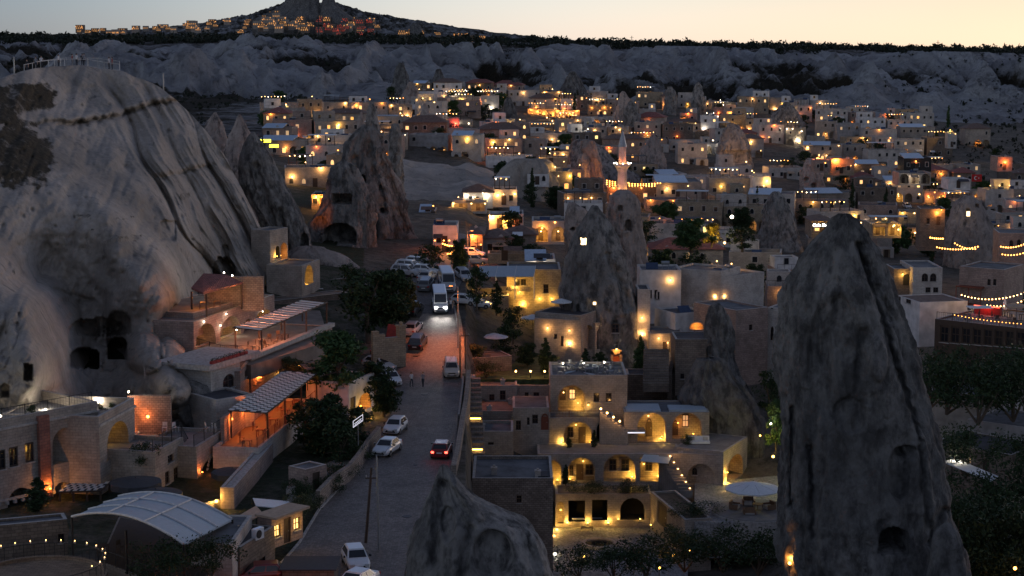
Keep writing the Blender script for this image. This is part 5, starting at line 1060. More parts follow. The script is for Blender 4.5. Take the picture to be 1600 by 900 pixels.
# ---- terrace restaurant with the checkered pergola over the street (365-500, 595-760)
B5 = Bld('tall stone retaining house carrying the orange lit pergola restaurant', (405, 163), (497, 186), 700, 795, 4.4, [('d', 436, 757, 8, 29, dict(fm='wood_red')), ('ba', 457, 746, 14, 36)], cat='restaurant', name='restaurant', wm='stone_pale', rm='wood', par=.25)
FZ = B5.o.z+B5.H-.2
a = B5.w(3.6, .2, B5.H+2.6); b = B5.w(B5.L+1.2, .2, B5.H+2.6); c = B5.w(3.6, 3.9, B5.H+2.75); checker_pergola('black and white checkered pergola over the orange lit restaurant terrace', a, b, c, 17, 7, 2.8)
mb = MB(); mb.box(2.5, B5.L, 4.0, 4.35, B5.H-.3, B5.H+2.2); obj('terrace_wall', mb, 'stone_pink', B5.r)
for k in range(5):
    p = B5.w(4.5+k*(B5.L-6)/4, 3.3, B5.H+1.6); light(None, p, ORANGE, 75, .15); q = MB(); q.ball((0, 0, 0), .12, 8); o = obj('bulb', q, 'glow_amber', B5.r, True); o.location = (4.5+k*(B5.L-6)/4, 3.85, B5.H+1.7)
for k in range(9):
    p = B5.w(1.2+k*(B5.L-2)/9, 1.4+(k % 2)*1.2, B5.H-.25); (table if k % 2 == 0 else chair)(('orange lit terrace table' if k % 2 == 0 else 'orange lit terrace chair')+', %s from the near end of the checkered pergola' % ['first', 'second', 'third', 'fourth', 'fifth', 'sixth', 'seventh', 'eighth', 'ninth'][k], p, B5.rz, group='tables and chairs under the checkered pergola')
railing('low wooden railing along the street edge of the pergola restaurant', [B5.w(.1, .15, B5.H), B5.w(B5.L-.1, .15, B5.H)], .9, .5, 'wood_red')
B6 = Bld('low stone wall sloping down in front of the pergola restaurant', (366, 150), (428, 167), 762, 805, 1.2, [], wm='stone_pink', par=.1, rm='coping', cat='wall', name='stone_wall')
B7 = Bld('yellow lit stair wall behind the dark parasol', (354, 171), (407, 166), 683, 790, .8, [], wm='stone_yellow', par=.1, rm='coping', cat='wall', name='stone_wall')
k = B7.o
t = thing('steps', 'outdoor steps edged by small yellow lamps behind the dark parasol', 'steps', at(362, 735, 164))
for i in range(7):
    s = MB(); s.box(-.5+i*.3, -.2+i*.3, 0, 1.3, -.6, 1.1-i*.2); obj('step', s, 'stone_yellow', t)
    if i < 5: q = MB(); q.ball((-.35+i*.34, -.1, 1.45-i*.22), .1, 8); obj('bulb', q, 'glow_yellow', t, True)
light(t, (.3, -.5, 1.6), YEL, 90, .15)
q = at(366, 750, 158); light(None, (q.x, q.y+.2, q.z), YEL, 40, .1); gl = at(338, 785, 150); t = thing('ground_lamp', 'bright yellow lamp low in the yard under the white stepped wall', 'lamp', gl); mb = MB(); mb.ball((0, 0, .1), .13); obj('bulb', mb, 'glow_yellow', t, True); light(t, (0, -.1, .5), YEL, 90)
B8 = Bld('low walled yard glowing yellow above the tan awning', (318, 149), (368, 152), 790, 825, .6, [], wm='stone_wall', par=.1, rm='coping', cat='wall', name='stone_wall')
# white house with arched window, railed terraces
B9 = Bld('white plastered house with one arched window under the railed terrace', (330, 176), (376, 181), 577, 650, 8, [('wa', 358, 606, 19, 22)], wm='stone_pale', par=.1, rm='roof_dark')
B9b = Bld('narrow stone wall bay with a drainpipe right of the arched window', (376, 180), (390, 186), 580, 665, 6, [('w', 385, 588, 5, 11)], wm='stone_pink', par=.1)
slab = MB(); slab.box(-1, B9.L+3.2, -.5, 6, B9.H, B9.H+.55); obj('terrace_slab', slab, 'coping', B9.r)
for i in range(9):
    p = B9.w(.1+i*.75, -.2, B9.H+.5); t = thing('planter', 'red flower planter on the terrace edge, %s from the left' % ['first', 'second', 'third', 'fourth', 'fifth', 'sixth', 'seventh', 'eighth', 'ninth'][i], 'planter', p, B9.rz, 'red planters along the terrace edge'); mb = MB(); mb.box(-.33, .33, -.16, .16, 0, .34); obj('box', mb, 'red_cloth', t); link('plant', leaf_mesh('plant', [(-.15, 0, .45), (.15, 0, .5)], [.2, .22], 20, .07, 'leaf_dark', i), t)
B10 = Bld('grey plastered lower storey beside the checkered pergola, under the arched window', (338, 171), (398, 174), 625, 690, 5, [], wm='stone_pale', par=.2, rm='roof_dark')
mb = MB(); mb.cyl((0, 0, 0), (0, 0, 5.5), .06); tag(obj('drainpipe', mb, 'coping', loc=B9.w(B9.L-.1, -.1, 0)), 'thin pale drainpipe at the corner of the arched window house', 'drainpipe')
# terrace floor and arcade wall above
B11 = Bld('stone arcade wall with three lit arches above the railed terrace', (303, 191), (430, 212), 503, 556, 6, [
    ('n', 322, 549, 31, 44, N(('da', .3, 0, 1.2, 2.2), d=2.2, lamps=(('glow_warm', .5, 1.6, 30),))), ('n', 361, 540, 32, 46, N(('da', .1, 0, 1.1, 2.6), d=2.2, lamps=(('glow_yellow', -.6, 2.2, 80),))),
    ('n', 388, 532, 14, 34, N(('d', 0, 0, .8, 1.9), d=1.2)), ('n', 412, 508, 26, 24, N(d=1.8, lamps=(('glow_yellow', -.2, 1.2, 70),)))], wm='stone_pink', par=.2, rm='floor_stone', cat='hotel', name='hotel')
for px, py in ((317, 502), (343, 508), (368, 515), (352, 490), (409, 486)): B11.sc(px, py, 'glow_white', 22)
fl = MB(); P = [at(290, 560, 188), at(392, 568, 184), at(515, 520, 199), at(500, 490, 222), at(400, 500, 224), at(300, 548, 208)]; zf = at(340, 560, 188).z
fl.prism([(p.x, p.y) for p in P], zf-1.5, zf); obj('terrace_floor', fl, 'earth_floor', kind='structure')
# floor block under striped pergola, with street facade below
B12 = Bld('stone house below the striped pergola, red and yellow uplights at its doors', (392, 186), (520, 208), 560, 612, 9, [
    ('w', 391, 587, 5, 11), ('d', 416, 586, 9, 28), ('w', 426, 575, 6, 14), ('n', 450, 580, 27, 34, N(('da', .0, 0, 1.3, 2.3), ('w', -1.1, .8, .4, 1), d=1.8)), ('ba', 482, 572, 14, 26, dict(d=.6))], wm='stone_pink', par=.15, rm='earth_floor')
B12.up(403.5, 592, 'glow_orange', 90); B12.up(405, 575, 'glow_orange', 25); B12.up(437, 588, 'glow_yellow', 50); B12.up(465, 574, 'glow_yellow', 45)
slab = MB(); slab.box(-.5, B12.L, -.35, .4, B12.H-.1, B12.H+.35); obj('terrace_edge', slab, 'coping', B12.r)
a = B12.w(3.2, .3, B12.H+2.5); b = B12.w(B12.L-.5, .3, B12.H+2.9); c = B12.w(3.2, 3.5, B12.H+2.7); checker_pergola('striped slat pergola over the upper orange lit terrace', a, b, c, 15, 1, 2.6, stag=False)
for k in range(4): light(None, B12.w(3.4+k*2.6, 2.2, B12.H+1.9), (1, .3, .12), 130, .15)
for k in range(8):
    p = B12.w(3.4+k*1.3, .9+(k % 2)*1.3, B12.H+.02); (table if k % 3 == 0 else chair)(('wooden table' if k % 3 == 0 else 'wooden chair')+' under the striped pergola, %s from the left' % ['first', 'second', 'third', 'fourth', 'fifth', 'sixth', 'seventh', 'eighth'][k], p, k*1.3, 'wood_dark', group='tables and chairs under the striped pergola')
railing('long thin railing across the upper terrace before the arcade', [(at(296, 566, 196).x, 196, zf), (at(345, 578, 190).x, 190, zf), (at(400, 560, 188).x, 187.5, zf+.3)], 1.1, .3)
railing('railing between the grey terrace and the pink arcade terrace', [at(296, 552, 203), at(348, 545, 203), at(396, 556, 196)], 1.1, .3)
# maroon roofed cafe on top of the arcade
k = at(300, 487, 196); t = thing('cafe_pavilion', 'open cafe pavilion with a maroon tiled roof under the cliff', 'pavilion', k)
z0 = at(317, 457, 194).z; q = [onz(299, 449, z0)-k, onz(317, 457, z0)-k, onz(379, 441, z0)-k, onz(354, 429, z0+.9)-k, onz(318, 427, z0+.9)-k]; mb = MB(); n = len(q)
mb.add(q+[p-Vector((0, 0, .22)) for p in q], [tuple(range(n)), tuple(range(2*n-1, n-1, -1))]+[(i, n+i, n+(i+1) % n, (i+1) % n) for i in range(n)]); obj('roof', mb, 'tile_maroon', t)
for p in (q[0]*.9, q[1]*.97+Vector((.3, .6, 0)), q[2]*.97): m = MB(); m.box(p.x-.1, p.x+.1, p.y-.1, p.y+.1, p.z-3, p.z-.2); obj('post', m, 'wood_dark', t)
w_ = MB(); w_.box(.2, 7, 7, 7.4, -1, 3); obj('back_wall', w_, 'stone_rough', t)
light(t, (.6, 2, 1.9), AMBER, 80, .1); light(t, (4.6, 4, 1.6), WARM, 40, .1); light(t, (3, -1, 3.2), WARM, 20, .3)
for i, x in enumerate((1.0, 2.4)): table('cafe table under the maroon roof, %s' % ('left' if i == 0 else 'right'), (k.x+x, k.y+1.5+i, k.z+.1), 0, 'wood')
for px, py in ((350, 426), (363, 431), (388, 461)): p = at(px, py, 208); t = thing('lamp', {350: 'small bright lamp left above the maroon roof', 363: 'small bright lamp right above the maroon roof', 388: 'small lamp on the wall right of the maroon roof'}[px], 'lamp', p); m = MB(); m.ball((0, 0, 0), .09); obj('bulb', m, 'glow_white', t, True); m = MB(); m.cyl((0, 0, -1.4), (0, 0, -.1), .03); obj('pole', m, 'iron', t); light(t, (0, -.2, .3), WHITE, 30)
B13 = Bld('stone upper wall carrying the maroon roofed cafe', (302, 194.5), (392, 207), 489, 506, 7, [], wm='stone_pink', par=.1, rm='earth_floor', cat='wall', name='stone_wall')
B13.r['label'] = 'long stone parapet wall under the maroon roofed cafe'
# houses beyond, at the foot of the dark sloping chimney
B14 = Bld('small stone gatehouse with greenish lit doorway by the sloping chimney', (472, 236), (500, 243), 415, 455, 5, [('n', 483, 444, 13, 30, N(lamps=(('glow_yellow', 0, .1, 40),), d=1.2))], wm='stone_wall', par=.2)
B15 = Bld('narrow rock cut facade with a lit amber arch in the cliff corner', (422, 240), (450, 244), 360, 415, 3, [('n', 448-4, 405, 11, 26, N(lamps=(('glow_amber', 0, .3, 20),), d=1)), ('ba', 434, 404, 6, 20, dict(d=.6))], wm='stone_wall', par=.2); B15.up(430, 402, 'glow_yellow', 26)
B16 = Bld('brown earth retaining wall above the striped pergola', (430, 232), (545, 240), 470, 530, 3, [], wm='stone_brown', par=.1, rm='earth_floor', cat='wall', name='stone_wall')
B16b = Bld('flat stone yard wall with parked tables right of the cliff', (478, 246), (545, 250), 440, 480, 6, [], wm='stone_brown', par=.1, rm='earth_floor', cat='wall', name='stone_wall')
for i in range(6): p = at(455+i*9, 455+(i % 2)*4, 243); (table if i % 2 else chair)('white terrace %s beside the greenish lit doorway, %s from the left' % ('table' if i % 2 else 'chair', ['first', 'second', 'third', 'fourth', 'fifth', 'sixth'][i]), p, i, 'slat_white', group='white furniture beside the gatehouse')
mb = MB(); mb.box(-3, 3, 0, 4, 0, .12); t = thing('shed_roof', 'dark blue ribbed shed roof below the wide cave', 'shed', at(535, 418, 268)); obj('roof', mb, 'panel_blue', t); mb = MB(); mb.box(-2.8, 2.8, .3, 3.8, -2, -.002); obj('wall', mb, 'stone_brown', t)
for i in range(9): r_ = MB(); r_.box(-3+i*.74, -2.94+i*.74, -.02, 4, .12, .19); obj('roof_rib', r_, 'metal_grey', t)
# orange lit rock beside the wide cave
p = at(505, 352, 281); t = thing('floodlight', 'orange floodlight aimed at the cave rock', 'floodlight', (p.x, p.y-2.5, gz(p.x, p.y-2.5)+2)); mb = MB(); mb.box(-.2, .2, -.1, .1, -.1, .2); obj('housing', mb, 'iron', t); light(t, (0, .3, .3), ORANGE, 420, .3, 60, (-.12, .6, .3))
# ---- lower left: white canopy restaurant, round balcony with candles
k = at(240, 860, 127); t = thing('canopy_restaurant', 'terrace restaurant under a curved white tensile canopy, lower left', 'restaurant', k)
a0, a1 = at(112, 808, 128)-k, at(287, 851, 120)-k; b0, b1 = at(185, 776, 140)-k, at(363, 812, 132)-k; mb = MB(); nu, nv_ = 18, 10; vs = []
for j in range(nv_+1):
    for i in range(nu+1):
        u, v = i/nu, j/nv_; p = a0.lerp(a1, u).lerp(b0.lerp(b1, u), v); p.z += 1.05*math.sin(math.pi*u)**.9; vs.append(p)
m1 = len(vs); vs += [p-Vector((0, 0, .1)) for p in vs]; g = lambda j, i: j*(nu+1)+i
fs = [(g(j, i), g(j, i+1), g(j+1, i+1), g(j+1, i)) for j in range(nv_) for i in range(nu)]; fs += [tuple(m1+x for x in f[::-1]) for f in fs]
mb.add(vs, fs); obj('canopy', mb, 'canvas_canopy' if 'canvas_canopy' in M else 'canvas_grey', t, True)
for j in (0, 3.4, 6.7, 10):
    e = MB(); P = []
    for i in range(nu+1):
        u, v = i/nu, j/nv_; p = a0.lerp(a1, u).lerp(b0.lerp(b1, u), v); p.z += 1.05*math.sin(math.pi*u)**.9+.05; P.append(p)
    for x, y in zip(P[:-1], P[1:]): e.cyl(x, y, .09, n=5, cap=False)
    obj('canopy_rib', e, 'slat_white', t)
e = MB(); p, q = a0.lerp(b0, 0)+Vector((0, 0, 0)), b0; 
for f in (.33, .66):
    e = MB(); a_, b_ = a0.lerp(a1, f), b0.lerp(b1, f); h_ = 1.05*math.sin(math.pi*f)**.9+.06; e.cyl(a_+Vector((0, 0, h_)), b_+Vector((0, 0, h_)), .07, n=5); obj('canopy_seam', e, 'slat_white', t)
for p in (a0, a0.lerp(a1, .5), a1, b1, b0, b0.lerp(b1, .5)): c_ = MB(); c_.cyl((p.x, p.y, p.z-3.2), (p.x, p.y, p.z), .09); obj('post', c_, 'metal_dark', t)
fz = a0.z-3.2; pl = [(a0.x+2, a0.y-.5), (a1.x+.4, a1.y-.5), (b1.x+.6, b1.y+.2), (b0.x, b0.y)]; f_ = MB(); f_.prism(pl, fz-6, fz); obj('terrace', f_, 'stone_wall', t); f_ = MB(); f_.prism([(x*.96, y*.96+.1) for x, y in pl], fz+.01, fz+.05); obj('floor', f_, 'wood_dark', t)
light(t, (b1.x-1.2, b1.y-1, b1.z-.7), YEL, 16, .1)
railing('dark railing along the open front of the canopy restaurant', [k+Vector((pl[0][0], pl[0][1], fz)), k+Vector((pl[1][0], pl[1][1], fz)), k+Vector((pl[2][0], pl[2][1], fz))], 1.0, .2)
for i in range(7):
    u = .12+.12*i; p = k+a0.lerp(a1, u)+Vector((.8, 2.0+(i % 2)*1.6, 0)); p.z = k.z+fz+.05; (table if i % 2 == 0 else chair)('dark dining %s under the white canopy, %s from the left' % ('table' if i % 2 == 0 else 'chair', ['first', 'second', 'third', 'fourth', 'fifth', 'sixth', 'seventh'][i]), p, i, 'wood_dark', group='tables and chairs under the white canopy')
B17 = Bld('dark stone wall left of the white canopy with one small window', (-10, 131), (107, 133), 822, 905, 2, [('w', 96, 848, 10, 14)], wm='stone_brown', par=.2, cat='wall', name='stone_wall')
kk = at(60, 905, 122); t = thing('round_balcony', 'round railed balcony in the bottom left corner lit by candle lamps', 'balcony', kk); mb = MB(); mb.lathe([(4.6, -5), (4.8, .2), (4.8, .35), (4.5, .36), (4.5, .1)], 40); obj('floor', mb, 'stone_brown', t); rp = MB()
ring = [(4.65*math.cos(a), 4.65*math.sin(a)) for a in [2*math.pi*i/40 for i in range(41)]]
for (x0, y0), (x1, y1) in zip(ring[:-1], ring[1:]): rp.cyl((x0, y0, 1.3), (x1, y1, 1.3), .035, n=4); rp.cyl((x0, y0, .35), (x0, y0, 1.3), .025, n=4)
obj('railing', rp, 'iron', t)
for i in range(15):
    a = R(165-i*13.5); p = kk+Vector((4.65*math.cos(a), 4.65*math.sin(a), 1.33)); c_ = thing('candle_lamp', 'small candle lamp on the round balcony rail, %s from the left' % ['1st', '2nd', '3rd', '4th', '5th', '6th', '7th', '8th', '9th', '10th', '11th', '12th', '13th', '14th', '15th'][i], 'candle lamp', p, 0, 'candle lamps on the round balcony'); m = MB(); m.lathe([(.05, 0), (.09, .05), (.09, .12), (.05, .14)], 8); obj('holder', m, 'coping', c_); m = MB(); m.ball((0, 0, .2), .028, 6, sz=1.5); obj('flame', m, 'glow_warm', c_, True)
    if i % 4 == 1: light(c_, (0, 0, .5), WHITE, 5)
for i, (px, py) in enumerate(((14, 893), (62, 893))):
    p = at(px, py, 118.5); p.z = kk.z+.42; c_ = thing('floor_lamp', '%s yellow floor light on the round balcony' % ('left' if i == 0 else 'right'), 'lamp', p); m = MB(); m.lathe([(.22, 0), (.22, .08), (.1, .12)], 10); obj('bulb', m, 'glow_yellow', c_, True); light(c_, (0, 0, .35), YEL, 22)
# hut with lit windows, awnings, air unit
k = at(425, 858, 134); t = thing('hut', 'small hut with two glowing windows beside the bottom of the road', 'hut', k, R(58)); bcore(t, 3.8, 2.4, 1.4, [('w', .7, .8, .8, 1.0, dict(p='pane_yellow')), ('d', 1.9, 0, .9, 2.0), ('w', 3.1, .8, .8, 1.0, dict(p='pane_yellow'))], wm='stone_pink', par=.05)
rf = MB(); rf.box(-.2, 4.0, -.6, 1.5, 2.42, 2.6); obj('roof', rf, 'canvas_tan', t); light(t, (.9, -.5, 1.4), YEL, 10); light(t, (3.1, -.5, 1.4), YEL, 10)
def awning(label, P, m, sp=8, post=2.2, scallop=False):
    o = P[0]; t = thing('awning', label, 'awning', o); q = [p-o for p in P]; mb = MB(); n = len(q); mb.add(q+[p-Vector((0, 0, .07)) for p in q], [tuple(range(n)), tuple(range(2*n-1, n-1, -1))]+[(i, n+i, n+(i+1) % n, (i+1) % n) for i in range(n)]); obj('cloth', mb, m, t)
    for p in q: c = MB(); c.cyl((p.x, p.y, p.z-post), (p.x, p.y, p.z-.07), .05); obj('post', c, 'metal_dark', t)
    return t
def zflat(P, z=None): z = P[0].z if z is None else z; return [Vector((p.x, p.y, z)) for p in P]
awning('tan fabric awning right of the white canopy', [at(362, 812, 134), at(372, 822, 131), at(412, 803, 137), at(400, 790, 141)], 'canvas_tan')
awning('pale scalloped awning edge above the hut', [at(395, 778, 144), at(400, 790, 141), at(455, 795, 143), at(452, 783, 147)], 'canvas_white', post=2)
t = thing('air_conditioner', 'white outdoor air conditioning unit beside the hut', 'air conditioner', at(403, 842, 131), R(60)); mb = MB(); mb.box(-.5, .5, -.2, .2, 0, .85); obj('casing', mb, 'paint_white', t); mb = MB(); mb.cyl((-.12, -.21, .42), (-.12, -.235, .42), .32, n=16); obj('fan_grille', mb, 'metal_dark', t)
B18 = Bld('low stone shed with dark flat roof at the bottom left of the road', (375, 128), (430, 134), 856, 900, 4, [('b', 408, 895, 14, 22)], wm='stone_brown', par=.1, rm='roof_dark', cat='shed', name='shed')
B19 = Bld('stone flank wall with blue panel right of the canopy restaurant', (363, 126), (395, 134), 850, 905, 3, [], wm='stone_pale', par=.1)
# blue slanted glass roof, tar roof at the very bottom
t = thing('shed_roof', 'dark flat tarpaulin roof at the bottom edge beside the white cars', 'shed', at(470, 890, 127)); mb = MB(); mb.box(-1.6, 2.6, 0, 3.5, -.1, 0); obj('roof', mb, 'canvas_dark', t); mb = MB(); mb.box(-1.4, 2.4, .2, 3.2, -2.8, -.11); obj('wall', mb, 'stone_brown', t)
# street side walls and gate
strip('garden_wall', [gp(x, y) for x, y in ((497, 795), (520, 770), (545, 752), (560, 735), (575, 712), (592, 690))], .4, 1.5, 'stone_rough', kind=None, label='rough stone garden wall along the left side of the road', cat='wall')
B20 = Bld('stone gate pillar wall with a white iron gate below the restaurant', (470, 172), (500, 176), 738, 778, 1.2, [('w', 482, 760, 10, 8)], wm='stone_pink', par=.1, cat='wall', name='stone_wall')
railing('white iron gate at the yard entrance below the pergola restaurant', [at(452, 758, 176), at(484, 758, 175)], 1.6, .2, 'metal_grey', 'gate')
B21 = Bld('stepped yellowish stone wall with pillar beside the parked silver saloon', (583, 211), (634, 213), 530, 558, .6, [], wm='stone_yellow', par=.02, cat='wall', name='stone_wall')
for i, (x0, x1, h) in enumerate(((0, .8, .9), (.8, 1.6, .5))): m = MB(); m.box(x0, x1, 0, .6, B21.H, B21.H+h); obj('stone_step', m, 'stone_yellow', B21.r)
m = MB(); m.box(B21.L-.9, B21.L, -.1, .8, B21.H, B21.H+1.2); m.box(B21.L-1.0, B21.L+.1, -.2, .9, B21.H+1.2, B21.H+1.4); m.ball((B21.L-.45, .35, B21.H+1.6), .25); obj('pillar', m, 'stone_yellow', B21.r)
t = thing('tarpaulin', 'dark red tarpaulin leaning behind the yellowish stone wall', 'tarpaulin', at(610, 522, 216)); m = MB(); m.add([(-.6, 0, -.6), (1.2, 0, -.6), (1.0, .4, 1.0), (-.3, .3, 1.2), (-.6, .1, -.6), (1.2, .1, -.6), (1.0, .5, 1.0), (-.3, .4, 1.2)], [(0, 1, 2, 3), (7, 6, 5, 4), (0, 4, 5, 1), (3, 2, 6, 7), (0, 3, 7, 4), (1, 5, 6, 2)]); obj('cloth', m, 'red_cloth', t)
# outline of a lit sign frame
k = at(552, 668, 166); t = thing('sign', 'empty white rectangular sign frame in the dark trees left of the road', 'sign', k, R(30)); m = MB()
for (x0, z0, x1, z1) in ((0, 0, 1, .55), (1, .55, 1, 1.15), (1, 1.15, 0, .6), (0, .6, 0, 0), (.12, .18, .88, .62), (.12, .34, .88, .78)): m.cyl((x0, 0, z0), (x1, 0, z1), .022, n=4)
obj('frame', m, 'glow_dimwhite', t); m = MB(); m.cyl((.5, 0, -1.8), (.5, 0, .3), .04); obj('post', m, 'metal_grey', t)
# cafe building among trees by the road
B22 = Bld('small cafe with amber lit front half hidden by trees beside the road', (545, 186), (585, 192), 598, 660, 5, [('n', 570, 640, 20, 26, N(('d', 0, 0, .9, 2), lamps=(('glow_amber', .4, .1, 40),), d=1.2)), ('d', 552, 650, 8, 30)], wm='plaster', par=.15, rm='roof_dark', cat='cafe', name='cafe'); light(B22.r, (2.5, -1.2, 2.2), YEL, 60)
t = awning('brown slatted canopy over the car park edge beside the big green tree', [at(538, 588, 200), at(560, 600, 192), at(590, 592, 200), at(578, 572, 208)], 'canvas_dark')
t = awning('small tiled porch roof glowing orange below the striped pergola', [at(468, 568, 190), at(480, 578, 186), at(508, 572, 190), at(496, 562, 194)], 'tile_brown'); q = at(482, 585, 190); light(None, q, ORANGE, 60, .1); t = thing('lantern', 'orange lantern under the small tiled porch', 'lantern', q); m = MB(); m.ball((0, 0, 0), .14); obj('bulb', m, 'glow_amber', t, True); m = MB(); m.cyl((0, 0, .1), (0, 0, .5), .02); obj('hook', m, 'iron', t)
# ---- trees of the left side
for i, (px, py, Y, h, w_, m, kd, lb) in enumerate([
  (530, 620, 188, 7.5, 8.5, 'leaf_mid', 'round', 'bushy green tree lit orange from the pergola terrace'),
  (575, 530, 222, 9.5, 9, 'leaf_dark', 'round', 'large dark tree, left half of the clump by the car park'),
  (612, 515, 224, 8.2, 8, 'leaf_dark', 'round', 'large dark tree, right half of the clump by the car park'),
  (635, 492, 232, 4.6, 4.2, 'leaf_autumn', 'round', 'small tree with a yellowing crown beside the dark minivan'),
  (548, 478, 236, 6, 5, 'leaf_dark', 'round', 'dark tree below the scree bank behind the big clump'),
  (510, 720, 171, 6.8, 7.5, 'leaf_dark', 'round', 'dark tree against the pergola restaurant wall'),
  (535, 735, 168, 5.2, 6, 'leaf_dark', 'round', 'dark tree in the garden below the sign frame'),
  (475, 700, 174, 5, 3.6, 'leaf_dark', 'round', 'dark creeper tree at the corner of the checkered pergola'),
  (600, 650, 188, 4.6, 4.4, 'leaf_dark', 'round', 'dark tree beside the parked white hatchback'),
  (560, 700, 174, 4.4, 4.6, 'leaf_dark', 'round', 'low dark tree behind the road wall, above the white saloon'),
  (676, 432, 262, 5.2, 5, 'leaf_dark', 'round', 'dark round tree at the left of the upper road junction'),
  (718, 428, 262, 5.4, 4.0, 'leaf_dark', 'round', 'dark round tree at the right of the upper road junction'),
  (745, 470, 238, 6, 4.4, 'leaf_dark', 'round', 'dark tree beside the awning of the yellow restaurant'),
  (776, 484, 240, 4.6, 2.0, 'leaf_dark', 'cypress', 'narrow dark tree before the yellow lit wall'),
  (472, 812, 146, 2.6, 3.2, 'leaf_olive', 'bush', 'rounded olive bush above the hut by the road'),
  (485, 800, 149, 2.2, 2.6, 'leaf_dark', 'bush', 'dark hedge bush right of the olive bush'),
  (455, 830, 140, 2.2, 2.4, 'leaf_olive', 'bush', 'olive bush directly right of the hut'),
  (515, 772, 158, 1.8, 3.2, 'leaf_dark', 'bush', 'low hedge behind the rough garden wall, lower part'),
  (535, 750, 163, 1.8, 3.4, 'leaf_dark', 'bush', 'low hedge behind the rough garden wall, upper part'),
  (500, 765, 150, 2.0, 3.4, 'leaf_dark', 'bush', 'dark bush inside the garden wall below the restaurant door'),
  (470, 782, 150, 2.2, 3.0, 'leaf_dark', 'bush', 'dark bush between the white iron gate and the hut'),
  (552, 722, 150, 2.4, 3.6, 'leaf_dark', 'bush', 'dark bush behind the garden wall beside the white saloon'),
  (525, 748, 150, 1.6, 3.0, 'leaf_olive', 'bush', 'olive bush in the middle of the walled roadside garden'),
  (448, 845, 150, 1.4, 2.0, 'leaf_dark', 'bush', 'small dark bush at the hut corner by the kerb'),
  (260, 905, 120, 3.4, 5.0, 'leaf_dark', 'bush', 'dark climbing shrub under the canopy restaurant'),
  (330, 898, 122, 3.2, 4.4, 'leaf_dark', 'bush', 'dark shrub at the right corner under the canopy restaurant'),
  (225, 730, 157, 2.8, 3.0, 'leaf_dark', 'bush', 'dark shrub at the foot of the orange lit hollow'),
  (60, 800, 146, 3.0, 2.4, 'leaf_dark', 'cypress', 'dark shrub in the hotel yard left of the checkered awning'),
  (455, 575, 190, 3.4, 3.4, 'leaf_olive', 'round', 'olive creeper hanging at the arch under the striped pergola'),
  (585, 612, 192, 3.6, 4.2, 'leaf_dark', 'round', 'dark tree behind the amber lit cafe'),
  (905, 900, 135, 3.0, 4.0, 'leaf_dark', 'bush', 'dark shrub right of the pale foreground chimney')]):
    p = at(px, py, Y); p.z = min(p.z, gz(p.x, p.y)+3) if kd != 'bush' else p.z; p = gp(px, py) if kd == 'bush' and 440 < px < 560 else p; tree('tree' if kd != 'bush' else 'bush', lb, kd, m, p, h, w_, seed=i % 3, n=150 if kd == 'round' else 90, cat='tree' if kd != 'bush' else 'bush', lf=.045)

# paved yard, steps and planters behind the garden wall
y_ = [gp(x, y) for x, y in ((440, 800), (492, 790), (560, 728), (545, 712), (470, 745))]; zq = .12; m = MB(); m.prism([(p.x, p.y) for p in y_], -1, zq); obj('yard_paving', m, 'floor_stone', kind='structure')
for i, (px, py) in enumerate(((455, 775), (480, 768), (505, 752), (530, 738))):
    p = gp(px, py); t = thing('planter', 'square stone planter with a small shrub in the roadside yard, %s from the hut' % ['first', 'second', 'third', 'fourth'][i], 'planter', (p.x, p.y, zq)); m = MB(); m.box(-.4, .4, -.4, .4, 0, .6); obj('box', m, 'stone_pale', t); link('plant', leaf_mesh('plant', [(0, 0, .9), (.1, .1, 1.2)], [.45, .35], 60, .1, 'leaf_dark', i), t)
p = gp(478, 776); t = thing('stone_shed', 'small square stone store in the roadside yard', 'shed', (p.x, p.y, 0), R(50)); bcore(t, 2.6, 2.4, 2.2, [('d', 1.3, 0, .9, 1.9)], wm='stone_pink', par=.1)
LP = 1.6; LD.clear()
# ================================================================ RIGHT OF THE ROAD: TERRACED CAVE HOTEL
HG = 'blocks of the terraced hotel'
W1 = dict(wm='stone_wall', rm='roof_grey', cat='hotel', name='hotel')
E1 = Bld('tall top block of the terraced hotel with the big glowing arch and cluttered roof', (860, 212), (980, 212), 586, 665, 9, [
    ('n', 893, 644, 42, 42, N(('d', -1.0, 1.0, .7, 1.3), ('w', .15, 1.1, .75, 1.3, 'pane_warm'), lamps=(('glow_yellow', .85, .7, 60), ('glow_warm', -.9, 2.0, 12)), d=2.4)),
    ('w', 932, 628, 9, 14), ('w', 951, 628, 9, 14)], par=.35, **W1); E1.sc(919, 632, 'glow_yellow', 25)
E2 = Bld('middle block of the terraced hotel with an arch holding a dark door', (858, 208.6), (960, 208.6), 653, 712, 3.4, [
    ('n', 903, 697, 44, 38, N(('w', -.85, .7, .7, 1.3), ('d', .55, 0, .85, 2.0), lamps=(('glow_yellow', 1.45, .1, 26), ('glow_yellow', -.2, 2.3, 16)), d=1.6)), ('ba', 945, 690, 26, 32, dict(d=1.8))], par=.1, **W1)
E2.up(877, 693, 'glow_yellow', 30); railing('low wooden balcony rail before the big glowing arch', [E2.w(.2, .25, E2.H), E2.w(6.8, .25, E2.H)], .8, .35, 'wood')
E3 = Bld('low pink block of the hotel with an arched brown door, left of the middle arch', (801, 208), (858, 208), 637, 705, 7, [('w', 810, 672, 8, 15), ('w', 825.5, 664, 4, 12), ('w', 836, 662, 9, 14), ('da', 852.5, 672, 12, 26, dict(fm='wood_red'))], par=.1, **W1)
E3.r['label'] = 'low stone block with an arched brown door left of the middle arch'
pil = MB(); pil.box(-.15, .1, -.35, 0, 0, E3.H-1); obj('light_strip_wall', pil, 'stone_yellow', E3.r); light(E3.r, (.0, -.6, 1.0), WARM, 16)
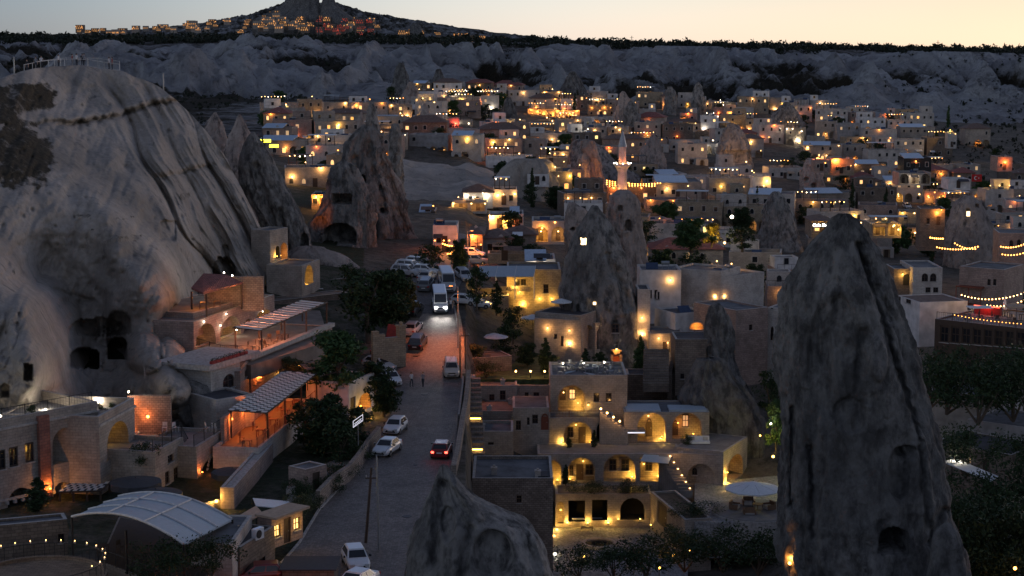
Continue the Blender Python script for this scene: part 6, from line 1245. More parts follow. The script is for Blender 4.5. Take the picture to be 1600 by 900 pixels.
E4 = Bld('flat roofed hotel block at the upper left beside the road wall', (741, 217), (808, 217), 602, 640, 6, [('w', 768.5, 626, 8, 10), ('w', 785.5, 625, 9, 15)], par=.15, **W1)
E5 = Bld('recessed hotel block with two small dark windows near the top arch', (808, 219), (860, 219), 602, 640, 5, [('w', 823, 620, 6, 7), ('w', 838, 619, 9, 6)], par=.1, **W1)
E6 = Bld('long low hotel block with a wide grey roof and chimneys', (745, 210), (815, 210), 642, 668, 8, [], par=.2, **W1); E6b = Bld('low hotel wall with a small vent window over the front grey roof', (737, 201), (802, 201), 674, 718, 6, [('w', 767, 695, 9, 4)], par=.3, **W1)
E7 = Bld('big square rubble stone block of the hotel in front, flat grey roof', (738, 178), (864, 178), 747, 880, 10, [('w', 811, 786, 8, 12, dict(fm='wood'))], wm='stone_rough', rm='roof_grey', cat='hotel', name='hotel', par=.35)
for b, xs in ((E7, ((2.2, 3), (6.7, 1.6))), (E6, ((1.5, 1), (4, 5))), (E6b, ((1.2, 2),)), (E4, ((3.5, 1.5),))):
    for x, y in xs: link('chimney', ME_CHIM, b.r, (x, y, b.H-.35), scale=.8)
m = MB(); m.box(E7.L-1.5, E7.L-.2, 1.2, 3.4, E7.H-.4, E7.H-.1); obj('roof_hatch', m, 'roof_dark', E7.r)
E8 = Bld('right wing of the hotel with two tall glowing arches', (975, 209), (1108, 209), 644, 712, 7, [
    ('n', 1018, 690, 44, 47, N(('da', -.1, 0, .8, 2.3), lamps=(('glow_yellow', 1.1, .1, 45, .3), ('glow_yellow', 1.35, .1, 40, 1.5), ('glow_warm', -.2, 2.6, 16)), d=2.8)),
    ('n', 1073, 686, 46, 42, N(('w', .0, 1.0, .75, 1.6, 'pane_dim'), ('da', -1.2, 0, .7, 1.9), lamps=(('glow_amber', -.9, 1.6, 20), ('glow_yellow', .9, .2, 12)), d=2.0))], par=.12, **W1)
m = MB(); m.box(.3, 4.4, .4, 4.5, E8.H-.05, E8.H+.12); obj('roof_membrane', m, 'canvas_grey', E8.r); m = MB(); m.box(5.4, E8.L-.3, .4, 3.4, E8.H-.05, E8.H+.2); obj('roof_membrane', m, 'canvas_grey', E8.r)
# middle terrace
E9 = Bld('long terrace block of the hotel with a row of four lit arches', (840, 203), (1064, 203), 709, 765, 5.4, [
    ('n', 862, 757, 30, 38, N(('da', -.75, 0, .7, 2.2), lamps=(('glow_yellow', .7, .15, 34),), d=1.7)), ('n', 908, 755, 42, 40, N(('w', -1.1, .5, .5, 1.3), ('d', -.1, 0, .85, 1.9), ('w', 1.0, .6, .9, 1.3), lamps=(('glow_yellow', -1.3, .1, 20), ('glow_yellow', .3, 2.3, 12)), d=1.6)),
    ('n', 968, 752, 50, 46, N(('w', -.7, .9, .85, 1.4), ('w', .75, .9, .95, 1.4), lamps=(('glow_yellow', 1.5, .15, 52),), d=1.5)), ('nb', 1022, 752, 44, 38, N(('w', -.5, .8, .85, 1.5), lamps=(('glow_yellow', .5, .2, 40), ('glow_yellow', 1.2, 1.8, 14), ('glow_yellow', -1.1, 1.7, 12)), d=1.8))], par=.05, **{**W1, 'rm': 'floor_stone'})
awning('pale cloth awning over the lit doorway beside the hotel steps', [at(1000, 720, 201.5), at(1044, 724, 201), at(1050, 712, 202.9), at(1006, 710, 202.9)], 'canvas_grey', post=.3)
E10 = Bld('lower right block of the hotel with a dim arch and terrace above', (1062, 203), (1130, 202), 708, 775, 7, [('n', 1095, 757, 42, 32, N(('wa', -.8, .9, .6, .9), ('wa', .7, .9, .6, .9), d=.8))], par=.05, **{**W1, 'rm': 'floor_stone'})
E11 = Bld('angled end wall of the hotel with a warm lit arched doorway', (1130, 202), (1167, 210), 706, 772, 6, [('n', 1148, 749, 25, 38, N(('da', -.4, 0, .9, 2.2), lamps=(('glow_amber', .5, 1.6, 24),), d=1.7))], par=.05, **{**W1, 'rm': 'floor_stone'})
E11.up(1133, 756, 'glow_yellow', 60); E11.up(1132.5, 740, 'glow_yellow', 20)
# steps with lit treads
k = at(1036, 709, 203); t = thing('steps', 'outdoor hotel steps with a small lamp on each tread', 'steps', k)
for i in range(12):
    s = MB(); s.box(-.5+i*.2, .9+i*.2, -.35-i*.33, -.02-i*.33, -4.2, -.1-i*.3); obj('step', s, 'floor_stone', t)
    if i % 2 == 0: q = MB(); q.box(.7+i*.2, .88+i*.2, -.37-i*.33, -.352-i*.33, -.1-i*.3-.12, -.1-i*.3-.04); obj('bulb', q, 'glow_warm', t)
light(t, (1.2, -.8, .4), WARM, 10); light(t, (2.4, -3.0, -1.6), WARM, 10)
k = at(936, 640, 210); t = thing('lantern_stair', 'short stair wall with four warm globe lamps right of the big arch', 'steps', k); m = MB()
for i in range(8): s = MB(); s.box(i*.42, i*.42+.42, -2.2, -.2, -4, .1-i*.32); obj('step', s, 'stone_wall', t)
for i in range(4): q = MB(); q.ball((.1+i*.75, -2.2, .55-i*.5), .12, 8); obj('bulb', q, 'glow_warm', t, True); light(t, (.1+i*.75, -2.5, .75-i*.5), WARM, 9)
m = MB(); m.box(3.2, 5.4, -2.3, .5, -2.4, -2.2); obj('landing', m, 'floor_stone', t); m = MB(); m.box(3.3, 5.3, -2.4, -2.302, -2.36, -2.24); obj('light_strip', m, 'glow_dimwhite', t)
# courtyard level
zc = at(900, 830, 197).z; fl = MB(); P = [at(858, 880, 178), at(1075, 880, 178), at(1075, 830, 199), at(858, 830, 199)]
fl.prism([(p.x, p.y) for p in P], zc-2, zc); obj('courtyard', fl, 'cobble_court', kind='structure')
E12 = Bld('lower courtyard loggia of the hotel with lit stone piers', (868, 198.6), (1018, 198.6), 772, 826, 4.4, [
    ('b', 901, 815, 26, 33, dict(d=2.5)), ('b', 937, 813, 24, 32, dict(d=2.5)), ('ba', 988, 812, 38, 34, dict(d=2.5)), ('n', 876, 818, 10, 34, N(lamps=(('glow_yellow', 0, 1.5, 12),), d=.6))], par=.05, **{**W1, 'rm': 'earth_floor'})
for px in (886, 918, 950): E12.up(px, 818, 'glow_yellow', 26)
E12.up(966, 812, 'glow_yellow', 6); E12.up(1000, 812, 'glow_yellow', 8)
E13 = Bld('slanting courtyard wall with a tall lit door and planted top', (1016, 198), (1070, 186), 768, 850, 3, [('d', 1034, 822, 15, 36), ], wm='stone_wall', par=.2, rm='earth', cat='wall', name='stone_wall')
E13.up(1021, 822, 'glow_yellow', 50, 70)
def daybed(label, p, rz=0, s=1.0, group='white daybeds of the hotel'):
    t = thing('daybed', label, 'daybed', p, rz, group); t.scale = (s,)*3; m = MB(); m.box(-1, 1, -.45, .45, .12, .3); obj('frame', m, 'wood_dark', t); m = MB(); m.box(-.97, .97, -.43, .43, .3, .48); obj('mattress', m, 'white_cloth', t)
    m = MB(); m.box(-.97, .97, .3, .5, .48, .85); obj('back_cushion', m, 'white_cloth', t); lg = MB(); lg.box(-.05, .05, -.05, .05, 0, .12); me = mesh('leg', lg, 'wood_dark')
    for x in (-.9, .9):
        for y in (-.38, .38): link('leg', me, t, (x, y, 0))
    for x in (-.6, .6): m = MB(); m.box(x-.22, x+.22, .16, .3, .5, .8); obj('pillow', m, 'cushion', t)
    return t
daybed('white daybed in the courtyard, left of the pair', onz(907, 822, zc)); daybed('white daybed in the courtyard, right of the pair', onz(928, 822, zc)); 
zt1 = E9.o.z+E9.H; daybed('white daybed behind the hedge below the arched windows', onz(912, 752, E9.o.z+.9), s=1.2); daybed('white daybed on the upper right terrace of the hotel', onz(1092, 697, E10.o.z+E10.H), s=1.3)
table('low courtyard table before the two daybeds', onz(917, 829, zc), 0, 'wood_dark', 1.4, .7, h=.4)
t = thing('fountain', 'small round stone pool in the courtyard edge', 'fountain', onz(936, 852, zc)); m = MB(); m.lathe([(1.9, 0), (1.9, .35), (1.6, .36), (1.6, .15)], 28); obj('basin', m, 'stone_pale', t); m = MB(); m.lathe([(1.58, .15), (1.58, .2)], 24); obj('water', m, 'glass_dark', t); light(t, (.3, -.6, .5), YEL, 6)
for i, (px, py, g_, p_) in enumerate(((870, 828, 'glow_yellow', 40), (866, 838, 'glow_yellow', 16), (912, 870, 'glow_yellow', 12), (867, 866, 'glow_white', 8))):
    q = onz(px, py, zc); t = thing('ground_lamp', ['bright ground lamp at the corner of the rubble stone block', 'second ground lamp just below the rubble block corner', 'ground lamp by the curved step below the fountain', 'white ground lamp at the bottom left of the courtyard'][i], 'lamp', q); m = MB(); m.lathe([(.12, 0), (.12, .1), (.05, .13)], 8); obj('bulb', m, g_, t); light(t, (0, 0, .4), COLS[g_], p_)
# right terrace with the big white parasol
zr = onz(1175, 800, 0); zr = at(1175, 800, 190).z
m = MB(); m.lathe([(4.6, -2), (4.6, 0), (4.3, .01)], 40, c=(at(1180, 795, 190).x, 190, zr+.25)); obj('round_terrace', m, 'floor_stone', kind='structure'); m = MB(); m.lathe([(4.75, -2), (4.75, .06)], 40, c=(at(1180, 795, 190).x, 190, zr+.1)); obj('terrace_rim', m, 'coping', kind='structure')
c0 = Vector((at(1176, 795, 190).x, 190, zr+.25))
m = MB(); m.prism([(at(1085, 800, 186).x, 186), (at(1260, 800, 186).x, 186), (at(1260, 780, 208).x, 208), (at(1085, 780, 203).x, 203)], zr-4, zr-.05); obj('upper_terrace', m, 'cobble_court', kind='structure'); umbrella('big white parasol on the round terrace right of the hotel', c0, 3.1, 3.2, 'canvas_white', droop=.26)
def sofa(label, p, rz, group='cushioned chairs under the big parasol'):
    t = thing('armchair', label, 'armchair', p, rz, group); m = MB(); m.box(-.55, .55, -.45, .45, .1, .45); obj('seat', m, 'cushion', t); m = MB(); m.box(-.55, .55, .35, .55, .3, .9); obj('backrest', m, 'wood', t); 
    for s in (-1, 1): m = MB(); m.box(s*.6-.08, s*.6+.08, -.45, .5, .1, .62); obj('armrest', m, 'wood', t)
    return t
for i, (dx, dy, r_) in enumerate(((-1.9, .3, 70), (1.8, .2, -70), (-.2, 1.9, 0), (-.6, -1.9, 180))): sofa(['left', 'right', 'rear', 'front'][i]+' armchair under the big white parasol', c0+Vector((dx, dy, 0)), R(r_))
t = thing('table', 'round table under the big white parasol', 'table', c0+Vector((.5, -.3, 0))); m = MB(); m.lathe([(.6, .7), (.6, .75)], 20); obj('table_top', m, 'wood', t); m = MB(); m.cyl((0, 0, 0), (0, 0, .7), .06); obj('leg', m, 'wood', t); m = MB(); m.lathe([(.35, 0), (.35, .04)], 12); obj('base', m, 'wood_dark', t)
post_lamp('tall garden lamp left of the green lit shrub', at(1187, 716, 204), 2.6, 'glow_yellow', 50); post_lamp('thin white garden lamp before the green lit shrub', at(1204, 690, 203), 2.0, 'glow_white', 25, r=.1)
light(None, at(1210, 700, 201), (.95, .9, .15), 80, .1); t = thing('ground_lamp', 'yellow green spot at the foot of the lit shrub beside the huge chimney', 'lamp', at(1208, 716, 201.6)); m = MB(); m.ball((0, 0, .2), .15); obj('bulb', m, 'glow_yellow', t, True)
# rooftop of the tall block: stored furniture
for i in range(34):
    x, y = RND.uniform(.6, E1.L-.8), RND.uniform(.8, 8); kd = i % 5; p = E1.w(x, y, E1.H-.33)
    if kd == 0: t = table('folded roof table on the cluttered hotel roof', p, RND.uniform(0, 3), 'metal_grey', 1.0, .8, group='furniture stored on the hotel roof', h=.5)
    elif kd < 4: t = chair('roof chair among the clutter on the hotel roof', p, RND.uniform(0, 6), 'metal_grey', 'chairs stored on the hotel roof')
    else:
        t = thing('parasol', 'folded parasol lying on the cluttered hotel roof', 'parasol', p, RND.uniform(0, 3), 'folded parasols on the hotel roof'); m = MB(); m.cyl((0, 0, .15), (1.9, .3, .2), .16, .04); obj('canopy', m, 'canvas_grey', t); m = MB(); m.cyl((1.8, .28, .2), (2.3, .35, .2), .03); obj('pole', m, 'metal_dark', t)
for px, py in ((880, 568), (912, 568), (944, 566)): p = at(px, py, 219); post_lamp({880: 'small white lamp left on the hotel roof edge', 912: 'small white lamp in the middle of the hotel roof edge', 944: 'small white lamp right on the hotel roof edge'}[px], (p.x, p.y, p.z-.5), .4, 'glow_white', 12, r=.1)
# road retaining wall and stair lane beside it
strip('retaining_wall', [gp(x, y)+Vector((.4, 0, 0)) for x, y in ((702, 745), (709, 715), (713, 690), (718, 660), (722, 640), (725, 615), (727, 592))], .5, 1.0, 'stone_rough', kind=None, z0=-8, label='rough stone wall along the right side of the road above the hotel', cat='wall')
strip('retaining_wall', [gp(x, y)+Vector((.3, 0, 0)) for x, y in ((721, 590), (721, 560), (719, 540), (716, 515), (712, 490))], .4, .4, 'stone_yellow', kind=None, z0=-5, label='low earth wall at the right kerb beside the street lamp', cat='wall')
t = thing('steps', 'dark stepped lane between the road wall and the hotel roofs', 'steps', (0, 0, 0))
for i in range(22):
    y = 212-i*1.15; a = gp(728, 592); x0 = at(716+i*.2, 650, y).x+1.0; z = -.2-i*.34; s = MB(); s.box(x0, x0+1.7, y-1.15, y, -9.5, z); obj('step', s, 'stone_rough', t)
    if i in (8, 14): q = MB(); q.box(x0+.3, x0+1.5, y-1.17, y-1.152, z-.2, z-.08); obj('bulb', q, 'glow_yellow', t); light(t, (x0+.8, y-1.5, z+.1), YEL, 5)
# garden with lawn behind the hotel
zg = at(800, 588, 222).z
g_ = MB(); P = [at(738, 594, 220), at(862, 594, 220), at(875, 560, 236), at(735, 560, 236)]; g_.prism([(p.x, p.y) for p in P], zg-4, zg); obj('lawn', g_, 'grass', kind='structure')
for px in (806, 829, 851): p = at(px, 590, 221); post_lamp({806: 'left garden lamp on the lawn edge above the hotel', 829: 'middle garden lamp on the lawn edge above the hotel', 851: 'right garden lamp on the lawn edge above the hotel'}[px], (p.x, p.y, zg), .7, 'glow_warm', 16, r=.12)
B22 = Bld('small white garden gate pillar at the road corner of the hotel', (727, 212), (742, 212), 588, 612, 1.2, [], wm='plaster', par=.05, cat='pillar', name='gate_pillar')
E14 = Bld('low garden terrace house with small white awning right of the road', (735, 224), (800, 226), 560, 590, 4, [('b', 752, 585, 14, 10)], wm='stone_brown', par=.1, rm='earth_floor'); 
umbrella('small grey parasol in the garden by the road', at(775, 548, 229), 1.6, 2.3, 'canvas_grey'); 
table('garden table below the small grey parasol', onz(762, 562, zg+1.5), 0, 'wood')
# ================================================================ MIDDLE: YELLOW RESTAURANT, WHITE HOUSES, CHIMNEY HOUSE
F1 = Bld('yellow floodlit stone restaurant with a terrace left of the grey chimney', (792, 258), (876, 258), 421, 520, 9, [('w', 813-5, 446, 8, 10), ('w', 818, 446, 8, 10), ('w', 853, 458, 8, 14), ('wa', 836, 515, 12, 14), ('da', 848, 515, 12, 22)], wm='stone_yellow', par=.3, cat='restaurant', name='restaurant')
for px, py in ((843, 466), (862, 466)): F1.sc(px, py, 'glow_yellow', 60)
F1.sc(812, 455, 'glow_yellow', 60); F1.up(817, 478, 'glow_yellow', 60)
k = at(745, 420, 256); t = thing('awning', 'three panel grey terrace awning of the yellow restaurant', 'awning', k)
for i in range(3):
    x0, x1 = i*2.75, i*2.75+2.65; m = MB(); m.add([(x0, -1.5, -.9), (x1, -1.5, -.9), (x1+.3, 2.6, .1), (x0+.3, 2.6, .1), (x0, -1.5, -1), (x1, -1.5, -1), (x1+.3, 2.6, 0), (x0+.3, 2.6, 0)], [(0, 1, 2, 3), (7, 6, 5, 4), (0, 4, 5, 1), (1, 5, 6, 2), (2, 6, 7, 3), (3, 7, 4, 0)]); obj('panel', m, 'canvas_grey', t)
    m = MB(); m.add([(x1, -1.5, -.88), (x1+.1, -1.5, -.88), (x1+.4, 2.6, .14), (x1+.3, 2.6, .14)], [(0, 1, 2, 3)]); m.cyl((x1+.05, -1.5, -.93), (x1+.35, 2.6, .07), .06, n=4); obj('rafter', m, 'slat_white', t)
for i in range(4): m = MB(); m.cyl((i*2.75, -1.4, -4.2), (i*2.75, -1.4, -1), .08); obj('post', m, 'slat_white', t)
F2 = Bld('yellow lit terrace base under the grey awning with hanging plants', (742, 255), (795, 255), 462, 500, 8, [], wm='stone_yellow', par=.8, cat='wall', name='stone_wall', rm='floor_stone')
light(None, at(765, 450, 256), YEL, 130, .3); light(None, at(790, 450, 256), YEL, 130, .3); light(None, at(805, 448, 255), YEL, 70, .3)
sg = MB(); sg.box(-2.2, 2.2, -.05, .05, -.35, .35); t = thing('sign', 'yellow banner under the awning of the yellow restaurant', 'sign', at(805, 451.5, 255.4)); obj('board', sg, 'sign_yellow_dim' if 'sign_yellow_dim' in M else 'stone_yellow', t)
def lettering(txt, parent, loc, size, m='iron', rz=0, ext=.01):
    c = bpy.data.curves.new('lettering', 'FONT'); c.body = txt; c.size = size; c.extrude = ext; c.align_x = 'CENTER'; c.align_y = 'CENTER'; c.materials.append(M[m]); c.resolution_u = 3
    o = bpy.data.objects.new('lettering', c); COL.objects.link(o); o.parent = parent; o.location = loc; o.rotation_euler = (math.pi/2, 0, rz); bpy.context.view_layer.update(); me = bpy.data.meshes.new_from_object(o.evaluated_get(bpy.context.evaluated_depsgraph_get())); bpy.data.objects.remove(o); return link('lettering', me, parent, loc, rot=(math.pi/2, 0, rz))
lettering('Alpen', t, (-.5, -.07, .0), .75)
F3 = Bld('stone house with three glowing wall lamps in front of the grey chimney', (835, 240), (908, 238), 497, 558, 8, [('d', 879-1, 541, 5, 16), ('w', 868, 530, 5, 8)], wm='stone_wall', par=.15, rm='roof_dark')
F3.sc(856, 512, 'glow_warm', 60); F3.up(890, 540, 'glow_warm', 55); F3.sc(890, 516, 'glow_warm', 30); 
F4 = Bld('stone wing with a tall arch joined to the chimney house', (908, 238), (936, 243), 493, 560, 7, [('n', 919, 548, 19, 40, N(('da', -.3, 0, .8, 2.1), lamps=(('glow_amber', .3, 2.2, 12),), d=1.6))], wm='stone_wall', par=.15, rm='roof_dark'); F4.sc(928, 508, 'glow_warm', 60); F4.sc(933, 513, 'glow_warm', 30)
F5 = Bld('stone front built against the grey chimney with an arched opening', (930, 241), (950, 243), 505, 560, 3, [('ba', 937, 545, 9, 32, dict(d=1))], wm='stone_wall', par=.1)
umbrella('white parasol on the roof beside the grey chimney', at(877, 492, 243), 1.5, 2.3, 'canvas_white', droop=.3); umbrella('lower white parasol on the terrace below the yellow restaurant', at(832, 515, 246), 1.7, 2.2, 'canvas_white', droop=.3); umbrella('small white parasol among the dark trees below the yellow restaurant', at(772, 545, 238), 1.3, 2.2, 'canvas_white')
p = at(963, 575, 238); t = thing('doorway', 'small red door with a lit stone surround at the chimney foot', 'doorway', p); m = MB(); m.box(-.75, -.45, -.1, .5, 0, 2.3); m.box(.45, .75, -.1, .5, 0, 2.3); m.box(-.75, .75, -.1, .5, 1.9, 2.5); obj('surround', m, 'stone_yellow', t); put_door(t, 0, .1, 0, .95, 1.95, True, 'wood_red'); light(t, (0, -.5, 2.5), AMBER, 32, .08); light(t, (0, -.6, .4), AMBER, 12, .08); m = MB(); m.ball((0, -.2, 2.62), .09); obj('bulb', m, 'glow_warm', t, True)
q = at(912, 378, 243.2); t = thing('window', 'lit window hole high in the grey chimney', 'window', q); m = MB(); m.box(-.42, .42, .8, .9, -.5, .5); obj('pane', m, 'pane_bright', t); m = MB(); m.box(-.48, -.42, .7, .92, -.5, .5); m.box(.42, .48, .7, .92, -.5, .5); obj('frame', m, 'wood', t)
q = at(929, 474, 242.0); t = thing('window', 'tiny lit hole half way up the grey chimney', 'window', q); m = MB(); m.box(-.2, .2, .0, .1, -.2, .2); obj('pane', m, 'pane_bright', t); m = MB(); m.box(-.25, .25, -.02, .08, .2, .26); obj('frame', m, 'wood', t)
q = at(961, 512, 242); t = thing('window', 'dark framed window cut into the lower grey chimney', 'window', q, 0); put_window(t, 0, -.6, -.6, 1.0, 1.2, False, 'glass_dark')
F6 = Bld('narrow stone tower house with a tall beam of lamp light beside the chimney', (996, 244), (1016, 244), 452, 530, 5, [], wm='stone_pale', par=.1, rm='roof_dark'); F6.sc(1003, 496, 'glow_warm', 50); F6.up(1003, 525, 'glow_warm', 40)
F7 = Bld('white two storey house with one wall lamp behind the grey chimney', (1000, 262), (1064, 262), 422, 490, 7, [('w', 1028, 468, 5, 12), ('w', 1016, 466, 5, 13), ('w', 1025, 466, 5, 13)], wm='plaster', par=.3); F7.r['label'] = 'white flat roofed house with one wall lamp right of the chimney'
F7.sc(1047, 437, 'glow_warm', 55)
F8 = Bld('white stone house with lamps along its long front and cluttered roof', (1071, 268), (1126, 262), 424, 510, 9, [('d', 1076, 450, 6, 20), ('w', 1084, 446, 5, 12), ('w', 1092, 448, 5, 12), ('wa', 1107, 456, 5, 22), ('wa', 1114, 457, 5, 23)], wm='stone_pale', par=.3, cop='stone_pale'); F8.sc(1080, 436, 'glow_amber', 40); F8.sc(1120, 462, 'glow_warm', 50); F8.up(1119, 478, 'glow_warm', 20)
F8b = Bld('bright plain end of the white stone house with two small windows', (1126, 262), (1156, 268), 424, 520, 8, [('w', 1133, 452, 5, 13), ('w', 1133, 480, 5, 12)], wm='stone_pale', par=.3); F8b.sc(1129, 462, 'glow_warm', 40)
F9 = Bld('white cubic annex house with a single dark window and railed roof', (1055, 244), (1104, 246), 490, 545, 6, [('w', 1087, 494+22, 6, 13)], wm='plaster', par=.25, rm='roof_dark')
F10 = Bld('stone courtyard house with three lamps under the white annex', (1014, 240), (1068, 240), 521, 570, 6, [('d', 1039, 517+34, 7, 17), ('d', 1049, 518+33, 7, 18)], wm='stone_wall', par=.2); F10.sc(1029, 528, 'glow_warm', 45); F10.sc(1060, 524, 'glow_warm', 55); F10.sc(1043, 535, 'glow_warm', 14); F10.sc(1016, 566, 'glow_white', 60)
for (a, b_, x) in ((F8, 5, 1.5), (F8, 2, 4.0), (F7, 3, 2.0), (F9, 1.5, 2.5)): link('solar_panel', ME_SOLAR, a.r, (x, b_, a.H-.3)); link('water_tank', ME_TANK, a.r, (x+2, b_, a.H-.3))
for px, py in ((1120, 408), (1143, 412)): p = at(px, py, 270); post_lamp('%s warm lamp on the roof of the white stone house' % ('left' if px == 1120 else 'right'), (p.x, p.y, p.z-.8), .7, 'glow_warm', 30)
F11 = Bld('plain pinkish stone house with a small dark window at centre right', (1149, 236), (1199, 239), 485, 610, 9, [('w', 1173, 516, 5, 9)], wm='stone_pink', par=.25, rm='roof_grey')
F12 = Bld('white gabled wall with two arched windows left of the huge chimney', (1199, 240), (1246, 238), 480, 610, 8, [('wa', 1206, 532, 5, 22), ('w', 1206, 483, 4, 6)], wm='stone_pale', par=.1)
k = at(1060, 508, 238); q = at(1089, 515, 234); t = thing('oven_niche', 'orange glowing half round niche on the low wall beneath the white annex', 'niche', q); m = MB(); P = archpts(0, 0, 1.8, .95, 13); n = len(P); m.add([(x, 0, z) for x, z in P]+[(x, 1.0, z) for x, z in P], [(i, n+i, n+(i+1) % n, (i+1) % n) for i in range(n)]+[tuple(range(n, 2*n))]); obj('vault', m, 'stone_yellow', t); light(t, (0, .4, .4), AMBER, 22, .1)
F13 = Bld('low stone building with a lit niche at the foot of the dark chimney', (1055, 225), (1118, 225), 562-32, 600, 6, [('w', 1066, 592, 6, 8), ('n', 1109, 566, 12, 26, N(lamps=(('glow_amber', 0, .3, 70),), d=.8))], wm='stone_brown', par=.1, rm='roof_dark')
F14 = Bld('dark stone wall with steps between hotel and white houses', (980, 226), (1056, 226), 585, 640, 4, [], wm='stone_brown', par=.1, rm='roof_dark', cat='wall', name='stone_wall')
t = thing('steps', 'wide dark stone steps climbing beside the red chimney door', 'steps', at(1030, 600, 219))
for i in range(14): s = MB(); s.box(-2+i*.05, 1.2+i*.05, i*.6, i*.6+.6, -1, .1+i*.22); obj('step', s, 'stone_brown', t)
strip('stone_wall', [at(1046, 595, 224), at(1052, 560, 232), at(1050, 530, 240)], .5, .8, 'stone_brown', kind=None, z0=-3, label='curved dark stone balustrade right of the wide steps', cat='wall')
# right edge: dark houses, awning, trees
G1_ = Bld('pale plain house with three small windows at the right edge', (1452, 205), (1556, 200), 608, 660, 8, [('w', 1523, 637, 6, 14), ('w', 1534, 636, 6, 14), ('w', 1492, 632, 6, 5)], wm='plaster_grey', par=.2)
G2_ = Bld('low bluish roofed house behind the right foreground trees', (1510, 190), (1640, 184), 655, 700, 8, [], wm='plaster_grey', par=.15, rm='roof_grey')
G3_ = Bld('dark gabled stone shed behind the white lit awning', (1455, 182), (1580, 176), 690, 760, 7, [('w', 1513, 724, 7, 10, dict(p='pane_dim')), ('d', 1540, 742, 10, 24)], wm='stone_brown', par=.1, rm='roof_dark')
t = awning('long white awning strip right of the huge chimney', [at(1475, 722, 165), at(1548, 752, 158), at(1560, 744, 161), at(1488, 714, 168)], 'canvas_white'); light(None, at(1495, 712, 166), WHITE, 25, .1)
G4_ = Bld('white rendered cottage with a brown tiled roof right of the huge chimney', (1400, 245), (1437, 238), 461, 512, 7, [('w', 1404, 477, 6, 14), ('w', 1419, 474, 8, 12)], wm='plaster', par=.1, rm='tile_brown')
G5_ = Bld('two arched window house with amber corner lamps at right', (1426, 262), (1472, 262), 418, 470, 9, [('wa', 1445, 440, 10, 13), ('wa', 1458, 440, 10, 13), ('w', 1450, 457, 8, 8), ('w', 1462, 457, 8, 8)], wm='stone_pale', par=.2)
G6_ = Bld('dark porch of the arched window house with two amber lamps', (1396, 264), (1428, 264), 420, 458, 6, [('ba', 1417, 446, 12, 18)], wm='stone_brown', par=.2); G6_.sc(1410, 428, 'glow_yellow', 60); G6_.sc(1424, 432, 'glow_yellow', 70)
G7_ = Bld('stone house with a glazed wooden balcony at the far right', (1498, 262), (1568, 258), 416, 500, 8, [('w', 1545, 446, 5, 10), ('w', 1554, 446, 5, 10)], wm='stone_pink', par=.2)
m = MB(); m.box(0, 3.9, -1.2, 0, 4.0, 4.2); m.box(0, 3.9, -1.2, 0, 6.6, 6.8); m.box(0, .1, -1.2, -1.1, 4.2, 6.6); m.box(3.8, 3.9, -1.2, -1.1, 4.2, 6.6); m.box(1.9, 2, -1.2, -1.1, 4.2, 6.6); obj('balcony', m, 'wood_red', G7_.r)
# terrace restaurant with festoon lights (1455-1600, 450-530)
zt = at(1530, 490, 236).z; R1 = Bld('wood and glass terrace restaurant strung with festoon bulbs at right', (1460, 226), (1640, 216), 498, 560, 14, [('w', 1475+i*17, 535+i*1.2, 13, 26, dict(p='glass_dark')) for i in range(8)], wm='wood_dark', par=.2, rm='floor_stone', cat='restaurant', name='restaurant')
string_lights('upper festoon of bulbs over the right restaurant terrace', at(1500, 459, 238), at(1604, 455, 228), 19, 'glow_warm', .8, 26, r=.085); string_lights('lower festoon of bulbs over the right restaurant terrace', at(1540, 475, 232), at(1604, 466, 226), 12, 'glow_warm', .5, 22, r=.08)
string_lights('row of tiny white lights along the right terrace railing', R1.w(2.5, -.1, R1.H+.9), R1.w(R1.L, -.1, R1.H+.9), 26, 'glow_amber', .3, 0, r=.045)
railing('dark railing round the festoon lit restaurant terrace', [R1.w(.2, .1, R1.H-.2), R1.w(R1.L-.2, .1, R1.H-.2)], 1.1, .3)
for i, (px, py) in enumerate(((1562, 487), (1583, 484))): p = R1.w(8.2+i*3.2, 6, R1.H-.2); umbrella('%s open tan parasol on the festoon lit terrace' % ('left' if i == 0 else 'right'), p, 1.5, 2.4, 'canvas_tan')
for i, x in enumerate((5.2, 9.8)):
    t = thing('parasol', '%s closed white parasol on the festoon lit terrace' % ('left' if i == 0 else 'right'), 'parasol', R1.w(x, 9, R1.H-.2), 0, 'closed parasols on the right terrace'); m = MB(); m.lathe([(.3, .9), (.22, 1.5), (.06, 2.7)], 10); obj('canopy', m, 'canvas_white', t); m = MB(); m.cyl((0, 0, 0), (0, 0, .9), .04); obj('pole', m, 'iron', t)
t = thing('bar_counter', 'red lit bar counter on the right restaurant terrace', 'bar counter', R1.w(1.2, 8.5, R1.H-.2), R1.rz); m = MB(); m.box(0, 3.6, 0, .6, 0, 1.1); obj('counter', m, 'red_cloth', t); m = MB(); m.box(-.1, 3.7, -.1, .7, 1.1, 1.16); obj('counter_top', m, 'wood', t); m = MB(); m.box(0, 3.6, -.13, -.102, 1.08, 1.15); obj('light_strip', m, 'glow_red', t); light(t, (1.8, -.6, 1.3), REDC, 30, .2); light(t, (2.6, .3, 1.9), WHITE, 10, .1)
m = MB(); m.box(-1.5, 1.5, -1, 1, -.04, .04); t = thing('sunshade', 'square white sunshade on the right restaurant terrace', 'sunshade', R1.w(4.6, 3, R1.H+1.6)); obj('canopy', m, 'canvas_white', t); m = MB(); m.cyl((0, 0, -1.8), (0, 0, -.04), .04); obj('pole', m, 'iron', t)
for i in range(12):
    p = R1.w(3+i*.9, 3+(i*37 % 7)*.9, R1.H-.2); (table if i % 3 == 0 else chair)(('dark dining table' if i % 3 == 0 else 'dark dining chair')+' on the festoon lit terrace', p, i*.8, 'wood_dark', group='chairs on the right terrace' if i % 3 else 'tables on the right terrace')
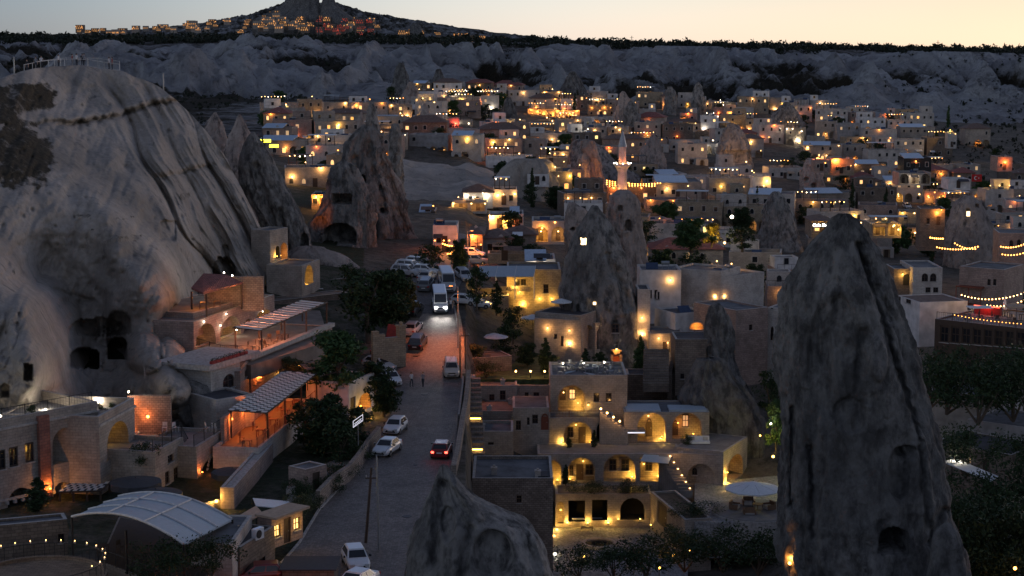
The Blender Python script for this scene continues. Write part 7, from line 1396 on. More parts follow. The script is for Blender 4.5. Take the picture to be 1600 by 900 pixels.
string_lights('garland of warm bulbs draped round the foot of the brown chimney', at(1462, 385, 322), at(1530, 384, 316), 16, 'bulb_far_amber', .5, 40, r=.13); string_lights('second warm garland hanging beside the brown chimney', at(1490, 378, 318), at(1526, 388, 312), 9, 'bulb_far_amber', .4, 0, r=.12)
string_lights('orange garlands of bulbs at the right edge above the terrace restaurant', at(1562, 384, 318), at(1606, 378, 310), 11, 'bulb_far_amber', .5, 60, r=.13); string_lights('second orange garland at the right edge', at(1564, 396, 314), at(1606, 392, 308), 9, 'bulb_far_amber', .4, 30, r=.12)
string_lights('short orange strip of bulbs on the dark eaves left of the brown chimney', at(1452, 370, 335), at(1475, 372, 333), 7, 'glow_amber', .1, 50, r=.14)
G8_ = Bld('pink stone house glowing orange behind the garlands at the right edge', (1560, 330), (1625, 329), 364, 410, 8, [('wa', 1580, 385, 6, 10), ('wa', 1592, 384, 6, 10)], wm='stone_pink', par=.2)
G9_ = Bld('amber lit gabled house left of the brown chimney', (1437, 352), (1476, 351.5), 326, 380, 6, [('w', 1450, 350, 5, 9), ('d', 1466, 352, 6, 14)], wm='stone_brown', par=.2, rm='tile_brown'); G9_.sc(1464, 332, 'glow_amber', 160); G9_.sc(1471, 328, 'glow_amber', 60)
p = at(1513, 334, 368.6); t = thing('window', 'lit arched window hole in the brown chimney', 'window', p); m = MB(); m.prism([(-.35, 0), (.35, 0), (.35, .1), (-.35, .1)], -.5, .5); obj('pane', m, 'pane_bright', t); m = MB(); m.box(-.42, .42, -.03, .08, .5, .58); obj('frame', m, 'wood', t)
# trees of the right side
for i, (px, py, Y, h, w_, m, kd, lb) in enumerate([
  (1010, 900, 148, 4.2, 6.2, 'leaf_dark', 'bush', 'big dark bush at the bottom edge below the courtyard, left one'),
  (960, 905, 150, 3.6, 5.0, 'leaf_dark', 'bush', 'dark bush at the bottom edge beside the courtyard pool'),
  (1070, 890, 152, 4.0, 6.0, 'leaf_dark', 'bush', 'dark bush at the bottom edge with tiny lights'),
  (1130, 890, 150, 4.4, 7.0, 'leaf_dark', 'bush', 'big dark bush at the bottom edge below the round terrace'),
  (1185, 895, 148, 4.4, 6.0, 'leaf_dark', 'bush', 'dark bush touching the left foot of the huge chimney'),
  (1055, 852, 180, 2.2, 5.0, 'leaf_dark', 'bush', 'dark planting in the slanting wall bed'),
  (1085, 806, 189, 1.8, 5.5, 'leaf_dark', 'bush', 'low dark planting left of the round terrace'),
  (922, 770, 199.3, 1.3, 5.2, 'leaf_dark', 'bush', 'clipped hedge above the courtyard loggia, left half'),
  (980, 770, 199.3, 1.3, 5.4, 'leaf_dark', 'bush', 'clipped hedge above the courtyard loggia, right half'),
  (1212, 705, 205, 6.5, 3.8, 'leaf_mid', 'round', 'shrub lit yellow green beside the huge chimney'),
  (1200, 650, 215, 6, 4, 'leaf_dark', 'round', 'dark tree behind the lit shrub'),
  (1074, 702, 206, 2.2, 1.6, 'leaf_dark', 'bush', 'dark plant before the amber arch of the right wing'),
  (888, 700, 206.5, 1.4, 1.0, 'leaf_dark', 'cypress', 'small potted shrub left of the middle arch'),
  (928, 700, 206.5, 2.2, 1.0, 'leaf_dark', 'cypress', 'small conical tree right of the middle arch door'),
  (884, 757, 202, 2.4, 1.0, 'leaf_dark', 'cypress', 'slim shrub between the two left lower arches'),
  (790, 560, 232, 4.6, 5.0, 'leaf_dark', 'round', 'dark garden tree left of the three wall lamps'),
  (802, 535, 238, 5.4, 4.0, 'leaf_dark', 'round', 'tall dark garden tree below the yellow restaurant'),
  (852, 585, 224, 4.8, 1.8, 'leaf_dark', 'cypress', 'cypress in front of the three lamp house'),
  (864, 585, 223, 2.6, 2.4, 'leaf_dark', 'round', 'rounded shrub right of the cypress'),
  (914, 580, 226, 3.0, 1.7, 'leaf_dark', 'cypress', 'small cypress before the tall arch'),
  (937, 575, 230, 2.2, 2.2, 'leaf_dark', 'round', 'round clipped bush before the chimney arch'),
  (740, 572, 226, 3.0, 4.2, 'leaf_olive', 'round', 'olive tree by the roadside garden'),
  (760, 590, 221, 2.4, 3.6, 'leaf_dark', 'bush', 'dark hedge behind the garden gate pillar'),
  (825, 572, 229, 3.2, 4.2, 'leaf_dark', 'round', 'dark weeping tree over the lawn'),
  (1000, 600, 232, 6.6, 2.0, 'leaf_mid', 'cypress', 'green climber in the cleft right of the grey chimney'),
  (1010, 380, 330, 4.6, 6, 'leaf_dark', 'round', 'dark tree behind the pale boulder ridge'),
  (1080, 392, 310, 6, 9, 'leaf_mid', 'round', 'broad green tree behind the white houses'),
  (1112, 385, 315, 4.4, 4.4, 'leaf_autumn', 'round', 'tree glowing yellow under a lamp behind the white houses'),
  (1160, 392, 310, 4.6, 7, 'leaf_dark', 'round', 'dark tree right of the glowing tree'),
  (870, 330, 400, 6, 6, 'leaf_dark', 'round', 'dark tree above the blue roofs'),
  (1480, 600, 190, 7, 9, 'leaf_dark', 'grove', 'dark tree right of the huge chimney, upper left of the grove'),
  (1530, 615, 186, 7.4, 9, 'leaf_dark', 'grove', 'dark tree in the grove below the festoon terrace'),
  (1585, 610, 188, 7.6, 9, 'leaf_dark', 'grove', 'dark tree of the grove at the right edge'),
  (1500, 840, 140, 7, 8, 'leaf_dark', 'grove', 'dark tree behind the right foot of the huge chimney'),
  (1550, 850, 142, 8, 9, 'leaf_dark', 'grove', 'big dark tree at the lower right'),
  (1600, 870, 138, 8.5, 9, 'leaf_dark', 'grove', 'dark tree in the lower right corner'),
  (1600, 760, 160, 7, 7, 'leaf_dark', 'grove', 'dark tree at the right edge beside the white awning'),
  (1590, 700, 178, 5, 5, 'leaf_dark', 'grove', 'dark tree behind the low bluish roof')]):
    p = at(px, py, Y); gr_ = kd == 'grove'; tree('tree' if kd != 'bush' else 'bush', lb, 'bush' if gr_ else kd, m, p-Vector((0, 0, 3.0*gr_)), h, w_, seed=i % 3, n=150 if kd != 'bush' else 110, cat='tree' if kd != 'bush' else 'bush', lf=.045 if not gr_ else .038)
light(None, at(1113, 368, 312), (1, .7, .1), 260, .2); post_lamp('bright street lamp beyond the glowing tree', at(1143, 372, 318), 3.5, 'glow_white', 220, r=.3); post_lamp('low warm lamp right of the glowing tree', at(1132, 392, 310), 1.2, 'glow_warm', 60, r=.2)
for i, (px, py, Y, c) in enumerate(((1053, 868, 156, 'glow_yellow'), (1078, 860, 158, 'glow_yellow'), (1030, 888, 150, 'glow_amber'), (1586, 888, 130, 'glow_amber'), (1234, 880, 126, 'glow_amber'))):
    p = at(px, py, Y); t = thing('garden_lamp', ['small yellow lamp in the bushes below the slanting wall', 'second yellow lamp right of the slanting wall', 'amber lamp in the bushes at the bottom edge', 'amber lamp at the bottom right corner', 'amber lamp lighting the left foot of the huge chimney'][i], 'lamp', p); m = MB(); m.ball((0, 0, 0), .13); obj('bulb', m, c, t, True); m = MB(); m.cyl((0, 0, -.8), (0, 0, -.1), .03); obj('post', m, 'iron', t); light(t, (0, -.2, .4), COLS[c], 30 if i != 4 else 60)
for i, (px, py, Y) in enumerate(((1455, 590, 200), (1560, 590, 198), (1620, 590, 196), (1500, 575, 210), (1590, 575, 208), (1480, 790, 150), (1530, 800, 152), (1585, 810, 150), (1530, 880, 136), (1575, 900, 134), (1490, 880, 138), (1650, 700, 165), (1660, 850, 140), (1510, 690, 166), (1545, 770, 158))):
    p = at(px, py, Y); tree('tree', 'grove tree right of the huge chimney, '+['under the festoon terrace, leftmost', 'under the festoon terrace, middle', 'under the festoon terrace, rightmost', 'directly below the terrace windows', 'behind the right edge of the terrace', 'beside the chimney at mid height', 'below the white awning', 'below the awning at the right edge', 'low beside the chimney foot', 'low beside the amber corner lamp', 'touching the chimney foot', 'cut by the right edge, upper', 'cut by the right edge, lower', 'left end of the white awning', 'right under the awning end'][i], 'bush', 'leaf_dark', p-Vector((0, 0, 3.2)), RND.uniform(5, 7), RND.uniform(6, 8.5), seed=i % 3, n=110, lf=.038, group='trees of the lower right grove')
LP = .85; LD.clear()
# ================================================================ THE VILLAGE FURTHER BACK
def farwin(ar, m, fm='coping'):
    k = ('far', ar, m)
    if k not in ME_FR:
        mb = MB(); o = archpts(0, 0, 1.16, 1.08, 7, not ar); i_ = archpts(0, .06, .9, .92, 7, not ar); n = len(o)
        mb.add([(x, 0, z) for x, z in o]+[(x, -.09, z) for x, z in o]+[(x, -.09, z) for x, z in i_]+[(x, -.015, z) for x, z in i_],
               [(j, n+j, n+(j+1) % n, (j+1) % n) for j in range(n)]+[(n+j, 2*n+j, 2*n+(j+1) % n, n+(j+1) % n) for j in range(n)]+[(2*n+j, 3*n+j, 3*n+(j+1) % n, 2*n+(j+1) % n) for j in range(n)], 0)
        mb.add([(x, -.015, z) for x, z in i_], [tuple(range(n))], 1); ME_FR[k] = mesh('window', mb, [fm, m])
    return ME_FR[k]
_f = MB(); _f.box(-.5, .5, -.06, 0, 0, 1); _f.box(-.4, .4, -.09, -.061, .05, .92); ME_FDOOR = mesh('door', _f, 'wood_dark')
LM = [(972, 250, 'the minaret'), (1148, 235, 'the yellow lit cone'), (1020, 245, 'the broad brown cone'), (925, 270, 'the twin rock columns'), (935, 400, 'the tall grey chimney'), (795, 185, 'the dark village spire'), (895, 150, 'the wide dark cone'), (590, 300, 'the cave massif'), (1215, 345, 'the bulky dark chimney'), (1340, 360, 'the huge right chimney'), (1520, 360, 'the brown lit window chimney'), (700, 300, 'the long pale rock slope'), (835, 265, 'the pale domed outcrop'), (700, 240, 'the brown lit slope'), (1228, 185, 'the lit cleft chimney'), (1100, 400, 'the broad green tree'), (1270, 275, 'the cave holed rock'), (975, 160, 'the pale little cone'), (700, 400, 'the road junction'), (450, 300, 'the sloping chimney'), (1412, 340, 'the far lane')]
USED = {}
def where(px, py):
    d, lx, ly, nm = min((((px-x)/1.0)**2+((py-y)*1.6)**2, x, y, n) for x, y, n in LM); dx, dy = px-lx, py-ly; far = 'far ' if d > 110**2 else ''
    if abs(dx) > abs(dy)*1.5: s = 'left of' if dx < 0 else 'right of'
    elif abs(dy) > abs(dx)*1.5: s = 'above' if dy < 0 else 'below'
    else: s = ('upper ' if dy < 0 else 'lower ')+('left of' if dx < 0 else 'right of')
    return far+s+' '+nm
ORD = ['', ', second such from left', ', third such from left', ', fourth such from left', ', fifth such from left', ', sixth such from left', ', seventh such from left', ', eighth such from left', ', ninth such from left', ', tenth such from left']
PENDING = []
def townhouse(px, Y, w_, d_, h_, st, zb=None, lit=.5, wm=None, rz=0, feats=None, glow_=None, label=None, roof=None, arches=None, power=None, lampn=None):
    q = RND; p = at(px, 300, Y); x = p.x; z = gz(x, Y)-.6 if zb is None else zb; wm = wm or q.choice(['stone_wall', 'stone_wall', 'stone_pale', 'stone_pale', 'stone_brown', 'plaster', 'plaster_grey', 'stone_pink', 'stone_yellow'])
    r = thing('house', 'x', 'house', (x-w_/2, Y, z), rz, 'houses of the village'); H = h_+.6; fl = 2 if H > 5.4 else 1; n = max(2, int(w_/2.4)); ops = []; arched = q.random() < .3; feat = []; far = Y > 480
    arches = arches if arches is not None else (q.random() < .38); bays = list(range(n)); ab = []
    if arches:
        ab = q.sample(bays, min(len(bays), q.choice((1, 1, 2, 3)))); 
        for b in ab: aw = min(w_/n*.8, 2.8); on = q.random() < lit+.15; g = glow_ or q.choice(['glow_warm', 'glow_amber', 'glow_yellow']); ops.append(('n', w_*(b+.5)/n, .5, aw, 2.6, dict(d=1.3, inner=[('da', 0, 0, .8, 1.9)] if not far else [], lamps=[], on=on, g=g)))
    holes = []
    for o in ops: holes.append((archpts(o[1], max(.05, o[2]), o[3], o[4], 11), o[5]['d'], 2))
    for o in ops:
        for i_ in o[5]['inner']: put_door(r, o[1], 1.2, .55, .8, 1.9, True)
        if o[5]['on']: light(r, (o[1], .35, 1.6), COLS[o[5]['g']], 45 if not far else 70, .12); link('bulb', ME_FAR['bulb_far' if o[5]['g'] != 'glow_amber' else 'bulb_far_amber'], r, (o[1], .8, 2.2), scale=.7)
    par = q.choice((.3, .5, .7)); rm = q.choice(['roof_grey', 'roof_grey', 'roof_concrete', 'roof_dark', 'earth_floor']); obj('wall', wall_shell(w_, H, d_, holes, par), [wm, rm, 'stone_yellow', 'coping', 'black_void'], r)
    nl = 0
    for f in range(fl):
        for b in bays:
            if f == 0 and b in ab: continue
            if q.random() < .22: continue
            wz = .9+f*H*.5+.4; on = q.random() < lit*.3; nl += on; m = (q.choice(['pane_warm', 'pane_yellow', 'pane_warm', 'pane_amber']) if on else ('pane_dim' if q.random() < .12 else 'glass_dark'))
            if wz+1.3 < H-.2: link('window', farwin(arched, m), r, (w_*(b+.5)/n, 0, wz), scale=(q.choice((.8, .9, 1.0)), 1, q.choice((1.1, 1.3))))
    if not ab: link('door', ME_FDOOR, r, (w_*(bays[-1]+.5)/n*.5+.4, 0, .5), scale=(1, 1, 2))
    top = H
    rt = roof or q.choice(['flat']*5+['upper']*6+['terrace']*4+['hip']*2+['metal'])
    if rt == 'upper':
        uw = w_*q.uniform(.35, .65); ux = q.choice((.15, w_-uw-.15)); uh = q.uniform(2.2, 3.2); mb = wall_shell(uw, uh, d_*.5, [], .25); o = obj('upper_floor', mb, [q.choice([wm, wm, 'plaster', 'stone_pale']), rm, 'stone_yellow', 'coping', 'black_void'], r, loc=(ux, d_*.4, H-par)); top = H+uh
        for b in range(max(1, int(uw/2.6))):
            on = q.random() < lit*.5; nl += on; link('window', farwin(arched, 'pane_warm' if on else 'glass_dark'), o, (uw*(b+.5)/max(1, int(uw/2.6)), 0, 1.0), scale=(.85, 1, 1.1))
        if q.random() < .6: link('railing', far_rail(w_), r, (0, .1, H))
    elif rt == 'hip':
        e = .4; mb = MB(); m_ = min(w_, d_)*.45; hh = m_*.5; mb.add([(-e, -e, H), (w_+e, -e, H), (w_+e, d_+e, H), (-e, d_+e, H), (m_, d_/2, H+hh), (w_-m_, d_/2, H+hh), (-e, -e, H-.15), (w_+e, -e, H-.15), (w_+e, d_+e, H-.15), (-e, d_+e, H-.15)], [(0, 1, 5, 4), (1, 2, 5), (2, 3, 4, 5), (3, 0, 4), (0, 6, 7, 1), (1, 7, 8, 2), (2, 8, 9, 3), (3, 9, 6, 0), (9, 8, 7, 6)]); obj('roof', mb, q.choice(['tile_maroon', 'tile_brown', 'tile_brown']), r)
    elif rt == 'metal':
        mb = MB(); mb.add([(-.2, -.8, H-.1), (w_*.7, -.8, H-.1), (w_*.7, d_*.7, H+.9), (-.2, d_*.7, H+.9), (-.2, -.8, H-.2), (w_*.7, -.8, H-.2), (w_*.7, d_*.7, H+.8), (-.2, d_*.7, H+.8)], [(0, 1, 2, 3), (7, 6, 5, 4), (0, 4, 5, 1), (1, 5, 6, 2), (2, 6, 7, 3), (3, 7, 4, 0)]); obj('roof', mb, 'metal_roof', r)
    elif rt == 'terrace':
        mb = MB(); hh = 2.3; obj('pergola_roof', MB().box(.3, w_*.7, .6, d_*.6, H+hh, H+hh+.12), q.choice(['canvas_dark', 'wood_dark', 'canvas_white', 'canvas_grey', 'roof_dark']), r)
        pm_ = MB(); pm_.box(-.07, .07, -.07, .07, 0, hh); me = mesh('post', pm_, 'wood_dark')
        for k in range(4): link('post', me, r, (.4+(w_*.7-.5)*k/3, .65, H))
        link('railing', far_rail(w_), r, (0, .1, H)); top = H+hh
        if q.random() < lit+.25:
            for k in range(int(w_*.7/1.1)): link('bulb', ME_FAR[q.choice(['bulb_far', 'bulb_far', 'bulb_far_white', 'bulb_far_amber'])], r, (.6+k*1.1, .55, H+hh-.15+.1*math.sin(k*2)), scale=.62)
            light(r, (w_*.35, 1.6, H+hh-.5), WARM, 130 if not far else 190, .5); feat.append('bulb lit roof terrace')
        else: feat.append('covered roof terrace')
    if lampn is None and q.random() < .5:   # lower annex pushed forward
        aw = w_*q.uniform(.3, .5); ah = q.uniform(2.4, 3.1); ax = q.choice((0, w_-aw)); hl = [(archpts(aw/2, .3, min(1.6, aw*.5), 2.0, 9, q.random() < .5), .5, 2)]; obj('annex', wall_shell(aw, ah, 2.4, hl, .3), [q.choice([wm, wm, 'stone_pale', 'stone_brown']), rm, 'stone_yellow', 'coping', 'black_void'], r, loc=(ax, -2.4, 0)); link('door', ME_FDOOR, r, (ax+aw/2, -1.9, .3), scale=(.9, 1, 1.9))
    if q.random() < .35:
        m_ = MB(); aw = q.uniform(1.5, 3); ax = q.uniform(0, w_-aw); m_.add([(ax, -1.4, 2.3), (ax+aw, -1.4, 2.3), (ax+aw, -.01, 2.8), (ax, -.01, 2.8), (ax, -1.4, 2.24), (ax+aw, -1.4, 2.24), (ax+aw, -.01, 2.74), (ax, -.01, 2.74)], [(0, 1, 2, 3), (7, 6, 5, 4), (0, 4, 5, 1), (1, 5, 6, 2), (3, 7, 4, 0)]); obj('awning', m_, q.choice(['canvas_white', 'canvas_dark', 'canvas_tan', 'tile_brown']), r)
    if rt in ('flat', 'upper') and q.random() < .6: link('solar_panel', ME_SOLAR, r, (w_*q.uniform(.2, .8), d_*.2, H-par)); link('water_tank', ME_TANK, r, (w_*q.uniform(.2, .8), d_*.2, H-par))
    if q.random() < .35: link('chimney', ME_CHIM, r, (w_*q.uniform(.1, .9), d_*.5, H-par if rt != 'hip' else H), scale=.7)
    if q.random() < .25: link('satellite_dish', ME_DISH, r, (w_*q.uniform(.1, .9), .5, H+.1), rot=(R(60), 0, R(q.uniform(-60, 60))))
    ln = lampn if lampn is not None else (q.choice((0, 1, 1, 2, 3, 4)) if q.random() < lit+.35 else 0)
    g = glow_ or q.choice(['glow_warm', 'glow_warm', 'glow_amber', 'glow_white', 'glow_yellow', 'glow_orange']); fb = {'glow_warm': 'bulb_far', 'glow_amber': 'bulb_far_amber', 'glow_white': 'bulb_far_white', 'glow_yellow': 'bulb_far', 'glow_orange': 'bulb_far_amber', 'glow_red': 'glow_red', 'glow_cool': 'glow_cool'}[g]
    for k in range(ln):
        lx, lz = w_*(k+.5)/ln+q.uniform(-.6, .6), q.choice((2.7, 2.9, H-1.0, H-.2, H+.6)); lx = min(max(lx, .3), w_-.3); s = q.uniform(.5, .95)*(1 if Y < 500 else 1.15)
        if lz > H and not (rt in ('flat', 'upper')): lz = 2.8
        if lz > H: o = link('post_lamp', ME_LPOST, r, (lx, .3, H)); link('bulb', ME_FAR[fb], o, (0, .12, 1.0), scale=s)
        else: o = link('wall_lamp', ME_SCONCE, r, (lx, 0, lz)); link('bulb', ME_FAR[fb], o, (0, -.05, -.05), scale=s)
        if k % 2 == 0: light(r, (lx, -.55 if lz < H else .5, min(lz, H)+(-.1 if lz < H else 1.5)), COLS[g], (power or q.choice((35, 60, 90, 150)))*(1 if Y < 450 else 1.4), .15)
    col = {'stone_wall': 'buff stone', 'stone_pale': 'pale stone', 'stone_brown': 'brown stone', 'plaster': 'white plastered', 'plaster_grey': 'grey plastered', 'stone_pink': 'pinkish stone', 'stone_yellow': 'yellow stone', 'tile_maroon': 'x'}.get(wm, 'stone')
    ft = 'with '+feat[0] if feat else {'hip': 'with tiled hip roof', 'metal': 'with pale metal roof', 'upper': 'with set back upper floor'}.get(rt, 'with flat roof' if not nl else 'with lit windows')
    if ab: ft = ft.replace('with ', 'with arches and ')
    PENDING.append([r, px, label, f'{col} house {ft}', at(px, 300, Y), Y, z])
    return r
RAILS = {}
def far_rail(w_):
    k = round(w_)
    if k not in RAILS:
        mb = MB(); mb.box(0, k, -.02, .02, .85, .9)
        for i in range(int(k/1.2)+1): mb.box(i*1.2-.02, i*1.2+.02, -.02, .02, 0, .9)
        RAILS[k] = mesh('railing', mb, 'iron')
    return RAILS[k]
_f = MB(); _f.cyl((0, 0, 0), (0, 0, .95), .04); ME_LPOST = mesh('post_lamp', _f, 'iron')
def finish_labels():
    seen = {}
    for it in sorted(PENDING, key=lambda i: i[1]):
        r, px, label, desc, P, Y, z = it
        if label: r['label'] = label; continue
        _, py = proj(P.x, Y, z+3); lb = desc+' '+where(px, py); k = seen.get(lb, 0); seen[lb] = k+1; r['label'] = ' '.join((lb+(ORD[k] if k < 10 else ', nearer the right edge')).split()[:16])
# landmark houses
TH_ = townhouse
def by_px(pxl, pxr, top, base, Y, **kw):
    p0, p1 = at(pxl, base, Y), at(pxr, base, Y); zt = at(pxl, top, Y).z; return TH_((pxl+pxr)/2, Y, p1.x-p0.x, kw.pop('D', 8), zt-p0.z-.6+.0, 0, zb=p0.z, **kw)
by_px(676, 714, 352, 392, 292, wm='plaster', label='pale pinkish two storey house above the string lit kiosk', lit=.1, roof='flat', arches=False, glow_='glow_amber', lampn=0)
by_px(676, 716, 386, 402, 284, wm='stone_pink', label='low kiosk with festoon bulbs at the road junction', lit=.9, roof='flat', arches=False, glow_='glow_orange', power=200, D=3)
string_lights('festoon of warm bulbs over the kiosk at the junction', at(690, 379, 281), at(722, 382, 280), 9, 'glow_amber', .3, 120, r=.12); string_lights('second festoon hanging towards the junction trees', at(722, 382, 280), at(698, 396, 277), 7, 'glow_amber', .3, 60, r=.12)
by_px(754, 800, 372, 405, 296, wm='plaster_grey', label='dull grey side of the large brown tiled house', lit=0, roof='hip', arches=False, lampn=0, D=10)
by_px(735, 754, 366, 408, 292, wm='stone_yellow', label='orange lit gable of the large brown tiled house', lit=.2, roof='hip', arches=False, glow_='glow_orange', power=500, lampn=2, D=12)
by_px(792, 838, 366, 388, 300, wm='stone_pink', label='low pinkish house joined to the brown tiled roof', lit=0, roof='hip', arches=False, lampn=0, D=8)
by_px(764, 800, 336, 362, 330, wm='plaster', label='bright cream house flooded with amber light behind the tiled roofs', lit=.3, roof='flat', arches=False, glow_='glow_amber', power=500, lampn=3, D=8)
by_px(798, 818, 334, 360, 332, wm='plaster', label='pale end wing with two windows of the amber flooded house', lit=.2, roof='metal', arches=False, lampn=1)
by_px(832, 886, 345, 382, 308, wm='stone_pale', label='pale flat roofed building with bright ground floor behind the chimney', lit=.7, roof='flat', arches=True, lampn=2)
by_px(822, 868, 405, 424, 275, wm='plaster', label='low building with a greenish awning behind the yellow restaurant', lit=.1, roof='metal', arches=False, lampn=1)
by_px(762, 822, 396, 412, 280, wm='stone_yellow', label='long low earth coloured yard wall behind the yellow restaurant', lit=0, roof='flat', arches=False, lampn=0, D=4)
by_px(724, 770, 300, 326, 372, wm='stone_pale', label='villa with maroon hip roof and a bright balcony row', lit=.8, roof='hip', arches=False, glow_='glow_white', lampn=6, D=9)
by_px(770, 808, 296, 324, 374, wm='stone_pale', label='pale wing of the villa with a lit terrace on top', lit=.6, roof='terrace', arches=False, lampn=3)
by_px(706, 760, 316, 334, 360, wm='stone_pale', label='low arcade with bright bays below the villa', lit=1, roof='flat', arches=True, glow_='glow_warm', lampn=6, power=120, D=6)
by_px(656, 680, 330, 345, 345, wm='stone_brown', label='little orange lit shop under a pale blue metal roof', lit=1, roof='metal', arches=False, glow_='glow_orange', power=150, lampn=2)
by_px(824, 858, 272, 292, 415, wm='plaster', label='white house with a row of dark windows below the pale domed outcrop', lit=0, roof='flat', arches=False, lampn=0)
by_px(858, 894, 268, 304, 418, wm='stone_yellow', label='three storey house with yellow glowing bays beside the rock columns', lit=.7, roof='flat', arches=True, glow_='glow_yellow', lampn=3, power=120)
by_px(842, 886, 246, 262, 445, wm='stone_yellow', label='bright glass fronted terrace house above the yellow glowing bays', lit=1, roof='terrace', arches=False, glow_='glow_yellow', lampn=4)
by_px(948, 1034, 292, 318, 452, wm='stone_brown', label='restaurant under pink and amber bulb strings right of the minaret', lit=.6, roof='flat', arches=False, glow_='glow_orange', lampn=4, D=12)
for k in range(4): string_lights(['nearest', 'second', 'third', 'farthest'][k]+' pinkish bulb string beside the minaret restaurant', at(946, 281+k*3, 450+k*3), at(1034, 285+k*2, 450+k*3), 20, 'glow_pink' if False else 'glow_amber', .6, 70, r=.14)
by_px(1026, 1096, 284, 312, 450, wm='stone_wall', label='long house under a pale blue metal roof right of the bulb strings', lit=.4, roof='metal', arches=False, glow_='glow_warm', lampn=2, D=14)
by_px(1010, 1080, 312, 330, 425, wm='stone_pink', label='long low house with four amber lamps below the blue metal roof', lit=.5, roof='flat', arches=False, glow_='glow_amber', lampn=4)
by_px(1176, 1204, 276, 306, 460, wm='plaster', label='pale house with three tall glowing slots right of the yellow lit cone', lit=.3, roof='flat', arches=False, glow_='glow_yellow', lampn=3, power=120)
by_px(1108, 1176, 278, 308, 465, wm='stone_wall', label='long stone house with planted roof below the yellow lit cone', lit=.4, roof='terrace', arches=False, lampn=2)
by_px(1271, 1296, 250, 270, 480, wm='stone_pink', label='house front flooded bright orange at upper right', lit=.2, roof='flat', arches=False, glow_='glow_orange', power=900, lampn=2, D=5)
by_px(1298, 1334, 248, 274, 484, wm='stone_yellow', label='second house flooded orange beside the first at upper right', lit=.1, roof='flat', arches=False, glow_='glow_orange', power=700, lampn=2, D=5)
by_px(1411, 1454, 246, 268, 500, wm='glass_dark', label='modern dark glass fronted building with a pale roof edge', lit=.1, roof='metal', arches=False, glow_='glow_orange', lampn=1)
by_px(1404, 1454, 270, 290, 470, wm='stone_wall', label='stone house with two big dark arches below the glass building', lit=0, roof='flat', arches=True, lampn=1)
by_px(1482, 1516, 280, 297, 450, wm='plaster', label='white house with a row of arched windows beside the red flag', lit=0, roof='flat', arches=False, lampn=0)
by_px(1478, 1492, 208, 232, 640, wm='stone_pale', label='tall yellow lit tower house at upper right', lit=1, roof='flat', arches=False, glow_='glow_yellow', power=700, lampn=2, D=4)
by_px(1557, 1580, 245, 268, 520, wm='stone_pink', label='pink lit cube house near the right edge', lit=.2, roof='flat', arches=False, glow_='glow_orange', power=250, lampn=1)
by_px(1364, 1410, 350, 372, 345, wm='stone_yellow', label='corner restaurant with glowing yellow columns beside the far lane', lit=1, roof='flat', arches=True, glow_='glow_yellow', lampn=5, power=120)
by_px(1270, 1302, 345, 372, 330, wm='stone_brown', label='dark red shop with a glowing window and a lit white sign', lit=.6, roof='hip', arches=False, glow_='glow_yellow', lampn=1)
by_px(680, 738, 188, 208, 600, wm='stone_wall', label='terraced hotel left of the pink lit house', lit=1, roof='terrace', arches=True, lampn=4)
by_px(700, 718, 184, 206, 590, wm='stone_pink', label='pink lit gable house in the upper village', lit=0, roof='flat', arches=False, glow_='glow_red', power=420, lampn=1, D=4)
by_px(692, 746, 166, 184, 660, wm='stone_yellow', label='long hotel outlined by a bright light strip at its roof', lit=1, roof='flat', arches=True, lampn=4)
mb = MB(); a_, b_ = at(693, 168, 655), at(745, 166, 655); mb.cyl(a_, b_, .3, n=5); t = thing('light_strip', 'bright warm light strip along the roof of the upper hotel', 'light strip'); obj('tube', mb, 'glow_white', t); mb = MB(); mb.cyl(a_+Vector((0, .5, -.1)), b_+Vector((0, .5, -.1)), .2, n=4); obj('rail', mb, 'iron', t)
for (l_, r_, tp, bs, Y, lb) in ((824, 866, 170, 188, 700, 'upper left block of the big glowing terrace hotel'), (866, 905, 172, 190, 702, 'upper right block of the big glowing terrace hotel'), (824, 905, 188, 203, 670, 'middle tier of the big glowing terrace hotel with lamp row'), (828, 905, 203, 218, 640, 'lowest tier of the big glowing terrace hotel')):
    by_px(l_, r_, tp, bs, Y, wm='stone_yellow', label=lb, lit=1, roof='terrace' if tp != 188 else 'flat', arches=tp > 180, glow_='glow_amber' if tp < 180 else 'glow_warm', lampn=7, power=160)
by_px(918, 960, 164, 184, 720, wm='stone_yellow', label='hotel with bright windows right of the wide dark cone', lit=1, roof='terrace', arches=False, lampn=4)
by_px(960, 998, 176, 200, 690, wm='stone_pale', label='pale hotel with a glowing arch below the pale little cone', lit=.6, roof='flat', arches=True, lampn=3)
by_px(486, 510, 304, 330, 330, wm='stone_yellow', label='bright yellow balconied house between the sloping chimney and cave rock', lit=1, roof='flat', arches=True, glow_='glow_amber', power=260, lampn=4)
by_px(450, 478, 246, 262, 470, wm='stone_pink', label='pink house with orange glowing arches left of the massif', lit=.9, roof='flat', arches=True, glow_='glow_orange', lampn=3, power=150)
by_px(478, 512, 268, 292, 430, wm='stone_yellow', label='orange lit terrace house behind dark trees left of the massif', lit=1, roof='terrace', arches=True, glow_='glow_orange', lampn=4, power=200)
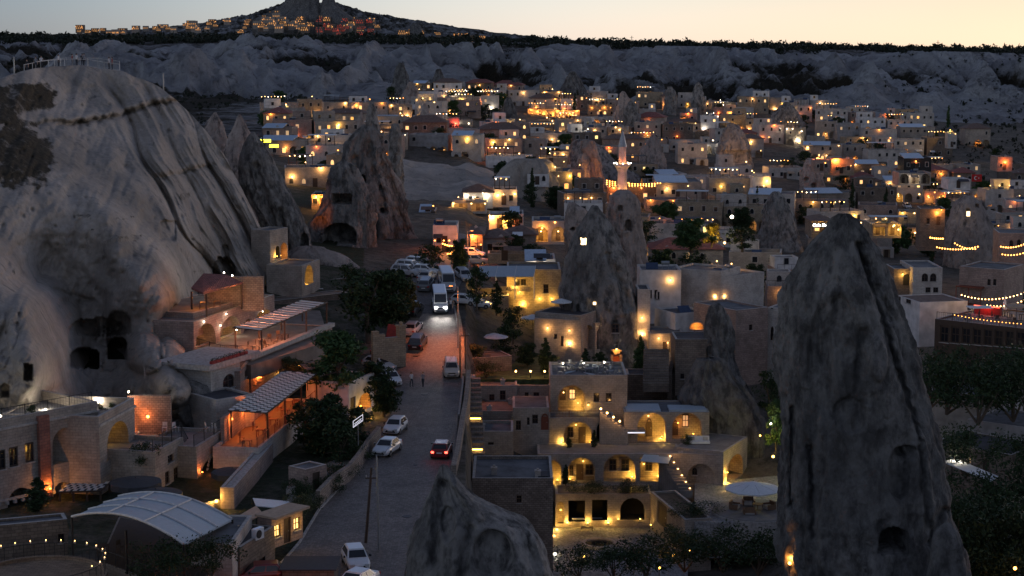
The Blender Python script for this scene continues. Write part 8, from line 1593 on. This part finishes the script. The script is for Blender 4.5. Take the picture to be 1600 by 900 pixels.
# scattered houses
EXC = [(560, 780, 0, 385), (612, 775, 340, 470), (775, 1010, 0, 300), (880, 1000, 300, 345), (995, 1170, 0, 305), (1020, 1160, 300, 320), (770, 880, 395, 440), (990, 1045, 525, 560), (1105, 1190, 538, 600), (895, 950, 465, 500), (960, 985, 480, 520), (1180, 1256, 334, 402), (1470, 1570, 296, 392), (1400, 1428, 290, 400), (1190, 1262, 676, 706), (1240, 1300, 505, 535), (776, 812, 630, 680), (520, 670, 0, 372), (720, 812, 355, 385), (940, 1100, 420, 470), (1100, 1210, 450, 475), (1265, 1336, 470, 490), (1405, 1460, 460, 505), (1560, 1620, 0, 335), (820, 910, 630, 712), (1425, 1600, 0, 275), (655, 735, 575, 610), (484, 512, 320, 340)]
rows = [283, 304, 324, 346, 368, 390, 414, 440, 466, 494, 522, 552, 582, 612, 644, 676, 708, 740, 770]
cnt = 0
for ri, Y0 in enumerate(rows):
    xr = 1650 if Y0 < 600 else 1560 if Y0 < 680 else 1420; xl = 400 if Y0 > 400 else 430 if Y0 > 340 else 640
    if Y0 > 640: xl = 640
    px = xl+RND.uniform(0, 30)
    while px < xr:
        Y = Y0+RND.uniform(-8, 8); w_ = RND.choice((6.5, 8, 9.5, 11, 13)); wpx = w_*F/(Y*.99+5); c = px+wpx/2
        skip = any(a-wpx*.35 < c < b+wpx*.35 and y0 < Y < y1 for a, b, y0, y1 in EXC) or RND.random() < (.16 if px < 1400 or Y < 430 else .4)
        gx = at(c, 300, Y).x
        if not skip:
            big_ = Y > 560 and 640 < c < 1100; lit = .65 if big_ else .42 if c < 1300 else .34
            if c > 1380 and Y < 360: lit = .3
            townhouse(c, Y, w_, RND.uniform(6, 9), RND.choice((3.4, 4.2, 5.8, 6.4, 6.8)), 0, lit=lit, rz=R(RND.uniform(-14, 14))); cnt += 1
        px += wpx+RND.uniform(1, 8)*400/Y
finish_labels(); print('HOUSES', cnt, len(PENDING))
# minaret
k = at(972, 306, 440); t = thing('minaret', 'slim pale minaret with one lit balcony above the village', 'minaret', k); zz = lambda py: zat(py, 440)-k.z
m = MB(); m.lathe([(1.5, -6), (1.5, .2), (1.25, .5), (1.15, zz(268)), (1.5, zz(262)), (1.9, zz(259.5))], 20); obj('shaft', m, 'minaret_stone' if 'minaret_stone' in M else 'stone_pale', t)
m = MB(); m.lathe([(1.95, zz(259.5)), (2.0, zz(259)), (2.0, zz(255.5)), (1.9, zz(255.5)), (1.85, zz(258.5))], 20); obj('balcony', m, 'stone_pale', t)
m = MB(); m.lathe([(.95, zz(259)), (.92, zz(231)), (1.05, zz(230)), (1.05, zz(229))], 18); obj('upper_shaft', m, 'stone_pale', t); m = MB(); m.lathe([(1.1, zz(229)), (.6, zz(216)), (.05, zz(203))], 16); obj('spire', m, 'metal_grey', t)
m = MB(); m.cyl((0, 0, zz(203)), (0, 0, zz(196)), .06); m.ball((0, 0, zz(200)), .22, 8); obj('finial', m, 'metal_grey', t)
for a in range(8): x, y = 2.05*math.cos(a*math.pi/4), 2.05*math.sin(a*math.pi/4); m = MB(); m.ball((x, y, zz(255)), .16, 6); obj('bulb', m, 'bulb_far_white', t, True)
for a in (-2.4, -.75): light(t, (1.75*math.cos(a), 1.75*math.sin(a), zz(254)), ORANGE, 120, .1); light(t, (2.4*math.cos(a), 2.4*math.sin(a), 1.2), AMBER, 160, .1)
light(t, (-1.2, -4.5, zz(290)), PINK, 260, .3); light(t, (.5, -3.6, zz(246)), PINK, 60, .3); m = MB(); m.lathe([(2.3, .0), (2.3, .25)], 16); obj('base_ring', m, 'bulb_far', t)
# lit rocks
light(None, at(1138, 262, 560), WARM, 900, .4); light(None, at(1162, 262, 560), WARM, 900, .4); light(None, at(1150, 258, 560), WARM, 500, .4)
light(None, at(917, 296, 474), AMBER, 500, .2); light(None, at(921, 282, 474), AMBER, 300, .2); light(None, at(942, 286, 478), ORANGE, 300, .2)
light(None, at(1243, 184, 678), WARM, 260, .2); light(None, at(738, 226, 512), ORANGE, 1500, .5); light(None, at(722, 232, 500), ORANGE, 600, .5)
for px, py, Y, lb in ((1147, 263, 560, 'small floodlight at the foot of the yellow lit cone'), (917, 299, 473, 'floodlight between the twin rock columns'), (739, 229, 512, 'orange floodlight at the edge of the brown slope')):
    t = thing('floodlight', lb, 'floodlight', at(px, py, Y)); m = MB(); m.box(-.3, .3, -.2, .2, -.3, .1); obj('housing', m, 'iron', t); m = MB(); m.box(-.22, .22, .202, .25, -.2, .05); obj('bulb', m, 'bulb_far', t)
# yellow shop signs, neon, flag
for px, py, w_, lb in ((414, 220, 18, 'upper yellow illuminated sign beside the sloping chimney'), (428, 228, 14, 'lower yellow illuminated sign beside the sloping chimney')):
    t = thing('sign', lb, 'sign', at(px, py, 420)); k_ = w_/6.6; m = MB(); m.box(-k_/2, k_/2, -.1, .1, -.35, .35); obj('board', m, 'sign_yellow', t); m = MB(); m.box(-.06, .06, 0, .1, -2.5, -.36); obj('post', m, 'iron', t)
t = thing('sign', 'white illuminated shop sign above the glowing shop window at right', 'sign', at(1284, 352, 327)); m = MB(); m.box(-1.7, 1.7, 0, .1, -.5, .5); obj('board', m, 'wood_dark', t); lettering('Cafe Shop', t, (0, -.03, 0), .8, 'sign_white_on')
t = thing('flag', 'red flag with white crescent and star on a pole at upper right', 'flag', at(1517, 300, 446)); m = MB(); m.cyl((0, 0, 0), (0, 0, 4.6), .06); obj('pole', m, 'metal_grey', t)
m = MB(); n = 10; vs = [(.05+2.6*i/n, .18*math.sin(i*.9), zf_) for i in range(n+1) for zf_ in (2.6, 4.4)]; m.add(vs, [(2*i, 2*i+2, 2*i+3, 2*i+1) for i in range(n)]); obj('cloth', m, 'flag_red', t)
m = MB(); cr = [(1.1+.48*math.cos(a), 3.5+.48*math.sin(a)) for a in [R(40+280*i/16) for i in range(17)]]; ci = [(1.22+.38*math.cos(a), 3.5+.38*math.sin(a)) for a in [R(48+264*i/16) for i in range(17)]]
m.add([(x, -.22, z) for x, z in cr]+[(x, -.22, z) for x, z in ci], [(i, i+1, 18+i, 17+i) for i in range(16)]); st = [(1.78+(.22 if i % 2 == 0 else .09)*math.cos(R(180+36*i)), 3.5+(.22 if i % 2 == 0 else .09)*math.sin(R(180+36*i))) for i in range(10)]; m.add([(x, -.22, z) for x, z in st], [tuple(range(10))]); obj('emblem', m, 'plate', t)
# trees between the houses
TP = []
for i in range(120):
    Y = RND.choice((300, 330, 365, 400, 440, 480, 530, 580, 640, 700, 760))+RND.uniform(-10, 10); px = RND.uniform(640 if Y < 400 else 410, 1640)
    if 600 < px < 770 and Y < 420 or any(a < px < b and y0 < Y < y1 for a, b, y0, y1 in EXC[8:12]) or (880 < px < 1010 and Y < 320): continue
    x = at(px, 300, Y).x; cy = RND.random() < .15; h = RND.uniform(4, 7.5); TP.append((px, ('slim cypress' if cy else 'dark tree')+' among village houses '+where(px, proj(x, Y, gz(x, Y)+3)[1]), tree('tree', 'x', 'cypress' if cy else 'round', RND.choice(['leaf_dark', 'leaf_dark', 'leaf_mid']), (x, Y, gz(x, Y)-.3), h*(1.4 if cy else 1), h*(.3 if cy else RND.uniform(.9, 1.3)), seed=i % 3, n=40, group='trees among the village houses', lf=.085)))
seen_ = {}
for px, lb, t in sorted(TP, key=lambda i: i[0]): k = seen_.get(lb, 0); seen_[lb] = k+1; t['label'] = ' '.join((lb+(ORD[k] if k < 10 else ', nearer the right edge')).split()[:16])
# castle hill houses and lamps
cb = {}; ME_HILL = {g: mesh('bulb', MB().ball((0, -.12, 0), .17, 6), g, True) for g in ('bulb_hill', 'bulb_hill_red')}
for nm, wm, gm in (('a', 'stone_brown', 'pane_hill'), ('b', 'stone_wall', 'pane_hill'), ('c', 'stone_brown', 'pane_hill_red'), ('d', 'stone_brown', 'pane_hill')):
    m = MB(); m.box(-5, 5, 0, 8, -4, 6, 0)
    for i in range(4): m.box(-4.2+i*2.3, -3.0+i*2.3, -.15, -.01, 1, 3, 1)
    if nm != 'b':
        for i in range(3): m.box(-3.4+i*2.6, -2.4+i*2.6, -.15, -.01, 3.8, 5.2, 1)
    cb[nm] = (mesh('wall', m, [wm, gm]))
prof = [(200, 47), (250, 44), (330, 38), (380, 28), (430, 22), (470, 26), (520, 30), (580, 34), (640, 50), (720, 58), (830, 66)]
for i in range(150):
    px = RND.choice((RND.uniform(372, 500), RND.uniform(495, 590), RND.uniform(120, 380), RND.uniform(590, 820), RND.uniform(380, 590))); tp = np.interp(px, [p[0] for p in prof], [p[1] for p in prof]); py = tp+RND.uniform(-1, 24 if 370 < px < 600 else 9)
    red = 498 < px < 585 and py > 32; k = 'c' if red and RND.random() < .8 else RND.choice('aabbd' if px < 600 else 'aad')
    Y = 3000-(py-tp)*9-60; t = thing('hill_house', ('red lit' if k == 'c' else 'warm lit' if k in 'ab' else 'bright lit')+' small house on the castle hill '+('left flank' if px < 370 else 'below the castle' if px < 500 else 'right of the castle' if px < 600 else 'far right flank'), 'house', at(px, py, Y), 0, 'tiny houses on the castle hill'); t.scale = (RND.uniform(.7, 1.4),)*3; link('wall', cb[k], t)
    if RND.random() < .8:
        g = 'bulb_hill_red' if k == 'c' else 'bulb_hill'
        for _ in range(RND.choice((1, 2, 3))): link('bulb', ME_HILL[g], t, (RND.uniform(-6, 6), -1, RND.uniform(1, 6)), scale=RND.uniform(2.4, 4.2))
# masts on the skyline
for px, pb, pt, Y, lb in ((593, 34, 20, 2900, 'thin minaret on the castle town skyline'), (498, 66, 24, 2200, 'lattice mast below the rock castle'), (987, 70, 56, 1380, 'small mast on the plateau skyline right of centre'), (1465, 82, 63, 1350, 'thin mast on the plateau skyline at right')):
    a_, b_ = at(px, pb, Y), at(px, pt, Y); t = thing('mast', lb, 'mast', a_); m = MB(); m.cyl((0, 0, -8), (0, 0, b_.z-a_.z), .9 if Y > 2000 else .35, .4 if Y > 2000 else .2, 6); obj('pole', m, 'metal_dark', t); m = MB(); m.box(-1.4, 1.4, -.3, .3, (b_.z-a_.z)*.8, (b_.z-a_.z)*.83); obj('crossarm', m, 'metal_dark', t)
# scrub and trees on the plateau: a mass nobody could count
def scrub(name, n, ymin, ymax, x0, x1, hmin, hmax, seed, fn):
    rg = np.random.default_rng(seed); V = []; Y = rg.uniform(ymin, ymax, n); PX = rg.uniform(x0, x1, n); X = (PX-800)/F*(Y*.99+4); keep = fn(PX, Y, rg); X, Y, PX = X[keep], Y[keep], PX[keep]; n = len(X)
    Z = HZ(X, Y); h = rg.uniform(hmin, hmax, n)*(1+.6*(rg.random(n) < .12)); nl = 20; cx = np.repeat(X, nl); cy = np.repeat(Y, nl); cz = np.repeat(Z+h*.45, nl); hh = np.repeat(h, nl)
    d = rg.normal(size=(n*nl, 3)); d /= np.linalg.norm(d, axis=1, keepdims=True); P = np.stack([cx, cy, cz], 1)+d*(rg.random((n*nl, 1))**.5)*hh[:, None]*np.array([.62, .62, .5])
    a = rg.normal(size=P.shape); a /= np.linalg.norm(a, axis=1, keepdims=True); b = np.cross(a, d); s = hh[:, None]*.24*(.6+.8*rg.random((len(P), 1)))
    V = np.stack([P-a*s, P-b*s*.7, P+a*s, P+b*s*.7], 1).reshape(-1, 3); me = mesh_np(name, V, np.arange(len(V)).reshape(-1, 4), 'leaf_scrub', smooth=False); link(name, me, kind='stuff', label='dark low trees and scrub covering the plateau and gullies behind the village', cat='scrub')
scrub('plateau_scrub', 9500, 1120, 1480, -100, 1750, 2.0, 4.2, 5, lambda PX, Y, rg: (Y > 1165-60*(vn(PX/60, 0, 0, 3))) & (vn(PX/18, Y/24, 0, 9) > -.35))
scrub('gully_scrub', 5000, 560, 1130, -60, 1720, .8, 2.0, 6, lambda PX, Y, rg: ((HV(PX, Y) > .58) & (Y > 800) & (vn(PX/9, Y/14, 0, 5) > -.1)) | ((PX < 600) & (HV(PX, Y) > .58)) | ((PX > 1380) & (Y > 560) & (vn(PX/40, Y/30, 0, 2) > -.25)))
